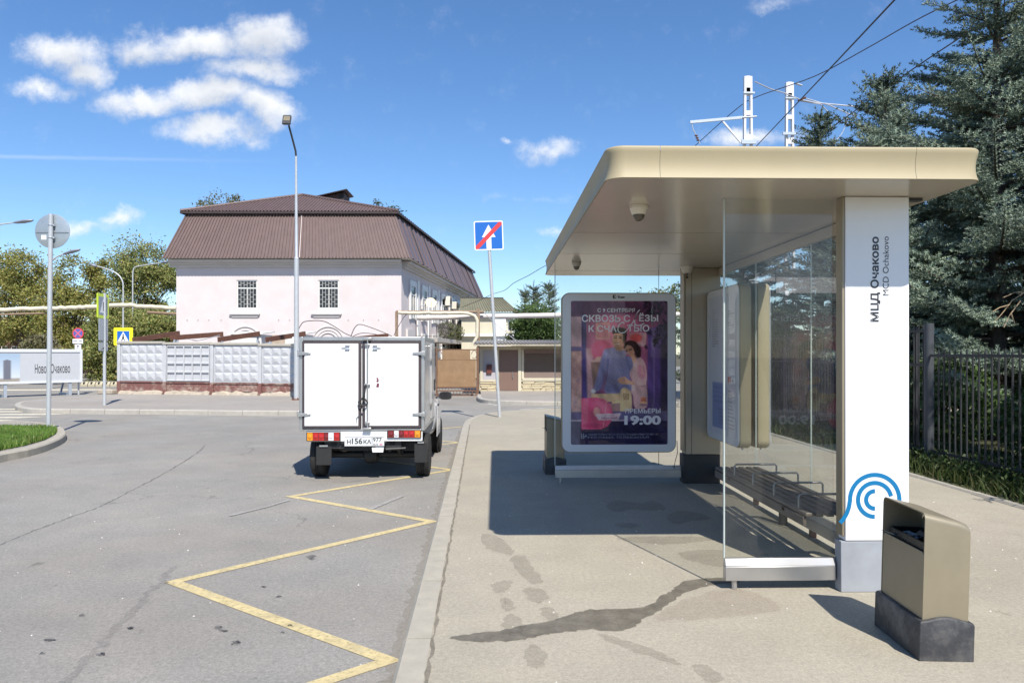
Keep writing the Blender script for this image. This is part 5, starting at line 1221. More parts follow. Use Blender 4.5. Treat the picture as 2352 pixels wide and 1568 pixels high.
b = MB(); c = Vector((-11.5 * s, -.55, zat(291, Y))); R3 = Euler((R(62), 0, R(3))).to_matrix()
fr = lambda a, d, e: tuple(c + R3 @ Vector((a, d, e)))
b.prism(rrect(-.135, .135, -.19, .19, .04, 4), -.04, .03, fr=fr); b.build('lamp_head', m_dark, root, bevel=.012)
b = MB(); b.prism(rrect(-.10, .10, -.06, .13, .02, 3), .031, .036, fr=fr); b.build('lens', M('lamp_lens', (.22, .19, .13), .2, var=.1), root)
b = MB(); b.box(-.11, -.06, -.1, -.03, zat(778, Y) - .06, zat(778, Y) + .06); b.build('junction_box', m_white, root)

def curved_lamp(px, Y, pyb, pts, label, head=None, group='curved street lamps on the left'):
    x = xat(px, Y); root = thing('street_lamp', label, 'street lamp', (x, Y, RZ), group=group)
    b = MB(); P3 = [at(a, c, Y) - Vector((x, Y, RZ)) for a, c in pts]
    c2 = catmull([(q.x, q.z) for q in P3[1:]], 5, closed=False); pp = [(P3[0].x, 0, 0)] + [(q[0], 0, q[1]) for q in c2]
    b.tube(pp, [.065] + [.042 - .012 * i / len(c2) for i in range(len(c2))], 10); b.build('pole', m_pole, root, smooth=40)
    if head:
        q0, q1 = [at(a, c, Y) - Vector((x, Y, RZ)) for a, c in head]; d = (q1 - q0)
        b = MB(); rings = []
        for t, w, h in ((0, .05, .03), (.15, .11, .06), (.5, .17, .08), (.85, .13, .06), (1, .05, .03)):
            o = q0 + d * t; rings.append([(o.x, o.y + w * math.cos(a), o.z + h * math.sin(a)) for a in np.linspace(0, 6.283, 12, endpoint=False)])
        b.loft(rings); b.build('lamp_head', M('lamp_head_grey', (.25, .27, .32), .4, .2, var=.05), root, smooth=50)
curved_lamp(283, 42, 800, [(283, 860), (283, 700), (283, 665), (281, 645), (268, 628), (240, 616), (222, 611)], 'curved grey lamp post with its arm bending left over the concrete fence', ((224, 611.5), (206, 607)))
curved_lamp(305, 46, 800, [(305, 860), (305, 700), (305, 640), (306, 622), (312, 613), (340, 608), (372, 603)], 'curved lamp post in front of the trees with its arm bending right', ((370, 603.5), (386, 601)))
curved_lamp(118, 36, 860, [(118, 866), (118, 700), (118, 620), (120, 600), (130, 590), (148, 582)], 'lamp post hidden behind the round sign with its head showing at right', ((146, 583), (184, 573)))
curved_lamp(-60, 34, 860, [(-60, 870), (-60, 700), (-60, 560), (-50, 530), (-20, 519), (30, 511.5)], 'lamp arm reaching into the picture at the left edge under the sky', ((32, 511.5), (76, 506)))

# ------------------------------------------------------------------ concrete panel fence
def build_fence():
    PL, PR = gnd(272, 904, 0), gnd(690, 908.5, 0); d = (PR - PL); per = d.length / 3.83
    E_ = PL + d.normalized() * (per * 6)
    F = Facade((PL.x, PL.y), (E_.x, E_.y))
    root = thing('concrete_fence', 'pale grey concrete panel fence with pyramid relief and a flaking red plinth', 'fence', PL)
    P = lambda b, n, m, p=root, **k: b.build(n, m, p, off=PL, **k)
    m_c = M('fence_paint', (.47, .475, .49), .75, var=.05, scale=2.5, dirt=.22, dirtcol=(.34, .33, .32), dscale=3, bump=.1)
    m_cp = M('fence_cap', (.42, .39, .33), .85, var=.12, scale=6, dirt=.4, dirtcol=(.22, .19, .15), dscale=6)
    m_pl = M('plinth_red', (.185, .08, .068), .8, var=.15, scale=4, dirt=1.0, dirtcol=(.44, .38, .31), dscale=3.2, bump=.3, bscale=20)
    m_cr = M('crumbled_concrete', (.42, .36, .28), .9, var=.2, scale=5, dirt=.45, dirtcol=(.22, .15, .11), dscale=6, bump=.6, bscale=12)
    for i in range(6):
        u0 = i * per; u1 = u0 + per; t = i / 3.83
        zt = 2.0 - .115 * t + random.uniform(-.015, .015); zb = .50 - .10 * min(t, 1.4) * .6
        zm = zb
        # panel with 5 x 4 relief; every second kind is recessed
        a, e = u0 + .10, u1 - .02; nx, ny = 5, 4
        frame = .03; cw = (e - a - 2 * frame) / nx; chh = (zt - .10 - zm - 2 * frame) / ny
        b = MB(); F.box(b, a, e, zm, zt - .09, -.06, -.002)
        sgn = -1 if i == 1 or i == 5 else 1
        for ix in range(nx):
            for iy in range(ny):
                x0, z0 = a + frame + ix * cw, zm + frame + iy * chh; x1, z1 = x0 + cw, z0 + chh
                if sgn > 0:
                    ap = (x0 + .5 * cw, z0 + .56 * chh); q = .16
                    tp = [F.pt(ap[0] - q * cw, ap[1] - q * chh, .036), F.pt(ap[0] + q * cw, ap[1] - q * chh, .036), F.pt(ap[0] + q * cw, ap[1] + q * chh, .036), F.pt(ap[0] - q * cw, ap[1] + q * chh, .036)]
                    bs = [F.pt(x0, z0, 0), F.pt(x1, z0, 0), F.pt(x1, z1, 0), F.pt(x0, z1, 0)]
                    b.add(bs + tp, [(0, 1, 5, 4), (1, 2, 6, 5), (2, 3, 7, 6), (3, 0, 4, 7), (4, 5, 6, 7)])
                else:
                    g = .025
                    # ribs round a sunk field
                    F.box(b, x0, x0 + g, z0, z1, 0, .05); F.box(b, x1 - g, x1, z0, z1, 0, .05)
                    for zz_ in (z0, z1 - g): b.hexa([F.pt(x0 + g, zz_, .05), F.pt(x1 - g, zz_, .05), F.pt(x1 - g, zz_, 0), F.pt(x0 + g, zz_, 0), F.pt(x0 + g, zz_ + g, .05), F.pt(x1 - g, zz_ + g, .05), F.pt(x1 - g, zz_ + g + .02, 0), F.pt(x0 + g, zz_ + g + .02, 0)])
        P(b, 'panel', m_c)
        b = MB(); F.box(b, u0 - .03, u0 + .09, zm - .02, zt - .07, -.09, .045); P(b, 'post', m_c, bevel=.01)
        b = MB(); F.box(b, u0 - .04, u1 - .045, zt - .085, zt, -.12, .07); P(b, 'cap', m_cp, bevel=.012)
        b = MB(); F.box(b, u0 + .095, u1 - .035, .12, zm - .004, -.06, -.015); F.box(b, u0 + .095, u1 - .035, zm - .06, zm - .012, -.014, .02); P(b, 'plinth', m_pl)
        b = MB(); F.box(b, u0 - .04, u0 + .09, .0, zm - .024, -.1, .055); P(b, 'plinth_post', m_pl, bevel=.01)
        # rough broken footing
        b = MB(); n = 10; rings = []
        for k in range(n + 1):
            u = u0 + .092 + (per - .135) * k / n; o = .07 + random.uniform(-.02, .05); z = .11 + random.uniform(-.03, .05)
            rings.append([F.pt(u, 0, o + .05), F.pt(u, z * .7, o + .02), F.pt(u, z, .0), F.pt(u, z, -.05), F.pt(u, 0, -.05)])
        b.loft(rings); P(b, 'footing', m_cr)
    b = MB(); F.box(b, -.65, .0, 0, .17, -.05, .35); P(b, 'end_block', m_cr, bevel=.03)
    return F, per
FF, FPER = build_fence()

# the rusty steel beams standing above the fence
beams = [((306, 777), (411, 761), 'brown steel beam farthest left above the concrete fence, crossing the yellow framed sign'), ((392, 772), (511, 763), 'long brown steel beam second from the left above the concrete fence'),
         ((502, 776), (595, 762), 'brown steel beam under the left arched window of the pink house'), ((612, 776), (700, 762), 'brown steel beam crossing behind the tall lamp post'), ((812, 775), (890, 767), 'brown steel beam rising above the roof of the white truck')]
for i, ((xa, ya), (xb, yb), lab) in enumerate(beams):
    Yf = 29.6; A = at(xa, ya + 4, Yf - .8); B = at(xb, yb + 4, Yf + 1.6); root = thing('steel_beam', lab, 'steel beam', (B.x, B.y, 0), group='rusty beams above the concrete fence')
    b = MB(); b.bar(A, B, .10, .19); b.build('beam', m_rust, root, off=(B.x, B.y, 0))
    b = MB(); b.bar((B.x - .3, B.y - .12, 0), (B.x - .02, B.y - .02, B.z - .06), .07, .07); b.bar((A.x + .1, A.y + .1, 0), (A.x + .1, A.y + .1, A.z - .06), .07, .07); b.build('strut', m_steel, root, off=(B.x, B.y, 0))

# ------------------------------------------------------------------ the pink house
def corr(b, p00, p10, p11, p01, n, amp, fl=.55):
    """trapezoid sheet: ribs run from the p00-p10 edge to the p01-p11 edge"""
    p00, p10, p11, p01 = map(Vector, (p00, p10, p11, p01)); nr = (p10 - p00).cross(p01 - p00).normalized()
    ts = []
    for i in range(n):
        for t, h in ((0, 0), (.30, 0), (.38, 1), (.62, 1), (.70, 0)): ts.append(((i + t) / n, h))
    ts.append((1, 0)); lo = [p00 + (p10 - p00) * t + nr * amp * h for t, h in ts]; hi = [p01 + (p11 - p01) * t + nr * amp * h for t, h in ts]
    m = len(ts); b.add(lo + hi, [(i, i + 1, m + i + 1, m + i) for i in range(m - 1)])

def corr_tri(b, p0, p1, ap, n, amp):
    """triangular hip: ribs run straight up the slope from the eave p0-p1 and end at the hips"""
    p0, p1, ap = map(Vector, (p0, p1, ap)); e = p1 - p0; ta = (ap - p0).dot(e) / e.length_squared; up = ap - (p0 + e * ta); nr = e.cross(up).normalized()
    ts = []
    for i in range(n):
        for t, h in ((0, 0), (.30, 0), (.38, 1), (.62, 1), (.70, 0)): ts.append(((i + t) / n, h))
    ts.append((1, 0)); fr_ = lambda t: min(t / ta, (1 - t) / (1 - ta)); lo = [p0 + e * t + nr * amp * h for t, h in ts]; hi = [p0 + e * t + up * fr_(t) + nr * amp * h for t, h in ts]
    m = len(ts); b.add(lo + hi, [(i, i + 1, m + i + 1, m + i) for i in range(m - 1)])

def window(F0, root, P, u0, u1, z0, z1, mats, bars=True, sill=True, sur=.0):
    class F:
        dz = 0.0 if bars else .102
        box = staticmethod(lambda b, a, c, z, w_, o0, o1: F0.box(b, a, c, z, w_, o0 + F.dz, o1 + F.dz))
    mfr, mgl, mbar, msill = mats; w = u1 - u0; h = z1 - z0
    b = MB(); f = .055
    F.box(b, u0, u1, z0, z0 + f, -.10, -.04); F.box(b, u0, u1, z1 - f, z1, -.10, -.04); F.box(b, u0, u0 + f, z0 + f, z1 - f, -.10, -.04); F.box(b, u1 - f, u1, z0 + f, z1 - f, -.10, -.04)
    F.box(b, u0 + f, u1 - f, z0 + h * .70, z0 + h * .70 + f, -.098, -.045); F.box(b, (u0 + u1) / 2 - f / 2, (u0 + u1) / 2 + f / 2, z0 + f, z0 + h * .70, -.098, -.047)
    if sur: F0.box(b, u0 - sur, u0, z0 - .05, z1 + sur, 0, .07); F0.box(b, u1, u1 + sur, z0 - .05, z1 + sur, 0, .07); F0.box(b, u0, u1, z1, z1 + sur, 0, .07)
    o = P(b, 'window', mfr, root)
    b = MB(); F.box(b, u0 + f * .5, u1 - f * .5, z0 + f * .5, z1 - f * .5, -.095, -.080); P(b, 'pane', mgl, o)
    if bars:
        b = MB(); g = .016
        def vb(u, a, c): F.box(b, u - g / 2, u + g / 2, a, c, -.034, -.020)
        def hb(u_, v_, z): F.box(b, u_, v_, z - g / 2, z + g / 2, -.032, -.022)
        zm = z0 + h * .70
        for (a, c) in ((u0 + f, (u0 + u1) / 2), ((u0 + u1) / 2, u1 - f)):
            for k in range(4): vb(a + (c - a) * k / 3, z0 + f, zm)
            for k in range(3):
                for q in range(1, 4): hb(a + (c - a) * k / 3, a + (c - a) * (k + 1) / 3, z0 + (zm - z0) * (q + (.5 if k == 1 else 0)) / 4.3)
        for k in range(7): vb(u0 + f + (w - 2 * f) * k / 6, zm + f, z1 - f)
        for k in range(6): hb(u0 + f + (w - 2 * f) * k / 6, u0 + f + (w - 2 * f) * (k + 1) / 6, zm + (z1 - zm) * (.62 if k % 2 else .45))
        P(b, 'grille', mbar, o)
    if sill:
        b = MB(); F0.box(b, u0 - .32, u1 + .14, z0 - .28, z0 - .22, 0, .13); F0.box(b, u0 - .28, u1 + .10, z0 - .34, z0 - .282, 0, .09); F0.box(b, u0 - .22, u1 + .04, z0 - .42, z0 - .342, 0, .05); P(b, 'sill', msill, o)
    return o

def build_house():
    A = (xat(405, 36.3), 36.3); C = (xat(922, 36.0), 36.0); D = (-1.35, 63.8); Bk = (D[0] - 11.3, D[1] + .4)
    F = Facade(A, C); G = Facade(C, D)
    L0 = ((A[0] + D[0]) / 2, 50, 0); root = thing('house', 'two storey pink house with a brown corrugated mansard roof behind the concrete fence', 'house', L0)
    P = lambda b, n, m, p=root, **k: b.build(n, m, p, off=L0, **k)
    m_pink = M('pink_plaster', (.63, .558, .54), .85, var=.055, scale=1.3, dirt=.30, dirtcol=(.52, .48, .46), dscale=1.0, bump=.15, bscale=30)
    m_trim = M('house_trim', (.60, .56, .53), .8, var=.05, scale=4, dirt=.2, dirtcol=(.42, .39, .37))
    m_roof = M('roof_brown', (.145, .100, .090), .42, .1, var=.10, scale=1.2, dirt=.15, dirtcol=(.22, .15, .13), dscale=2, stretch=(3, 3, .5))
    m_win = M('window_white', (.74, .73, .70), .5, var=.05); m_gl = M('window_dark', (.03, .032, .035), .08, var=.3, scale=2)
    m_bar = M('grille_white', (.55, .53, .50), .5, var=.05)
    zw = 6.0
    holes = []
    for px0, px1 in ((543.5, 591), (731, 778.5)):
        u0, z1 = F.hit(px0, 643); u1, z0 = F.hit(px1, 709); holes.append((u0, u1, z0, z1))
    b = MB(); sb = lambda q: (q[0], q[1] + .16); b.prism([sb(A), sb(C), D, Bk], -.2, zw - .002); P(b, 'wall', m_pink)
    b = MB(); us = [0] + [x for h in holes for x in h[:2]] + [F.len]
    for i in range(0, len(us), 2): F.box(b, us[i], us[i + 1], -.2, zw - .002, -.158, 0)
    for u0, u1, z0, z1 in holes: F.box(b, u0, u1, -.2, z0, -.158, 0); F.box(b, u0, u1, z1, zw - .002, -.158, 0)
    P(b, 'front_wall', m_pink)
    # plaster patches low on the facade
    b = MB(); u, z = F.hit(655, 785); F.box(b, u - .9, u + .5, .8, z + .33, .002, .006); P(b, 'bare_plaster', M('bare_plaster', (.42, .33, .24), .9, var=.15, scale=4, dirt=.4, dirtcol=(.50, .40, .36)))
    mats = (m_win, m_gl, m_bar, m_trim)
    for px0, px1 in ((543.5, 591), (731, 778.5)):
        u0, z1 = F.hit(px0, 643); u1, z0 = F.hit(px1, 709); window(F, root, P, u0, u1, z0, z1, mats)
    # cornice under the eaves
    def cornice(Fx, u0, u1):
        b = MB()
        for z0, z1, o in ((5.72, 5.84, .10), (5.842, 5.94, .22), (5.942, 6.06, .38)): Fx.box(b, u0, u1 , z0, z1, -.02, o)
        P(b, 'cornice', m_trim)
    cornice(F, -.25, F.len + .02); cornice(G, .30, G.len)
    # relief arches over the ground floor windows
    for px in (564, 754):
        u, z = F.hit(px, 788); b = MB()
        for r, w, o in ((.80, .05, .05), (.66, .07, .035), (.50, .04, .05), (.22, .03, .04)):
            rings = []
            for k in range(19):
                t = math.pi * k / 18; c, s = math.cos(t), math.sin(t)
                rings.append([F.pt(u + (r - w) * c, z + (r - w) * s * 1.05, .001), F.pt(u + (r - w) * c, z + (r - w) * s * 1.05, o), F.pt(u + r * c, z + r * s * 1.05, o), F.pt(u + r * c, z + r * s * 1.05, .001)])
            b.loft(rings)
        P(b, 'arch_relief', m_trim)
    for px, w in ((225, 0), ):
        pass
    b = MB()
    for px in (430, 455, 480, 508, 640, 665, 800, 835, 870):
        u, z = F.hit(px, 735); F.box(b, u - .018, u + .018, z - .03, z + .03, 0, .02)
    tag(P(b, 'wall_hook', M('hook_faded', (.36, .28, .27), .8)), kind='stuff')
    # mansard roof: steep corrugated flanks, low hipped top
    def pt(x, y, z): return Vector((x, y, z))
    zl, zh = 6.10, 8.62
    lo = [pt(A[0] - .42, A[1] - .62, zl), pt(C[0] + .50, C[1] - .62, zl), pt(D[0] + .50, D[1] + .5, zl), pt(Bk[0] - .42, Bk[1] + .5, zl)]
    hi = [pt(xat(430, 37.2), 37.2, zh), pt(xat(906, 37.0), 37.0, zh), pt(-2.0, 63.4, zh), pt(Bk[0] + .9, 63.4, zh)]
    for (i, j, n) in ((0, 1, 72), (1, 2, 26), (2, 3, 60), (3, 0, 60)):
        b = MB(); corr(b, lo[i], lo[j], hi[j], hi[i], n, .045); P(b, 'roof_flank', m_roof)
    b = MB(); b.add([p - Vector((0, 0, .002)) for p in lo] , [(0, 1, 2, 3)]); P(b, 'soffit', m_trim)
    # bright sheet joint on the front, dark joints on the side
    b = MB(); q = lambda t, s_: lo[0].lerp(lo[1], t).lerp(hi[0].lerp(hi[1], t), s_) + Vector((0, -.05, .02)); b.bar(q(.555, 0), q(.555, 1), .035, .02); P(b, 'sheet_joint', M('joint_light', (.42, .36, .34), .4, .2))
    for t in (.10, .22, .34, .46, .58, .70, .82, .92):
        b = MB(); q = lambda s_: lo[1].lerp(lo[2], t).lerp(hi[1].lerp(hi[2], t), s_) + Vector((.06, 0, .02)); b.bar(q(0), q(1), .05, .02); P(b, 'sheet_joint', m_dark)
    r0 = pt(xat(694, 40.2), 40.2, zat(451, 40.2)); r1 = pt(-7.4, 60.2, r0.z)
    ov = [hi[0] + Vector((-.22, -.30, -.05)), hi[1] + Vector((.22, -.30, -.05)), hi[2] + Vector((.3, .3, -.05)), hi[3] + Vector((-.3, .3, -.05))]
    b = MB(); corr_tri(b, ov[0], ov[1], r0, 64, .045); P(b, 'roof_top', m_roof)
    b = MB(); corr(b, ov[1], ov[2], r1, r0, 60, .03); P(b, 'roof_top', m_roof)
    b = MB(); corr(b, ov[2], ov[3], r1 + Vector((-.04, 0, 0)), r1, 30, .03); P(b, 'roof_top', m_roof)
    b = MB(); corr(b, ov[3], ov[0], r0, r1, 60, .03); P(b, 'roof_top', m_roof)
    b = MB()
    for i in range(4): b.bar(ov[i] - Vector((0, 0, .07)), ov[(i + 1) % 4] - Vector((0, 0, .07)), .04, .10)
    P(b, 'eaves_board', M('eaves_dark', (.045, .03, .028), .6, var=.2))
    b = MB()
    for i in (0, 1): b.tube([ov[i] + Vector((0, 0, .03)), r0 + Vector((0, 0, .04))], .07, 8)
    b.tube([r0 + Vector((0, 0, .04)), r1 + Vector((0, 0, .04))], .07, 8); P(b, 'ridge_cap', m_roof, smooth=50)
    # lidded roof vent behind the ridge
    Yv = 41.6; xa, xb = xat(735, Yv), xat(790, Yv); zb = 9.4; b = MB()
    b.hexa([(xa, Yv, zb), (xb, Yv, zb), (xb, Yv + 1.6, zb), (xa, Yv + 1.6, zb), (xa, Yv, zat(455, Yv)), (xb, Yv, zat(444, Yv)), (xb, Yv + 1.6, zat(444, Yv)), (xa, Yv + 1.6, zat(455, Yv))]); v = P(b, 'roof_vent', M('vent_boards', (.06, .035, .03), .7, var=.2, scale=3, stretch=(1, 1, 14)))
    b = MB(); b.bar((xat(722, Yv), Yv + .7, zat(457, Yv)), (xat(799, Yv), Yv + .7, zat(439, Yv)), 2.0, .05); P(b, 'vent_lid', M('vent_lid', (.05, .035, .035), .4, .3), v)
    b = MB(); b.box(xb - .24, xb - .02, Yv - .004, Yv + .002, 10.15, zat(447, Yv)); P(b, 'vent_opening', m_black, v)
    # side wall: windows in white surrounds on two storeys
    for k in range(9):
        u = 1.9 + 2.85 * k
        window(G, root, P, u, u + 1.0, 3.35, 5.05, (m_win, m_gl, m_bar, m_trim), bars=False, sill=False, sur=.24)
        if k: window(G, root, P, u, u + 1.0, .7, 2.4, (m_win, m_gl, m_bar, m_trim), bars=False, sill=False, sur=.24)
        b = MB(); G.box(b, u + 1.55, u + 1.95, .2, 5.4, 0, .06); P(b, 'pilaster', m_win)
    u, z = G.hit(938, 760)
    b = MB(); G.box(b, u - .6, u + 1.0, 2.35, 2.75, 0, .12); P(b, 'stone_band', m_trim)
    b = MB()
    for r in (.75, .5, .25):
        rings = []
        for k in range(13):
            t = math.pi * k / 12; c, s = math.cos(t), math.sin(t)
            rings.append([G.pt(2.4 + (r - .08) * c, .9 + (r - .08) * s * 1.3, .001), G.pt(2.4 + (r - .08) * c, .9 + (r - .08) * s * 1.3, .06), G.pt(2.4 + r * c, .9 + r * s * 1.3, .06), G.pt(2.4 + r * c, .9 + r * s * 1.3, .001)])
        b.loft(rings)
    P(b, 'arch_relief', m_win)
    # balconies with curly iron rails on the side
    m_iron = M('balcony_iron', (.08, .07, .065), .6, .4, var=.2)
    for u0, u1 in ((3.2, 9.2), (10.2, 17.5)):
        b = MB(); G.box(b, u0, u1, 2.15, 2.38, .0, 1.15); bl = P(b, 'balcony', M('balcony_slab', (.40, .36, .32), .85, var=.15, dirt=.4, dirtcol=(.2, .16, .13)))
        b = MB()
        for z in (2.45, 3.35): b.bar(G.pt(u0, z, 1.1), G.pt(u1, z, 1.1), .03, .03); b.bar(G.pt(u0, z, 0.02), G.pt(u0, z, 1.1), .03, .03); b.bar(G.pt(u1, z, 0.02), G.pt(u1, z, 1.1), .03, .03)
        n = int((u1 - u0) / .42)
        for k in range(n + 1):
            uu = u0 + (u1 - u0) * k / n; b.bar(G.pt(uu, 2.38, 1.1), G.pt(uu, 3.35, 1.1), .02, .02)
            if k < n:
                um = uu + .21; b.tube([G.pt(um + .17 * math.cos(t) * (1 - .06 * t), 2.9 + .28 * math.sin(t) * (1 - .06 * t), 1.1) for t in np.linspace(0, 9, 14)], .010, 4, cap=False)
        for k in range(4):
            oo = 1.1 * k / 3; b.bar(G.pt(u0, 2.38, oo), G.pt(u0, 3.35, oo), .02, .02)
        P(b, 'railing', m_iron, bl)
    return F, G, root
HF, HG, HOUSE = build_house()

def ac_unit(px, py, sc, label):
    u, z = HG.hit(px, py); L0 = HG.pt(u, z, 0); root = thing('air_conditioner', label, 'air conditioner', L0, group='air conditioners on the side wall of the pink house')
    b = MB(); w, h = .36 * sc, .26 * sc; HG.box(b, u - w, u + w, z - h, z + h, .10, .42); b.build('casing', M('ac_cream', (.72, .67, .57), .5, var=.05), root, off=L0, bevel=.02)
    b = MB()
    q = HG.pt(u + .12, z, .424)
    for r in np.linspace(.06, .24 * sc, 5): b.tube([HG.pt(u - .06 + r * math.cos(t), z + r * math.sin(t), .43) for t in np.linspace(0, 6.283, 16)], .008, 4, cap=False)
    b.build('fan_guard', m_dark, root, off=L0)
    b = MB(); HG.box(b, u - w + .05, u - w + .09, z - h - .04, z - h - .004, 0, .42); HG.box(b, u + w - .09, u + w - .05, z - h - .04, z - h - .004, 0, .42); b.build('bracket', m_steel, root, off=L0)
ac_unit(1021, 692, 1.15, 'nearest and largest cream air conditioner on the shaded side wall of the pink house')
ac_unit(1036, 702, .95, 'second air conditioner from the front corner on the pink house side wall')
ac_unit(1060, 711, .95, 'third air conditioner along the pink house side wall, just above the pipes')
ac_unit(1076, 714, .95, 'farthest air conditioner on the side wall of the pink house')
def dish(px, py, r, label):
    u, z = HG.hit(px, py); L0 = HG.pt(u, z, 0); root = thing('satellite_dish', label, 'satellite dish', L0, group='satellite dishes on the pink house')
    c = HG.pt(u, z, .55); d = (Vector((.2, -.9, .32))).normalized(); x = d.cross(Vector((0, 0, 1))).normalized(); y = x.cross(d)
    b = MB(); rings = []
    for t in (.02, .35, .7, 1.0): rings.append([c + (x * math.cos(a) + y * math.sin(a)) * r * t + d * (.12 * t * t) for a in np.linspace(0, 6.283, 20, endpoint=False)])
    b.loft(rings); b.build('bowl', M('dish_cream', (.66, .55, .34), .5, var=.08), root, off=L0, smooth=60)
    b = MB(); b.tube([HG.pt(u, z - .1, 0), HG.pt(u, z - .1, .3), c], .025, 6); b.tube([c - y * r, c + d * .55 - y * .1], .012, 5); b.build('arm', m_steel, root, off=L0)
dish(966, 697, .29, 'cream satellite dish near the front corner of the pink house side wall')
dish(1058, 746, .28, 'low satellite dish on the far side wall of the pink house behind the pipe frame')

# plants on the balconies
def bush(name, label, cat, c, rad, n, size, mat, group=None, seed=0, stems=True, shell=.55):
    global rng
    keep = rng; rng = np.random.default_rng(seed)
    root = thing(name, label, cat, (c[0], c[1], c[2] - rad[2]), group=group)
    d = rng.normal(size=(n, 3)); d /= np.linalg.norm(d, axis=1)[:, None]; rr = shell + (1 - shell) * rng.random(n) ** .6
    k = rng.normal(size=(14, 3)); k /= np.linalg.norm(k, axis=1)[:, None]; bump = 1 + .16 * np.max(d @ k.T, axis=1) - .12
    V = d * (rr * bump)[:, None] * np.array(rad) + np.array([0, 0, rad[2]]); leaves_mesh('foliage', V, size, mat, root)
    if stems:
        b = MB(); r2 = random.Random(seed)
        for i in range(7):
            a = r2.uniform(0, 6.28); b.tube([(0.03 * math.cos(a), .03 * math.sin(a), 0), (rad[0] * .4 * math.cos(a), rad[1] * .4 * math.sin(a), rad[2] * .8), (rad[0] * .75 * math.cos(a), rad[1] * .75 * math.sin(a), rad[2] * 1.5)], [.02, .014, .006], 5)
        b.build('stems', M('bark', (.10, .08, .06), .9, var=.3, scale=12, bump=.5), root)
    rng = keep
    return root
l_balc = leafmat('balcony_leaves', [(.07, .10, .03), (.13, .15, .06), (.20, .19, .09), (.09, .12, .05)], .3)
for px, py, w, lab, s in ((990, 760, .55, 'tangle of greenery on the near balcony rail of the pink house', 1), (1012, 757, .6, 'thick climbing plant at the middle of the near balcony', 2), (1032, 765, .5, 'bushy plant at the far end of the near balcony', 3), (1060, 768, .4, 'small plant on the far balcony beside the brown pipe frame', 4)):
    u, z = HG.hit(px, py); p = HG.pt(u, 2.85, .9); bush('balcony_plant', lab, 'plant', tuple(p), (w, w, .55), 700, .05, l_balc, 'plants on the balconies of the pink house', s)

# white shed roofs between fence and house
for px0, px1, zt, lab in ((530, 600, 768, 'white shed wall under the left arch between fence and house'), (655, 700, 768, 'white shed wall beside the tall lamp post behind the fence')):
    Y = 31.5; b = MB(); b.box(xat(px0, Y), xat(px1, Y), Y, Y + 1.5, 0, zat(zt, Y)); L0 = (xat(px0, Y), Y, 0)
    root = thing('shed', lab, 'shed', L0); b.build('wall', M('shed_white', (.70, .68, .64), .8, var=.06, dirt=.2, dirtcol=(.45, .42, .38)), root, off=L0)
    b = MB(); b.hexa([(xat(px0, Y) - .1, Y - .12, zat(zt, Y) + .004), (xat(px1, Y) + .1, Y - .12, zat(zt, Y) + .004), (xat(px1, Y) + .1, Y + 1.6, zat(zt, Y) + .12), (xat(px0, Y) - .1, Y + 1.6, zat(zt, Y) + .12), (xat(px0, Y) - .1, Y - .12, zat(zt, Y) + .05), (xat(px1, Y) + .1, Y - .12, zat(zt, Y) + .05), (xat(px1, Y) + .1, Y + 1.6, zat(zt, Y) + .17), (xat(px0, Y) - .1, Y + 1.6, zat(zt, Y) + .17)]); b.build('roof', MATS['shed_white'], root, off=L0)

# ------------------------------------------------------------------ brown gate
def build_gate():
    Y = 29.3; L0 = (xat(1003, Y), Y, RZ); root = thing('gate', 'brown rusty sheet metal gate with an open grid along its bottom between house and gatehouse', 'gate', L0)
    P = lambda b, n, m, p=root, **k: b.build(n, m, p, off=L0, **k)
    m_sh = M('gate_sheet', (.27, .165, .085), .7, .1, var=.10, scale=3, dirt=.3, dirtcol=(.36, .25, .15), dscale=3); m_fr = M('gate_frame', (.16, .085, .05), .8, var=.2, scale=8)
    Z = lambda py: zat(py, Y); X = lambda px: xat(px, Y)
    b = MB(); b.box(X(1001), X(1004.5), Y - .05, Y + .05, RZ, Z(798)); b.box(X(1094), X(1100), Y - .06, Y + .06, RZ, Z(797)); P(b, 'gate_post', m_fr)
    b = MB(); b.box(X(1005), X(1093), Y - .02, Y + .02, Z(888), Z(826.5)); P(b, 'sheet_panel', m_sh)
    b = MB(); b.box(X(1016), X(1080), Y - .02, Y + .02, Z(825.5), Z(804)); P(b, 'sheet_panel', m_sh)
    b = MB()
    for z in (803, 826, 889, 897, 908): b.box(X(1004.6), X(1093.8), Y - .015, Y + .022, Z(z) - .022, Z(z) + .022)
    P(b, 'frame', m_fr)
    b = MB()
    for k in range(13): b.box(X(1006 + 7.2 * k) - .012, X(1006 + 7.2 * k) + .012, Y - .01, Y + .01, Z(908) + .023, Z(897) - .023)
    for k in range(12): b.box(X(1009 + 7.2 * k) - .010, X(1009 + 7.2 * k) + .010, Y - .01, Y + .01, Z(897) + .023, Z(889) - .023)
    tag(P(b, 'grid_bar', m_fr), kind='stuff')
    b = MB()
    for px in (1015, 1085): b.tube([(X(px), Y - .04, RZ + .06 + .055 * math.sin(a)) for a in (0, 1)], .05, 8)
    for px, sg in ((1009, 1), (1089, -1)):
        b.tube([(X(px) + .10 * math.cos(t) * sg, Y, Z(814) + .16 * math.sin(t)) for t in np.linspace(0, 5.5, 12)], .012, 5)
    P(b, 'scroll', m_fr)
    # rubble and litter seen under the gate are the yard's pale slabs
build_gate()

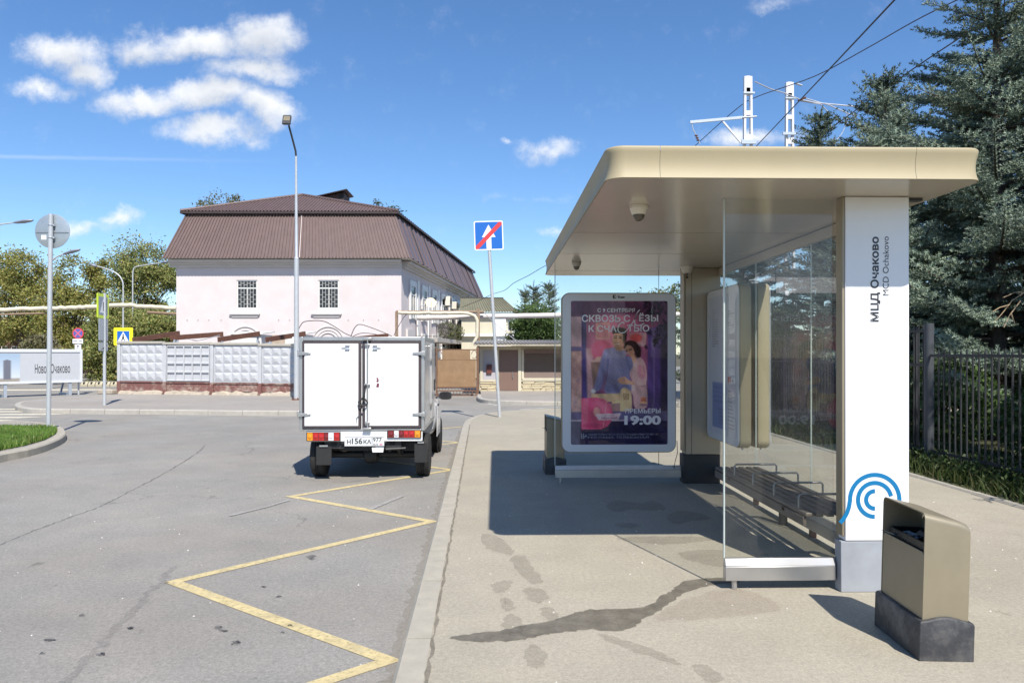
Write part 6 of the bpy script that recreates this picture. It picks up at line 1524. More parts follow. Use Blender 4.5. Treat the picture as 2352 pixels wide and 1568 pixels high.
# ------------------------------------------------------------------ gatehouse kiosk
def build_kiosk():
    Y = 30.6; xl, xr = xat(1101, Y), 5.4; F = Facade((xl, Y), (xr, Y)); L0 = (xl, Y, 0); root = thing('gatehouse', 'low cream gatehouse with a flat roof, brown door and brown roller shutter', 'gatehouse', L0)
    P = lambda b, n, m, p=root, **k: b.build(n, m, p, off=L0, **k)
    m_cr = M('gatehouse_cream', (.58, .53, .405), .8, var=.05, scale=2, dirt=.15, dirtcol=(.45, .4, .3))
    m_gp = M('gatehouse_grey', (.42, .40, .42), .6, var=.04); m_br = M('door_brown', (.185, .115, .09), .55, var=.05, scale=2)
    Z = lambda py: zat(py, Y); U = lambda px: xat(px, Y) - xl
    zt = Z(795)
    b = MB(); b.box(xl, xr, Y, Y + 3.2, 0, zt); P(b, 'wall', m_cr)
    b = MB(); b.hexa([(xl - .2, Y - .88, zt + .004), (xr + .2, Y - .88, zt + .004), (xr + .2, Y + 3.4, zt + .22), (xl - .2, Y + 3.4, zt + .22), (xl - .2, Y - .88, zt + .09), (xr + .2, Y - .88, zt + .09), (xr + .2, Y + 3.4, zt + .30), (xl - .2, Y + 3.4, zt + .30)])
    rf = P(b, 'roof', M('roof_edge', (.42, .37, .29), .6, var=.12, scale=3, dirt=.3, dirtcol=(.25, .2, .15)))
    b = MB(); corr(b, (xl - .22, Y - .91, zt + .10), (xr + .22, Y - .91, zt + .10), (xr + .22, Y + 3.4, zt + .315), (xl - .22, Y + 3.4, zt + .315), 44, .03); P(b, 'roof_sheet', M('slate_sheet', (.22, .21, .20), .85, var=.15), rf)
    b = MB(); F.box(b, U(1103), U(1109), 0.3, zt - .01, .0, .06); P(b, 'frame_bar', m_cr)
    b = MB(); F.box(b, U(1142), U(1146), .3, zt - .01, 0, .055); P(b, 'frame_bar', m_cr)
    b = MB(); F.box(b, U(1190), U(1197), .0, zt - .01, 0, .07); P(b, 'frame_bar', m_cr)
    b = MB(); F.box(b, U(1109) + .004, U(1142) - .004, Z(803), zt - .012, 0, .05); P(b, 'frame_bar', m_cr)
    b = MB(); F.box(b, U(1109) + .004, U(1142) - .004, .3, Z(872), 0, .05); P(b, 'frame_bar', m_cr)
    b = MB(); F.box(b, U(1146) + .004, U(1190) - .004, Z(803), zt - .012, 0, .045); P(b, 'frame_bar', m_cr)
    b = MB(); F.box(b, U(1109) + .006, U(1142) - .006, Z(872) + .004, Z(803) - .004, .001, .02); P(b, 'grey_panel', m_gp)
    # door
    b = MB(); F.box(b, U(1147), U(1189.5), .02, Z(803) - .006, .001, .03); dr = P(b, 'door', m_br)
    b = MB(); h = U(1177.5); b.tube([F.pt(h, Z(868), .03), F.pt(h, Z(868), .07), F.pt(h, Z(854), .07), F.pt(h, Z(854), .03)], .014, 6); P(b, 'handle', m_alu, dr)
    # roller shutter
    b = MB(); F.box(b, U(1200), U(1290) + .8, Z(873), Z(871) + .06, .001, .10); F.box(b, U(1198), U(1203), Z(871), Z(803), .001, .055); P(b, 'shutter_frame', m_cr)
    b = MB(); F.box(b, U(1204), U(1290) + .8, Z(811), Z(803), .001, .12); sb = P(b, 'shutter_box', m_br)
    n = 26; za, zb = Z(869), Z(811)
    for k in range(n):
        z0 = za + (zb - za) * k / n; z1 = za + (zb - za) * (k + 1) / n; b = MB(); b.hexa([F.pt(U(1204), z0, .03), F.pt(U(1290) + .8, z0, .03), F.pt(U(1290) + .8, z0, .002), F.pt(U(1204), z0, .002), F.pt(U(1204), z1 - .012, .014), F.pt(U(1290) + .8, z1 - .012, .014), F.pt(U(1290) + .8, z1 - .012, .002), F.pt(U(1204), z1 - .012, .002)]); P(b, 'shutter_slat', m_br, sb)
    # stone plinth: separate uneven stones
    m_st = M('plinth_stone', (.50, .43, .29), .9, var=.1, scale=3, dirt=.3, dirtcol=(.33, .27, .18), bump=.3, bscale=16, rnd=.16); r2 = random.Random(4)
    for ua, ub in ((U(1103), U(1146)), (U(1197), U(1330))):
        for row in range(4):
            u = ua + (r2.uniform(0, .1) if row % 2 else 0); z0 = .0 + row * .098
            while u < ub - .08:
                w = min(r2.uniform(.22, .5), ub - u); z1 = z0 + .088; e = r2.uniform(.03, .075); j = lambda: r2.uniform(-.012, .012); b = MB()
                b.hexa([F.pt(u + .008, z0 + j() * .4, e), F.pt(u + w - .008, z0 + j() * .4, e), F.pt(u + w - .008, z0, .001), F.pt(u + .008, z0, .001), F.pt(u + .008 + j(), z1 + j() * .5, e + j()), F.pt(u + w - .008 + j(), z1 + j() * .5, e + j()), F.pt(u + w - .008, z1, .001), F.pt(u + .008, z1, .001)])
                P(b, 'stone', m_st); u += w
    b = MB(); F.box(b, U(1103), U(1146), .39, .44, 0, .08); F.box(b, U(1197), U(1330), .39, .44, 0, .08); P(b, 'plinth_ledge', m_cr)
    # brown letter box on the grey panel
    u0, u1, z0, z1 = U(1117.5), U(1129.5), Z(858), Z(838); L1 = F.pt((u0 + u1) / 2, z0, .02); r = thing('letter_box', 'small brown letter box fixed to the grey panel of the gatehouse', 'letter box', L1)
    b = MB(); F.box(b, u0, u1, z0, z1, .0215, .10); b.build('box', M('letter_box_brown', (.14, .04, .03), .5, var=.1), r, off=L1, bevel=.012)
    b = MB(); F.box(b, u0 + .02, u1 - .02, z1 - .07, z1 - .055, .101, .104); b.build('slot', m_black, r, off=L1)
    b = MB(); F.box(b, u0 - .01, u1 + .01, z1 + .002, z1 + .014, .0215, .125); b.build('lid', MATS['letter_box_brown'], r, off=L1)
build_kiosk()

# ------------------------------------------------------------------ pipes over the yard
m_pipe = M('pipe_white', (.66, .60, .57), .6, var=.06, scale=3, dirt=.3, dirtcol=(.42, .36, .31), dscale=2); m_pipeb = M('pipe_brown', (.25, .17, .11), .7, var=.15, scale=6)
m_ins = M('pipe_insulation', (.62, .56, .42), .75, var=.10, scale=4, dirt=.35, dirtcol=(.35, .30, .22), dscale=5, bump=.4, bscale=9)
Y = 33.0
def wob(pts, n=24, a=.02, seed=1):
    r2 = random.Random(seed); out = []
    P_ = [Vector(p) for p in pts]
    for i in range(len(P_) - 1):
        m = max(2, int(n * (P_[i + 1] - P_[i]).length / sum((P_[k + 1] - P_[k]).length for k in range(len(P_) - 1))))
        for k in range(m): out.append(P_[i].lerp(P_[i + 1], k / m) + Vector((0, r2.gauss(0, a), r2.gauss(0, a))))
    return out + [P_[-1]]
L0 = Vector((xat(1098, Y), Y, RZ)); root = thing('pipe_frame', 'brown pipe frame carrying a thick white pipe across the yard beside the pink house', 'pipe', L0)
b = MB(); b.tube([at(911, 790, Y), at(911, 715, Y), at(1000, 715.5, Y), at(1100, 716, Y), at(1112, 716, Y)], .055, 8); b.build('thin_pipe', m_pipeb, root, off=L0)
b = MB(); b.tube(wob([at(915, 718, Y - .15), at(985, 719, Y - .15), at(1075, 719, Y - .15), at(1090, 725, Y - .15), at(1096, 735, Y - .15), at(1096, 772, Y - .15), at(1086, 792, Y - .15)], 30, .012), .075, 8); b.build('bent_pipe', m_ins, root, off=L0, smooth=60)
b = MB(); b.tube(wob([at(958, 730, Y + .5), at(1100, 727, Y + .3), at(1290, 724, Y), at(1560, 722, Y)], 30, .008), .115, 10); b.build('thick_pipe', m_pipe, root, off=L0, smooth=60)
for px in (911, 1099):
    b = MB(); b.box(xat(px, Y) - .06, xat(px, Y) + .06, Y - .06, Y + .06, RZ, zat(716, Y)); b.build('post', m_pipeb, root, off=L0)
b = MB(); u0 = at(1098, 700, Y); b.box(u0.x - .05, u0.x + .05, Y - .05, Y + .05, zat(715, Y), zat(708, Y)); b.build('stub', m_pipeb, root, off=L0)
Y = 40.0; L0 = Vector((xat(12, Y), Y, RZ)); root = thing('overhead_pipe', 'long yellowish insulated pipe on a brown post crossing before the trees at left', 'pipe', L0)
pts = [at(-120, 716, Y - 2), at(12, 712, Y - 1), at(60, 709, Y - .5), at(150, 707, Y), at(250, 703, Y), at(262, 700, Y), at(300, 701, Y), at(340, 704, Y), at(406, 708, Y)]
b = MB(); b.tube(wob(pts, 60, .018), .115, 10); b.build('insulated_pipe', m_ins, root, off=L0, smooth=60)
b = MB(); b.tube([q - Vector((0, 0, .22)) for q in (pts[0], pts[1], at(120, 709, Y))], .05, 8); b.tube([q - Vector((0, 0, .25)) for q in (at(338, 706, Y), at(408, 710, Y))], .07, 8); b.build('return_pipe', m_pipeb, root, off=L0)
b = MB(); x = xat(12, Y); b.box(x - .09, x + .09, Y - 1.1, Y - .92, RZ, zat(640, Y)); b.build('post', m_pipeb, root, off=L0)

# green roofed house beyond the gatehouse
def build_green():
    Y = 47.0; X = lambda px: xat(px, Y); Z = lambda py: zat(py, Y); L0 = (X(1100), Y, 0); root = thing('house', 'small cream house with a green ribbed roof partly hidden by the round tree', 'house', L0)
    P = lambda b, n, m, p=root, **k: b.build(n, m, p, off=L0, **k)
    b = MB(); b.box(X(1060), X(1178), Y, Y + 9, 0, Z(724)); P(b, 'wall', MATS['gatehouse_cream'])
    b = MB(); b.box(X(1136), X(1162), Y - .14, Y - .003, 0, Z(722)); b.box(X(1060), X(1182), Y - .25, Y - .003, Z(728), Z(718.5)); b.box(X(1060), X(1180), Y - .3, Y - .141, Z(772), Z(766)); P(b, 'trim', m_white)
    g = M('roof_green', (.185, .178, .125), .6, .1, var=.12, scale=2); lo = [Vector((X(1055), Y - .4, Z(718))), Vector((X(1190), Y - .4, Z(718))), Vector((X(1190) + .6, Y + 9, Z(718))), Vector((X(1055), Y + 9, Z(718)))]; hi = [Vector((X(1055), Y + 1.6, Z(680))), Vector((X(1154), Y + 1.6, Z(680))), Vector((X(1160), Y + 8, Z(680))), Vector((X(1055), Y + 8, Z(680)))]
    b = MB(); corr(b, lo[0], lo[1], hi[1], hi[0], 22, .05); P(b, 'roof', g)
    b = MB(); corr(b, lo[1], lo[2], hi[2], hi[1], 18, .05); P(b, 'roof', g)
    b = MB(); b.add(hi, [(0, 1, 2, 3)]); P(b, 'roof_top', g)
    b = MB(); b.bar(hi[1], hi[2], .15, .08); b.bar(hi[1], hi[0], .15, .08); P(b, 'ridge_cap', m_dark)
    b = MB(); b.box(X(1166), X(1176), Y - .02, Y - .003, Z(760), Z(735)); w = P(b, 'window', m_win2); b = MB(); b.box(X(1167.5), X(1174.5), Y - .03, Y - .021, Z(758), Z(737)); P(b, 'pane', MATS['window_dark'], w)
m_win2 = MATS['window_white']
build_green()

# ------------------------------------------------------------------ billboard, barriers and the brick house at the left
def build_billboard():
    r0 = at(187, 876, 30.0); Yr = 30.4; Yl = 25.5; Bx = xat(187, Yr); Ax = xat(-330, Yl)
    F = Facade((Ax, Yl), (Bx, Yr)); L0 = (Bx, Yr, RZ); root = thing('billboard', 'long low white billboard with dark lettering and a faded picture of towers', 'billboard', L0)
    P = lambda b, n, m, p=root, **k: b.build(n, m, p, off=L0, **k)
    def up(px, py): return F.hit(px, py)
    uR, zT = up(187, 803); _, zB = up(187, 876); ul, _ = up(0, 850); uL = ul - 3.2
    m_b = M('billboard_white', (.46, .47, .49), .5, var=.02, dirt=.1, dirtcol=(.48, .47, .46))
    b = MB(); F.box(b, uL, uR, zB, zT, -.10, 0); P(b, 'panel', m_b)
    b = MB(); F.box(b, uL, uR + .03, zT - .10, zT + .02, -.02, .03); F.box(b, uL, uR + .03, zB - .02, zB + .06, -.02, .03); F.box(b, uR - .05, uR + .03, zB + .062, zT - .102, -.02, .03); P(b, 'frame', M('billboard_frame', (.62, .63, .64), .4, var=.03))
    b = MB(); fr = lambda a, c: F.pt(a, c, .004)
    ua, za = up(80, 861); ub, zb = up(161, 835); put_text(b, 'Новое Очаково', fr, ua, ub, za + .06, zb, .012); P(b, 'lettering', M('billboard_print', (.06, .06, .065), .5, var=0))
    # picture: sky, towers, ground
    u1, _ = up(46, 840); u0 = u1 - 2.4; _, z1 = up(30, 812); _, z0 = up(30, 879)
    q = Print(0, 240, 0, 150, 3); t = (q.Y / 150)[..., None]; q.I = np.array([150, 170, 190]) / 255 * (1 - t) + np.array([206, 210, 214]) / 255 * t
    q.poly([(0, 128), (240, 126), (240, 150), (0, 150)], (148, 140, 130), 8); q.poly([(110, 132), (112, 50), (124, 34), (138, 30), (150, 40), (156, 60), (156, 132)], (150, 140, 138), 3)
    for x, w, h in ((84, 14, 60), (100, 18, 80), (118, 14, 68), (186, 24, 96)): q.poly([(x, 132 - h), (x + w / 2, 126 - h), (x + w, 132 - h), (x + w, 132), (x, 132)], (104, 106, 116), 3)
    q.poly([(140, 30), (170, 24), (172, 132), (140, 132)], (140, 150, 170), 4, .6)
    q.mesh('picture', attrmat('billboard_picture', .5), lambda x, y: tuple(F.pt(u0 + (u1 - u0) * x / 240, z1 - (z1 - z0) * y / 150, .003) - Vector(L0)), root)
    for u in (uR - .4, uR - 2.6, uR - 4.8, uR - 7.0):
        b = MB(); F.box(b, u - .05, u + .05, RZ, zB - .002, -.09, -.01); b.bar(F.pt(u, RZ + .03, -.05), F.pt(u, RZ + .03, -1.3), .10, .08); b.bar(F.pt(u, RZ + .1, -1.2), F.pt(u, zT - .2, -.12), .06, .06); P(b, 'leg', m_steel)
build_billboard()
Y = 38.0
labs = ['first pale concrete barrier block right of the billboard', 'second barrier block in the row right of the billboard', 'third barrier block in the row, left of the crossing sign pole', 'fourth barrier block in the row, behind the crossing sign pole', 'last barrier block in the row, next to the concrete fence']
for k in range(5):
    x0 = xat(191 + 17 * k, Y); x1 = xat(206 + 17 * k, Y); L0 = ((x0 + x1) / 2, Y, RZ); root = thing('barrier_block', labs[k], 'barrier', L0, group='concrete barrier blocks beyond the crossing'); b = MB()
    zt = zat(876, Y) - RZ; w = (x1 - x0) / 2
    b.loft([[(-w, -.25, 0), (w, -.25, 0), (w, .25, 0), (-w, .25, 0)], [(-w, -.25, .12), (w, -.25, .12), (w, .25, .12), (-w, .25, .12)], [(-w + .02, -.12, .25), (w - .02, -.12, .25), (w - .02, .12, .25), (-w + .02, .12, .25)], [(-w + .02, -.08, zt), (w - .02, -.08, zt), (w - .02, .08, zt), (-w + .02, .08, zt)]])
    b.build('block', M('barrier_concrete', (.45, .40, .28), .85, var=.15, scale=4, dirt=.4, dirtcol=(.2, .17, .12)), root, bevel=.02)
    b = MB(); b.box(-.03, .03, -.262, -.12, .13, .24); b.build('lifting_slot', m_black, root)
def build_brick():
    Y = 56; X = lambda px: xat(px, Y); L0 = (X(0), Y, RZ); root = thing('brick_house', 'dark red brick building with a pale roof edge behind the trees at far left', 'building', L0); P = lambda b, n, m, p=root, **k: b.build(n, m, p, off=L0, **k)
    b = MB(); b.box(X(-200), X(78), Y, Y + 10, RZ, zat(735, Y)); P(b, 'wall', M('brick_red', (.16, .085, .07), .85, var=.2, scale=5, dirt=.2, dirtcol=(.2, .14, .11)))
    b = MB(); b.box(X(-200) - .2, X(78) + .2, Y - .2, Y + 10.2, zat(735, Y) + .002, zat(729, Y)); P(b, 'roof_edge', m_concrete)
    for px in (4, 26, 46):
        b = MB(); b.box(X(px), X(px + 14), Y - .04, Y - .003, zat(818, Y), zat(795, Y)); w = P(b, 'window', m_white); b = MB(); b.box(X(px + 1.5), X(px + 12.5), Y - .05, Y - .041, zat(816.5, Y), zat(796.5, Y)); P(b, 'pane', MATS['window_dark'], w)
build_brick()

# ------------------------------------------------------------------ metal picket fence at the right
def build_pickets():
    X_ = 5.92; L0 = (X_, 11, 0); root = thing('metal_fence', 'dark metal picket fence along the grass verge under the spruces at right', 'fence', L0); P = lambda b, n, m, p=root, **k: b.build(n, m, p, off=L0, **k)
    m_f = M('fence_iron', (.028, .030, .033), .6, .1, var=.15, scale=6)
    y0, ym, y1 = 5.0, 10.0, 19.0
    b = MB(); b.tube([(X_ + .02, ym, -.1), (X_ + .02, ym, 1.95)], .062, 14); P(b, 'pole', M('fence_pole', (.055, .06, .068), .6, var=.15), smooth=40)
    for (a, e, z1) in ((y0, ym - .07, 1.54), (ym + .07, y1, 1.88)):
        for z in (.22, z1 - .03, z1 - .5) if z1 > 1.6 else (.22, z1 - .03):
            b = MB(); b.box(X_ - .012, X_ + .012, a, e, z - .018, z + .018); P(b, 'rail', m_f)
        proto = None; n = int((e - a) / .118)
        for k in range(n):
            y = a + .06 + k * .118
            if proto is None:
                b = MB(); b.box(-.0085, .0085, -.0085, .0085, 0, z1 - .05); b.add([(-.0085, -.0085, z1 - .05), (.0085, -.0085, z1 - .05), (.0085, .0085, z1 - .05), (-.0085, .0085, z1 - .05), (0, 0, z1 + .012)], [(0, 1, 4), (1, 2, 4), (2, 3, 4), (3, 0, 4)])
                proto = b.build('picket', m_f, root); o = proto
            else: o = proto.copy(); COL.objects.link(o)
            o.location = (.022, y - L0[1], .06)
        for y in np.arange(a + .3, e, 2.4):
            b = MB(); b.box(X_ + .034, X_ + .085, y - .03, y + .03, -.05, z1 + .03); P(b, 'post', m_f)
build_pickets()

# ------------------------------------------------------------------ spruces
def twig_template(nr, nk, seed=0):
    r = np.random.default_rng(seed); V = []
    for i in range(nr):
        t = (i + .2) / nr
        for k in range(nk):
            a = 6.283 * (k + .5 * (i % 2) + r.uniform(-.2, .2)) / nk; c, s = math.cos(a), math.sin(a); rad = (1.0 if t < .8 else 1 - (t - .8) * 2.2) * r.uniform(.75, 1.15)
            w = .20; V += [(t - .012, -s * w, c * w), (t + .012 + .02, s * w, -c * w), (t + .14 + .06 * r.random(), c * rad, s * rad)]
    for k in range(3):
        a = 2.1 * k; V += [(.93, .2 * math.cos(a), .2 * math.sin(a)), (.95, -.2 * math.cos(a), -.2 * math.sin(a)), (1.12, .4 * math.cos(a + 1), .4 * math.sin(a + 1))]
    return np.array(V)
def spruce(name, label, loc, H, Rb, mat, seed, zmin=.25, step=.30, nb=7, fine=True, tw=.20, trad=.030, group=None, twn=(8, 4), bsp=.10, yaw_only=None, lean=0.0):
    r = np.random.default_rng(seed); root = thing(name, label, 'tree', loc, group=group)
    tm = twig_template(*twn, seed); p0s, ds, us, Ls, Rs = [], [], [], [], []
    wood = MB(); wood.tube([(0, 0, -.1), (lean * .5, 0, H * .5), (lean, 0, H)], [.012 * H + .05, .007 * H + .03, .012], 9)
    br = MB()
    z = zmin
    def put(p, d, u, L_, R_):
        p0s.append(p); ds.append(d); us.append(u); Ls.append(L_); Rs.append(R_)
    up = np.array([0, 0, 1.0])
    while z < H - .12:
        f = z / H; Lm = Rb * (1 - f) ** .85 + .10
        for k in range(nb if f < .85 else 5):
            a = r.uniform(0, 6.283); L = Lm * r.uniform(.50, 1.2)
            zz_ = z + r.uniform(-step, step) * .22
            if zz_ > H - .1: continue
            hd = np.array([math.cos(a), math.sin(a), 0]); pit = (-.22 + .95 * f ** 1.3) + r.uniform(-.12, .12); cur = .16 + .10 * (1 - f); side = np.array([-math.sin(a), math.cos(a), 0])
            base = np.array([lean * f, 0, zz_]); bend = r.uniform(-.12, .12)
            pos = lambda s: base + hd * (L * s) + up * (L * (pit * s * (1 - .25 * s) + cur * s * s)) + side * (L * bend * s * s)
            tan = lambda s: (lambda v: v / np.linalg.norm(v))(pos(s + .02) - pos(s - .02))
            pts = [pos(s) for s in np.linspace(0, .97, 6)]; br.tube([tuple(p) for p in pts], [max(.006, .014 * L * (1 - q) + .005) for q in np.linspace(0, 1, 6)], 4, cap=False)
            n = max(3, int(L / bsp)); s0 = .12 if L < 1 else .22
            for i in range(n + 1):
                s = s0 + (1 - s0) * i / n; p = pos(s); t = tan(min(s, .96)); sd = np.cross(t, up); sd /= np.linalg.norm(sd) + 1e-9
                Lb = min(.55, (.34 * L * (1 - s) + .10) * r.uniform(.7, 1.25))
                for q in (-1, 1):
                    d = t * r.uniform(.45, .8) + sd * q * r.uniform(.7, 1) + up * r.uniform(-.22, .18); d /= np.linalg.norm(d)
                    m = max(1, int(round(Lb / (tw * .55)))) if fine else 1
                    if m == 1: put(p, d, up, max(Lb, tw * .7), trad)
                    else:
                        for j in range(m):
                            pj = p + d * (Lb * j / m) - up * (.10 * Lb * (j / m) ** 2)
                            put(pj, d + r.normal(size=3) * .06, up, tw * r.uniform(.8, 1.1), trad)
                            if j or m < 3:
                                sq = np.cross(d, up); qq = 1 if (j + i) % 2 else -1; d2 = d * .75 + sq * qq * .75 + up * r.uniform(-.35, .2); put(pj, d2 / np.linalg.norm(d2), up, tw * r.uniform(.55, .95), trad * .95)
                if r.random() < .6:
                    d = t * .8 + up * r.uniform(.3, .8); put(p, d / np.linalg.norm(d), sd, tw * r.uniform(.5, .8), trad)
            put(pos(.96), tan(.96), up, tw * 1.1, trad * 1.05)
        z += step * r.uniform(.75, 1.2) * (1.0 if f < .8 else .75)
    for k in range(5): put(np.array([lean, 0, H - .1 * k - .12]), np.array([r.normal() * .25, r.normal() * .25, 1.0]), np.array([1.0, 0, 0]), tw * 1.2, trad)
    P0 = np.array(p0s); D = np.array(ds); D /= np.linalg.norm(D, axis=1)[:, None]; U = np.array(us); Sd = np.cross(D, U); Sd /= np.linalg.norm(Sd, axis=1)[:, None] + 1e-9; U2 = np.cross(Sd, D)
    L_ = np.array(Ls)[:, None, None]; R_ = np.array(Rs)[:, None, None]; T = tm[None]
    V = P0[:, None, :] + D[:, None, :] * T[..., 0:1] * L_ + Sd[:, None, :] * T[..., 1:2] * R_ + U2[:, None, :] * T[..., 2:3] * R_
    V = V.reshape(-1, 3); F = np.arange(len(V)).reshape(-1, 3)
    raw_mesh('needles', V, F, mat, root)
    bk = M('spruce_bark', (.085, .065, .05), .95, var=.3, scale=14, bump=.6, bscale=30)
    wood.build('trunk', bk, root, smooth=50); br.build('branches', bk, root)
    return len(F)
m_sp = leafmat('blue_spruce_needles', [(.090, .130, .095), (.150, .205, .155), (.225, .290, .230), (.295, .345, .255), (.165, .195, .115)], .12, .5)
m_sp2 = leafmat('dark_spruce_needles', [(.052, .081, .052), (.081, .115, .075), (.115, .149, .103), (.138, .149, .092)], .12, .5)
nt = 0
def sp(px, Y): return (xat(px, Y), Y, 0)
nt += spruce('spruce_tree', 'tallest blue spruce behind the shelter roof, rising out of the top of the picture', sp(2290, 13.0), 10.3, 2.95, m_sp, 11, zmin=.9, step=.36, nb=10, twn=(4, 4), trad=.050, tw=.24, bsp=.145)
nt += spruce('spruce_tree', 'short blue spruce with its leader just above the right part of the shelter roof', sp(2070, 14.0), 6.6, 2.1, m_sp, 12, zmin=.9, step=.32, nb=9, twn=(4, 4), lean=-.33, trad=.043, bsp=.12)
nt += spruce('spruce_tree', 'blue spruce at the right edge with a pale leader beside the tallest spruce', sp(2362, 15.0), 8.5, 2.5, m_sp, 13, zmin=1.0, step=.36, nb=9, twn=(4, 4), bsp=.14, trad=.042)
nt += spruce('spruce_tree', 'thin young spruce top peeping over the shelter roof near the masts', sp(1916, 18.0), 6.85, .42, m_sp, 14, zmin=2.2, step=.42, nb=3, twn=(5, 4), bsp=.16, trad=.030, tw=.15)
nt += spruce('spruce_tree', 'near spruce at the right border whose low branches hang over the picket fence', (8.0, 7.1, 0), 7.8, 2.45, m_sp, 15, zmin=1.25, step=.32, nb=8, twn=(4, 4), bsp=.14, trad=.042)
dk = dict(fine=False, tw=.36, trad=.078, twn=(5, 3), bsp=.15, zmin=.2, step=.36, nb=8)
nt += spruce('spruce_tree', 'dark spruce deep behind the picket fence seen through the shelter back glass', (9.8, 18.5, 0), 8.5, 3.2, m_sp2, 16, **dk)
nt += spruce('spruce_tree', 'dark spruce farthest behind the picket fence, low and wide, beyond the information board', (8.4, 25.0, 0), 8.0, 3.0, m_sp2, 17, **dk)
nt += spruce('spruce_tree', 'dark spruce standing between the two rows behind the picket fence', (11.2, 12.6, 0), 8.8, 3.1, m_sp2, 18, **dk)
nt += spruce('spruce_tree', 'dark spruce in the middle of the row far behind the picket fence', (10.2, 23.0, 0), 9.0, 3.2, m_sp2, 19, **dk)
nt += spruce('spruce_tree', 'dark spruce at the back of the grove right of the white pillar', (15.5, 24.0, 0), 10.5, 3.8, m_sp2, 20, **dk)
m_spf = leafmat('far_spruce_needles', [(.070, .098, .063), (.119, .147, .091), (.168, .182, .112)], .12, .6)
for px, py, hw, Yq, lab, s in ((1188, 664, 12, 58, 'small distant spruce top left of the pair behind the green roofed house', 21), (1207, 655, 22, 54, 'left and broader of the two distant spruces above the round tree', 22), (1243, 652, 24, 54, 'right spruce of the distant pair above the round tree', 23)):
    nt += spruce('spruce_tree', lab, (xat(px + 18, Yq), Yq, 0), zat(py, Yq), 1.5 + hw * .02, m_spf, s, zmin=2.0, step=.42, nb=6, fine=False, tw=.42, trad=.08, twn=(5, 3), bsp=.20, group='distant spruces above the gatehouse')

# bare lit twigs at the right edge
bt = (xat(2300, 8.7), 8.7, zat(735, 8.7)); root = thing('dead_branch', 'bare pale forked branch hanging at the right edge before the dark spruce', 'branch', bt); b = MB()
q = lambda px, py: at(px, py, 8.7 + (px - 2300) * .002) - Vector(bt)
for pts in ([(2352, 672), (2325, 690), (2300, 722), (2283, 740)], [(2345, 690), (2318, 725), (2306, 752)], [(2360, 668), (2330, 672), (2305, 683)], [(2318, 700), (2296, 706), (2280, 716)], [(2322, 718), (2330, 742)]): b.tube([tuple(q(*p)) for p in pts], [.007, .005, .004, .002][:len(pts)], 5)
b.build('twigs', M('dry_twig', (.38, .28, .17), .8, var=.2), root)

# ------------------------------------------------------------------ broadleaved trees
def tree(name, label, loc, H, crown, nleaf, size, mat, seed, trunk=.16, group=None, gap=.0, ncl=60):
    """crown: list of ellipsoids (x, y, z, rx, ry, rz) relative to loc"""
    global rng
    keep = rng; rng = np.random.default_rng(seed); r = rng; root = thing(name, label, 'tree', loc, group=group)
    vol = np.array([c[3] * c[4] * c[5] for c in crown]) ** (2 / 3); pr = vol / vol.sum(); C = []; cl = []
    for i in range(ncl):
        c = crown[r.choice(len(crown), p=pr)]; d = r.normal(size=3); d /= np.linalg.norm(d); rr = r.uniform(.45, 1.0)
        p = np.array(c[:3]) + d * rr * np.array(c[3:]); cl.append((p, np.mean(c[3:])))
    per = nleaf // ncl
    for p, m in cl:
        k = int(per * r.uniform(.5, 1.5)); s = m * r.uniform(.13, .30); C.append(p + r.normal(size=(k, 3)) * np.array([s, s, s * .75]))
    C = np.concatenate(C); leaves_mesh('crown', C, size, mat, root, flat=.3)
    b = MB(); cz = crown[0][2]
    b.tube([(0, 0, -.1), (.05, 0, H * .25), (crown[0][0] * .6, crown[0][1] * .6, cz)], [trunk, trunk * .8, trunk * .35], 8)
    for p, m in cl[::3]:
        st = Vector((crown[0][0] * .3, crown[0][1] * .3, H * .22 + r.random() * .2 * H)); md = st.lerp(Vector(p), .55) + Vector((0, 0, .05 * H)); b.tube([st, md, Vector(p)], [trunk * .32, trunk * .18, .012], 5, cap=False)
    b.build('trunk', M('bark', (.10, .08, .06), .9, var=.3, scale=12, bump=.5), root, smooth=50)
    rng = keep
m_aut = leafmat('autumn_leaves', [(.155, .196, .052), (.247, .270, .075), (.356, .328, .098), (.460, .380, .127), (.218, .247, .069)], .4)
m_grn = leafmat('mixed_green_leaves', [(.155, .199, .062), (.227, .270, .085), (.340, .340, .114), (.425, .368, .141)], .35)
m_dkg = leafmat('dark_green_leaves', [(.047, .081, .020), (.068, .115, .030), (.095, .149, .041), (.121, .176, .054)], .3)
def crown_px(Y, base_px, ells):
    bx = xat(base_px, Y); out = []; s = Y / FPX
    for px, py, rx, ry in ells: out.append(((xat(px, Y) - bx), random.uniform(-.4, .4), zat(py, Y) - RZ, rx * s, rx * s * .9, ry * s))
    return bx, out
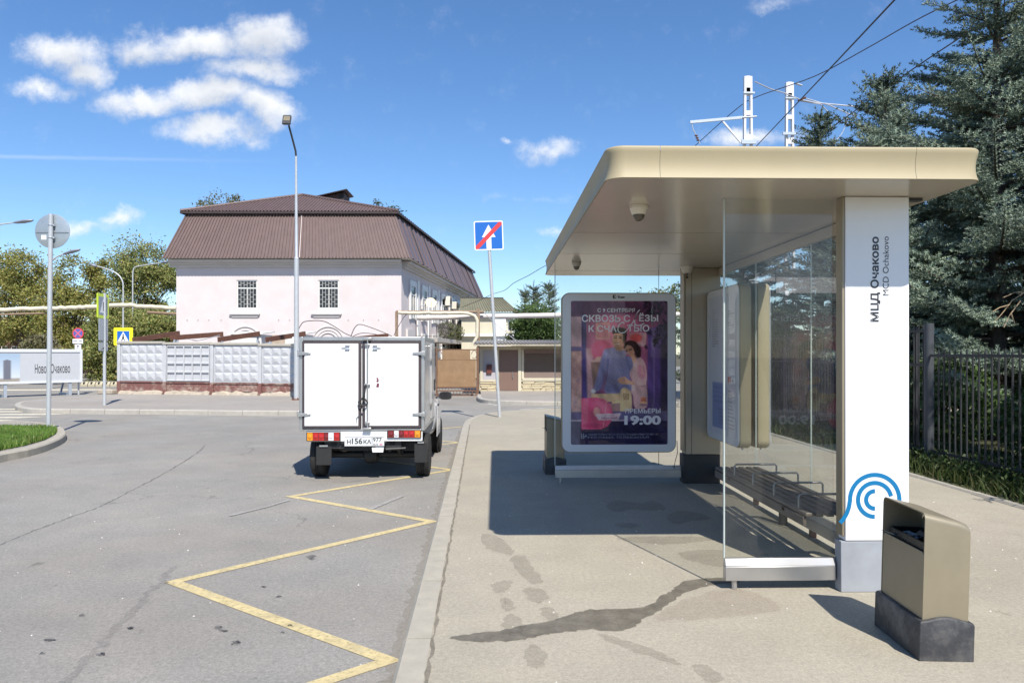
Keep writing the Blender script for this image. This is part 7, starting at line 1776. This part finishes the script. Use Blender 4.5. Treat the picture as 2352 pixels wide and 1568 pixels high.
tl = [('bushy yellowing tree at the far left edge behind the billboard', 52, 45, [(40, 640, 55, 60), (20, 720, 60, 60), (70, 690, 50, 70)], m_aut, 15000, .088),
      ('yellow green tree behind the round sign pole', 51, 175, [(165, 655, 55, 58), (130, 720, 60, 70), (205, 740, 60, 90), (150, 800, 60, 50), (215, 640, 40, 40)], m_aut, 25000, .088),
      ('tallest broadleaved tree with a rounded crown left of the pink house', 50, 335, [(330, 610, 62, 58), (370, 660, 50, 60), (300, 700, 55, 70), (360, 740, 60, 50)], m_grn, 25000, .085),
      ('low dense tree over the barrier blocks between billboard and concrete fence', 46, 245, [(250, 760, 50, 80), (230, 820, 45, 55), (290, 760, 45, 60), (205, 850, 30, 28), (262, 850, 22, 32)], m_grn, 18000, .08),
      ('dark low tree close behind the yellow framed sign', 44, 345, [(345, 760, 55, 45), (300, 800, 40, 40), (390, 760, 30, 40)], m_grn, 9000, .085),
      ('tree beyond the left border of the picture over the brick building', 54, -90, [(-90, 640, 80, 70), (-60, 740, 90, 70)], m_aut, 7000, .12),
      ('thin yellowing tree top rising over the left end of the brown roof', 66, 505, [(505, 470, 48, 30), (470, 480, 26, 26), (540, 468, 26, 24), (505, 520, 50, 40)], leafmat('thin_yellow_leaves', [(.16, .15, .06), (.22, .20, .08), (.13, .15, .07), (.28, .23, .10)], .4), 1500, .12),
      ('bluish tree top showing over the right end of the brown roof', 72, 880, [(875, 480, 32, 20), (915, 490, 20, 16), (880, 520, 45, 34)], leafmat('bluish_leaves', [(.07, .10, .06), (.10, .13, .08), (.13, .15, .10)], .3), 1600, .14),
      ('pale tree seen through the far shelter glass above the poster', 50, 1512, [(1500, 690, 50, 40), (1540, 700, 40, 40), (1500, 740, 60, 50)], leafmat('pale_leaves', [(.156, .182, .078), (.221, .234, .104), (.273, .260, .130)], .4), 5000, .11)]
for i, (lab, Yt, bpx, ells, m, n, sz) in enumerate(tl):
    bx, cr = crown_px(Yt, bpx, ells); hi_ = max(c[2] + c[5] for c in cr); tree('broadleaf_tree', lab, (bx, Yt, RZ), hi_, cr, n, sz, m, 40 + i, trunk=.14, ncl=int(34 + 16 * len(ells)) if n > 3000 else 34)
Yb = 36.5; s = Yb / FPX; bx, cr = crown_px(Yb, 1228, [(1228, 745, 52, 40), (1200, 765, 34, 30), (1258, 755, 32, 34), (1225, 785, 58, 30), (1275, 780, 26, 26)])
tree('round_tree', 'dense round dark green tree behind the gatehouse roof', (bx, Yb, 0), 3.6, cr, 16000, .055, m_dkg, 77, trunk=.12, ncl=150)
bush('shrub', 'tall pale grass like shrub behind the billboard beside the brick building', 'shrub', (xat(92, 40), 40, zat(800, 40)), (1.0, .6, .8), 900, .10, leafmat('dry_leaves', [(.16, .15, .08), (.22, .20, .11)], .3), seed=9)
bush('shrub', 'dark shrub behind the picket fence near the pole', 'shrub', (7.4, 12.5, .75), (.9, 1.6, .75), 3500, .06, m_dkg, seed=31)
bush('shrub', 'dark shrub behind the picket fence at the right border', 'shrub', (7.6, 9.3, .6), (.8, 1.5, .6), 3000, .06, m_dkg, seed=32)
bush('shrub', 'low dark shrub far along the picket fence', 'shrub', (7.3, 16.0, .9), (.9, 2.2, .9), 3500, .07, m_dkg, seed=33)
bush('shrub', 'broad dark shrub behind the picket fence beyond the information board', 'shrub', (7.6, 20.5, 1.1), (1.1, 2.4, 1.1), 3500, .08, m_dkg, seed=34)

# ------------------------------------------------------------------ railway masts and wires beyond the roof
m_mast = M('mast_white', (.66, .66, .68), .6, var=.05, scale=3); m_wire = M('wire_dark', (.05, .035, .04), .6, var=.1); m_wire2 = M('wire_light', (.45, .46, .50), .5, .2, var=.1)
def mast(px, top, Y, label, w=.40):
    x = xat(px, Y); zt = zat(top, Y); root = thing('railway_mast', label, 'railway mast', (x, Y, RZ), group='white railway masts beyond the shelter')
    H = zt - RZ; b = MB()
    for sx in (-1, 1):
        k0, k1 = .62, .5
        b.hexa([(sx * k0 * w - .05, -.14, 0), (sx * k0 * w + .05, -.14, 0), (sx * k0 * w + .05, .14, 0), (sx * k0 * w - .05, .14, 0), (sx * k1 * w * .72 - .05, -.10, H), (sx * k1 * w * .72 + .05, -.10, H), (sx * k1 * w * .72 + .05, .10, H), (sx * k1 * w * .72 - .05, .10, H)])
    b.build('legs', m_mast, root)
    b = MB(); z = H - .9
    k = 0
    while z > .5:
        ww = w * (.62 - .26 * z / H) - .05; b.box(-ww, ww, -.10, .10, z, z + (.22 if k % 2 else .34)); z -= 1.28 if k % 2 else 1.0; k += 1
    tag(b.build('battens', m_mast, root), kind='stuff')
    b = MB(); b.box(-w * .36 + .04, w * .36 - .04, -.10, .10, H - .80, H + .02); b.build('cap', m_mast, root)
    b = MB(); b.bar((-w * .62, -.12, H - .82), (w * .75, -.12, H - .82), .06, .08); b.build('collar', m_steel, root)
    return root, Vector((x, Y, RZ))
Ym = 36.0
r1, o1 = mast(1717.5, 172, Ym, 'left and taller white railway mast with a bracket arm reaching left')
r2_, o2 = mast(1813, 185, Ym + 2, 'right white railway mast behind the shelter roof')
b = MB(); b.bar(at(1585, 281, Ym), at(1706, 270, Ym), .10, .13); b.build('bracket_arm', m_steel, r1, off=o1)
b = MB(); b.bar(at(1661, 280, Ym - .1), at(1702, 328, Ym - .1), .09, .07); b.build('brace', m_mast, r1, off=o1)
b = MB(); b.tube([at(1589, 284, Ym), at(1592, 298, Ym), at(1600, 312, Ym), at(1608, 332, Ym)], .022, 6); b.build('dropper', m_wire2, r1, off=o1)
b = MB()
for t in (.35, .5, .65): b.lathe([(.01, -.05), (.075, -.02), (.075, .02), (.01, .05)], 8, tuple(at(1594 + 14 * t, 300 + 34 * t, Ym)))
b.build('insulator', m_rust, r1, off=o1)
b = MB(); b.tube([at(1706, 270, Ym - .1), at(1738, 268, Ym - .1)], .04, 6); b.box(o1.x - .36, o1.x + .36, Ym - .2, Ym - .11, zat(329, Ym), zat(320, Ym)); b.build('clamp', m_steel, r1, off=o1)
b = MB(); b.tube([at(1734, 188, Ym), at(1770, 205, Ym + 1), at(1802, 214, Ym + 1.8), at(1838, 229, Ym + 1.9)], .030, 6); b.build('stay', m_wire2, r1, off=o1)
b = MB(); b.bar(at(1798, 307, Ym + 1.85), at(1828, 307, Ym + 1.85), .1, .14); b.tube([at(1828, 192, Ym + 2), at(1842, 197, Ym + 2)], .05, 6); b.build('clamp', m_steel, r2_, off=o2)
b = MB(); b.tube([at(1836, 229, Ym + 1.9), at(1870, 236, Ym + 2), at(1900, 239, Ym + 2), at(1965, 245, Ym + 2)], .035, 6); b.tube([at(1845, 225, Ym + 2), at(1905, 242, Ym + 2), at(1950, 262, Ym + 2), at(1970, 266, Ym + 2)], .028, 6); b.tube([at(1838, 232, Ym + 2), at(1885, 240, Ym + 2), at(1900, 255, Ym + 2), at(1912, 300, Ym + 2)], .028, 6); b.tube([at(1945, 262, Ym + 2), at(1946, 280, Ym + 2), at(1935, 305, Ym + 2), at(1918, 328, Ym + 2)], .02, 6); b.build('cantilever', m_wire2, r2_, off=o2)
b = MB()
for t in np.linspace(0, 1, 4): b.lathe([(.01, -.05), (.09, -.02), (.09, .02), (.01, .05)], 8, tuple(at(1836 + 12 * t, 231 - 6 * t, Ym + 1.7)))
b.build('insulator', m_rust, r2_, off=o2)
def wire(label, pts, r, mat, n=6):
    P3 = [at(px, py, Y) for px, py, Y in pts]; L0 = P3[0]; out = []
    for i in range(len(P3) - 1):
        a, q1, q2, d = P3[max(0, i - 1)], P3[i], P3[i + 1], P3[min(len(P3) - 1, i + 2)]
        for k in range(n):
            t = k / n; out.append(.5 * ((2 * q1) + (q2 - a) * t + (2 * a - 5 * q1 + 4 * q2 - d) * t * t + (3 * q1 - a - 3 * q2 + d) * t ** 3))
    out.append(P3[-1]); b = MB(); b.tube(out, r, 6); o = b.build('wire', mat, off=L0, smooth=60); o.location = L0; return tag(o, label, 'wire')
wire('thick dark cable running steeply from the top edge down past the right railway mast', [(2120, -70, 12), (2055, 0, 13.2), (1838, 230, 22), (1700, 375, 34)], .017, m_wire)
wire('thin sagging wire from behind the spruces to the left railway mast', [(2330, -60, 22), (2125, 36, 26), (1990, 112, 29), (1870, 176, 32), (1740, 222, 36), (1690, 252, 38), (1600, 332, 42), (1560, 370, 44)], .020, m_wire)
wire('dark cable slanting from the spruce branches down behind the shelter roof', [(2300, 25, 24), (2110, 150, 28), (2020, 214, 31), (1860, 330, 38), (1800, 372, 41)], .024, m_wire)
wire('thin cable from the side of the pink house up to the shelter roof', [(1060, 706, 40), (1100, 690, 39), (1130, 676, 38), (1160, 666, 38), (1180, 650, 37), (1215, 632, 36), (1262, 606, 35), (1330, 585, 34)], .014, m_wire)
wire('slack cable from the pipe frame down past the leaning sign pole', [(1110, 716, 33), (1140, 745, 33.2), (1180, 778, 33.4), (1200, 792, 33.4)], .014, m_wire2)
wire('looping black cable from the lamp post to the arch on the pink wall', [(681, 768, 31.4), (690, 748, 31.6), (702, 738, 31.8), (740, 737, 32), (765, 748, 32), (790, 764, 32), (808, 772, 32)], .018, m_wire)
wire('second looping black cable above the white truck roof', [(806, 772, 32), (815, 752, 32), (828, 745, 32), (860, 755, 32), (885, 765, 32), (900, 772, 32)], .018, m_wire)
wire('thin black cable rising from the truck roof to the pipe frame', [(905, 770, 32), (912, 755, 32.3), (928, 728, 32.6), (940, 718, 33)], .016, m_wire)
wire('lowest black cable lying across behind the white truck roof', [(806, 775, 32), (830, 765, 32), (865, 768, 32), (900, 778, 32)], .016, m_wire)
wire('fallen grey cable along the top of the concrete fence near the yellow sign', [(425, 775, 30), (450, 782, 30), (480, 776, 30), (505, 770, 30)], .016, m_wire2)
print('needle triangles', nt)
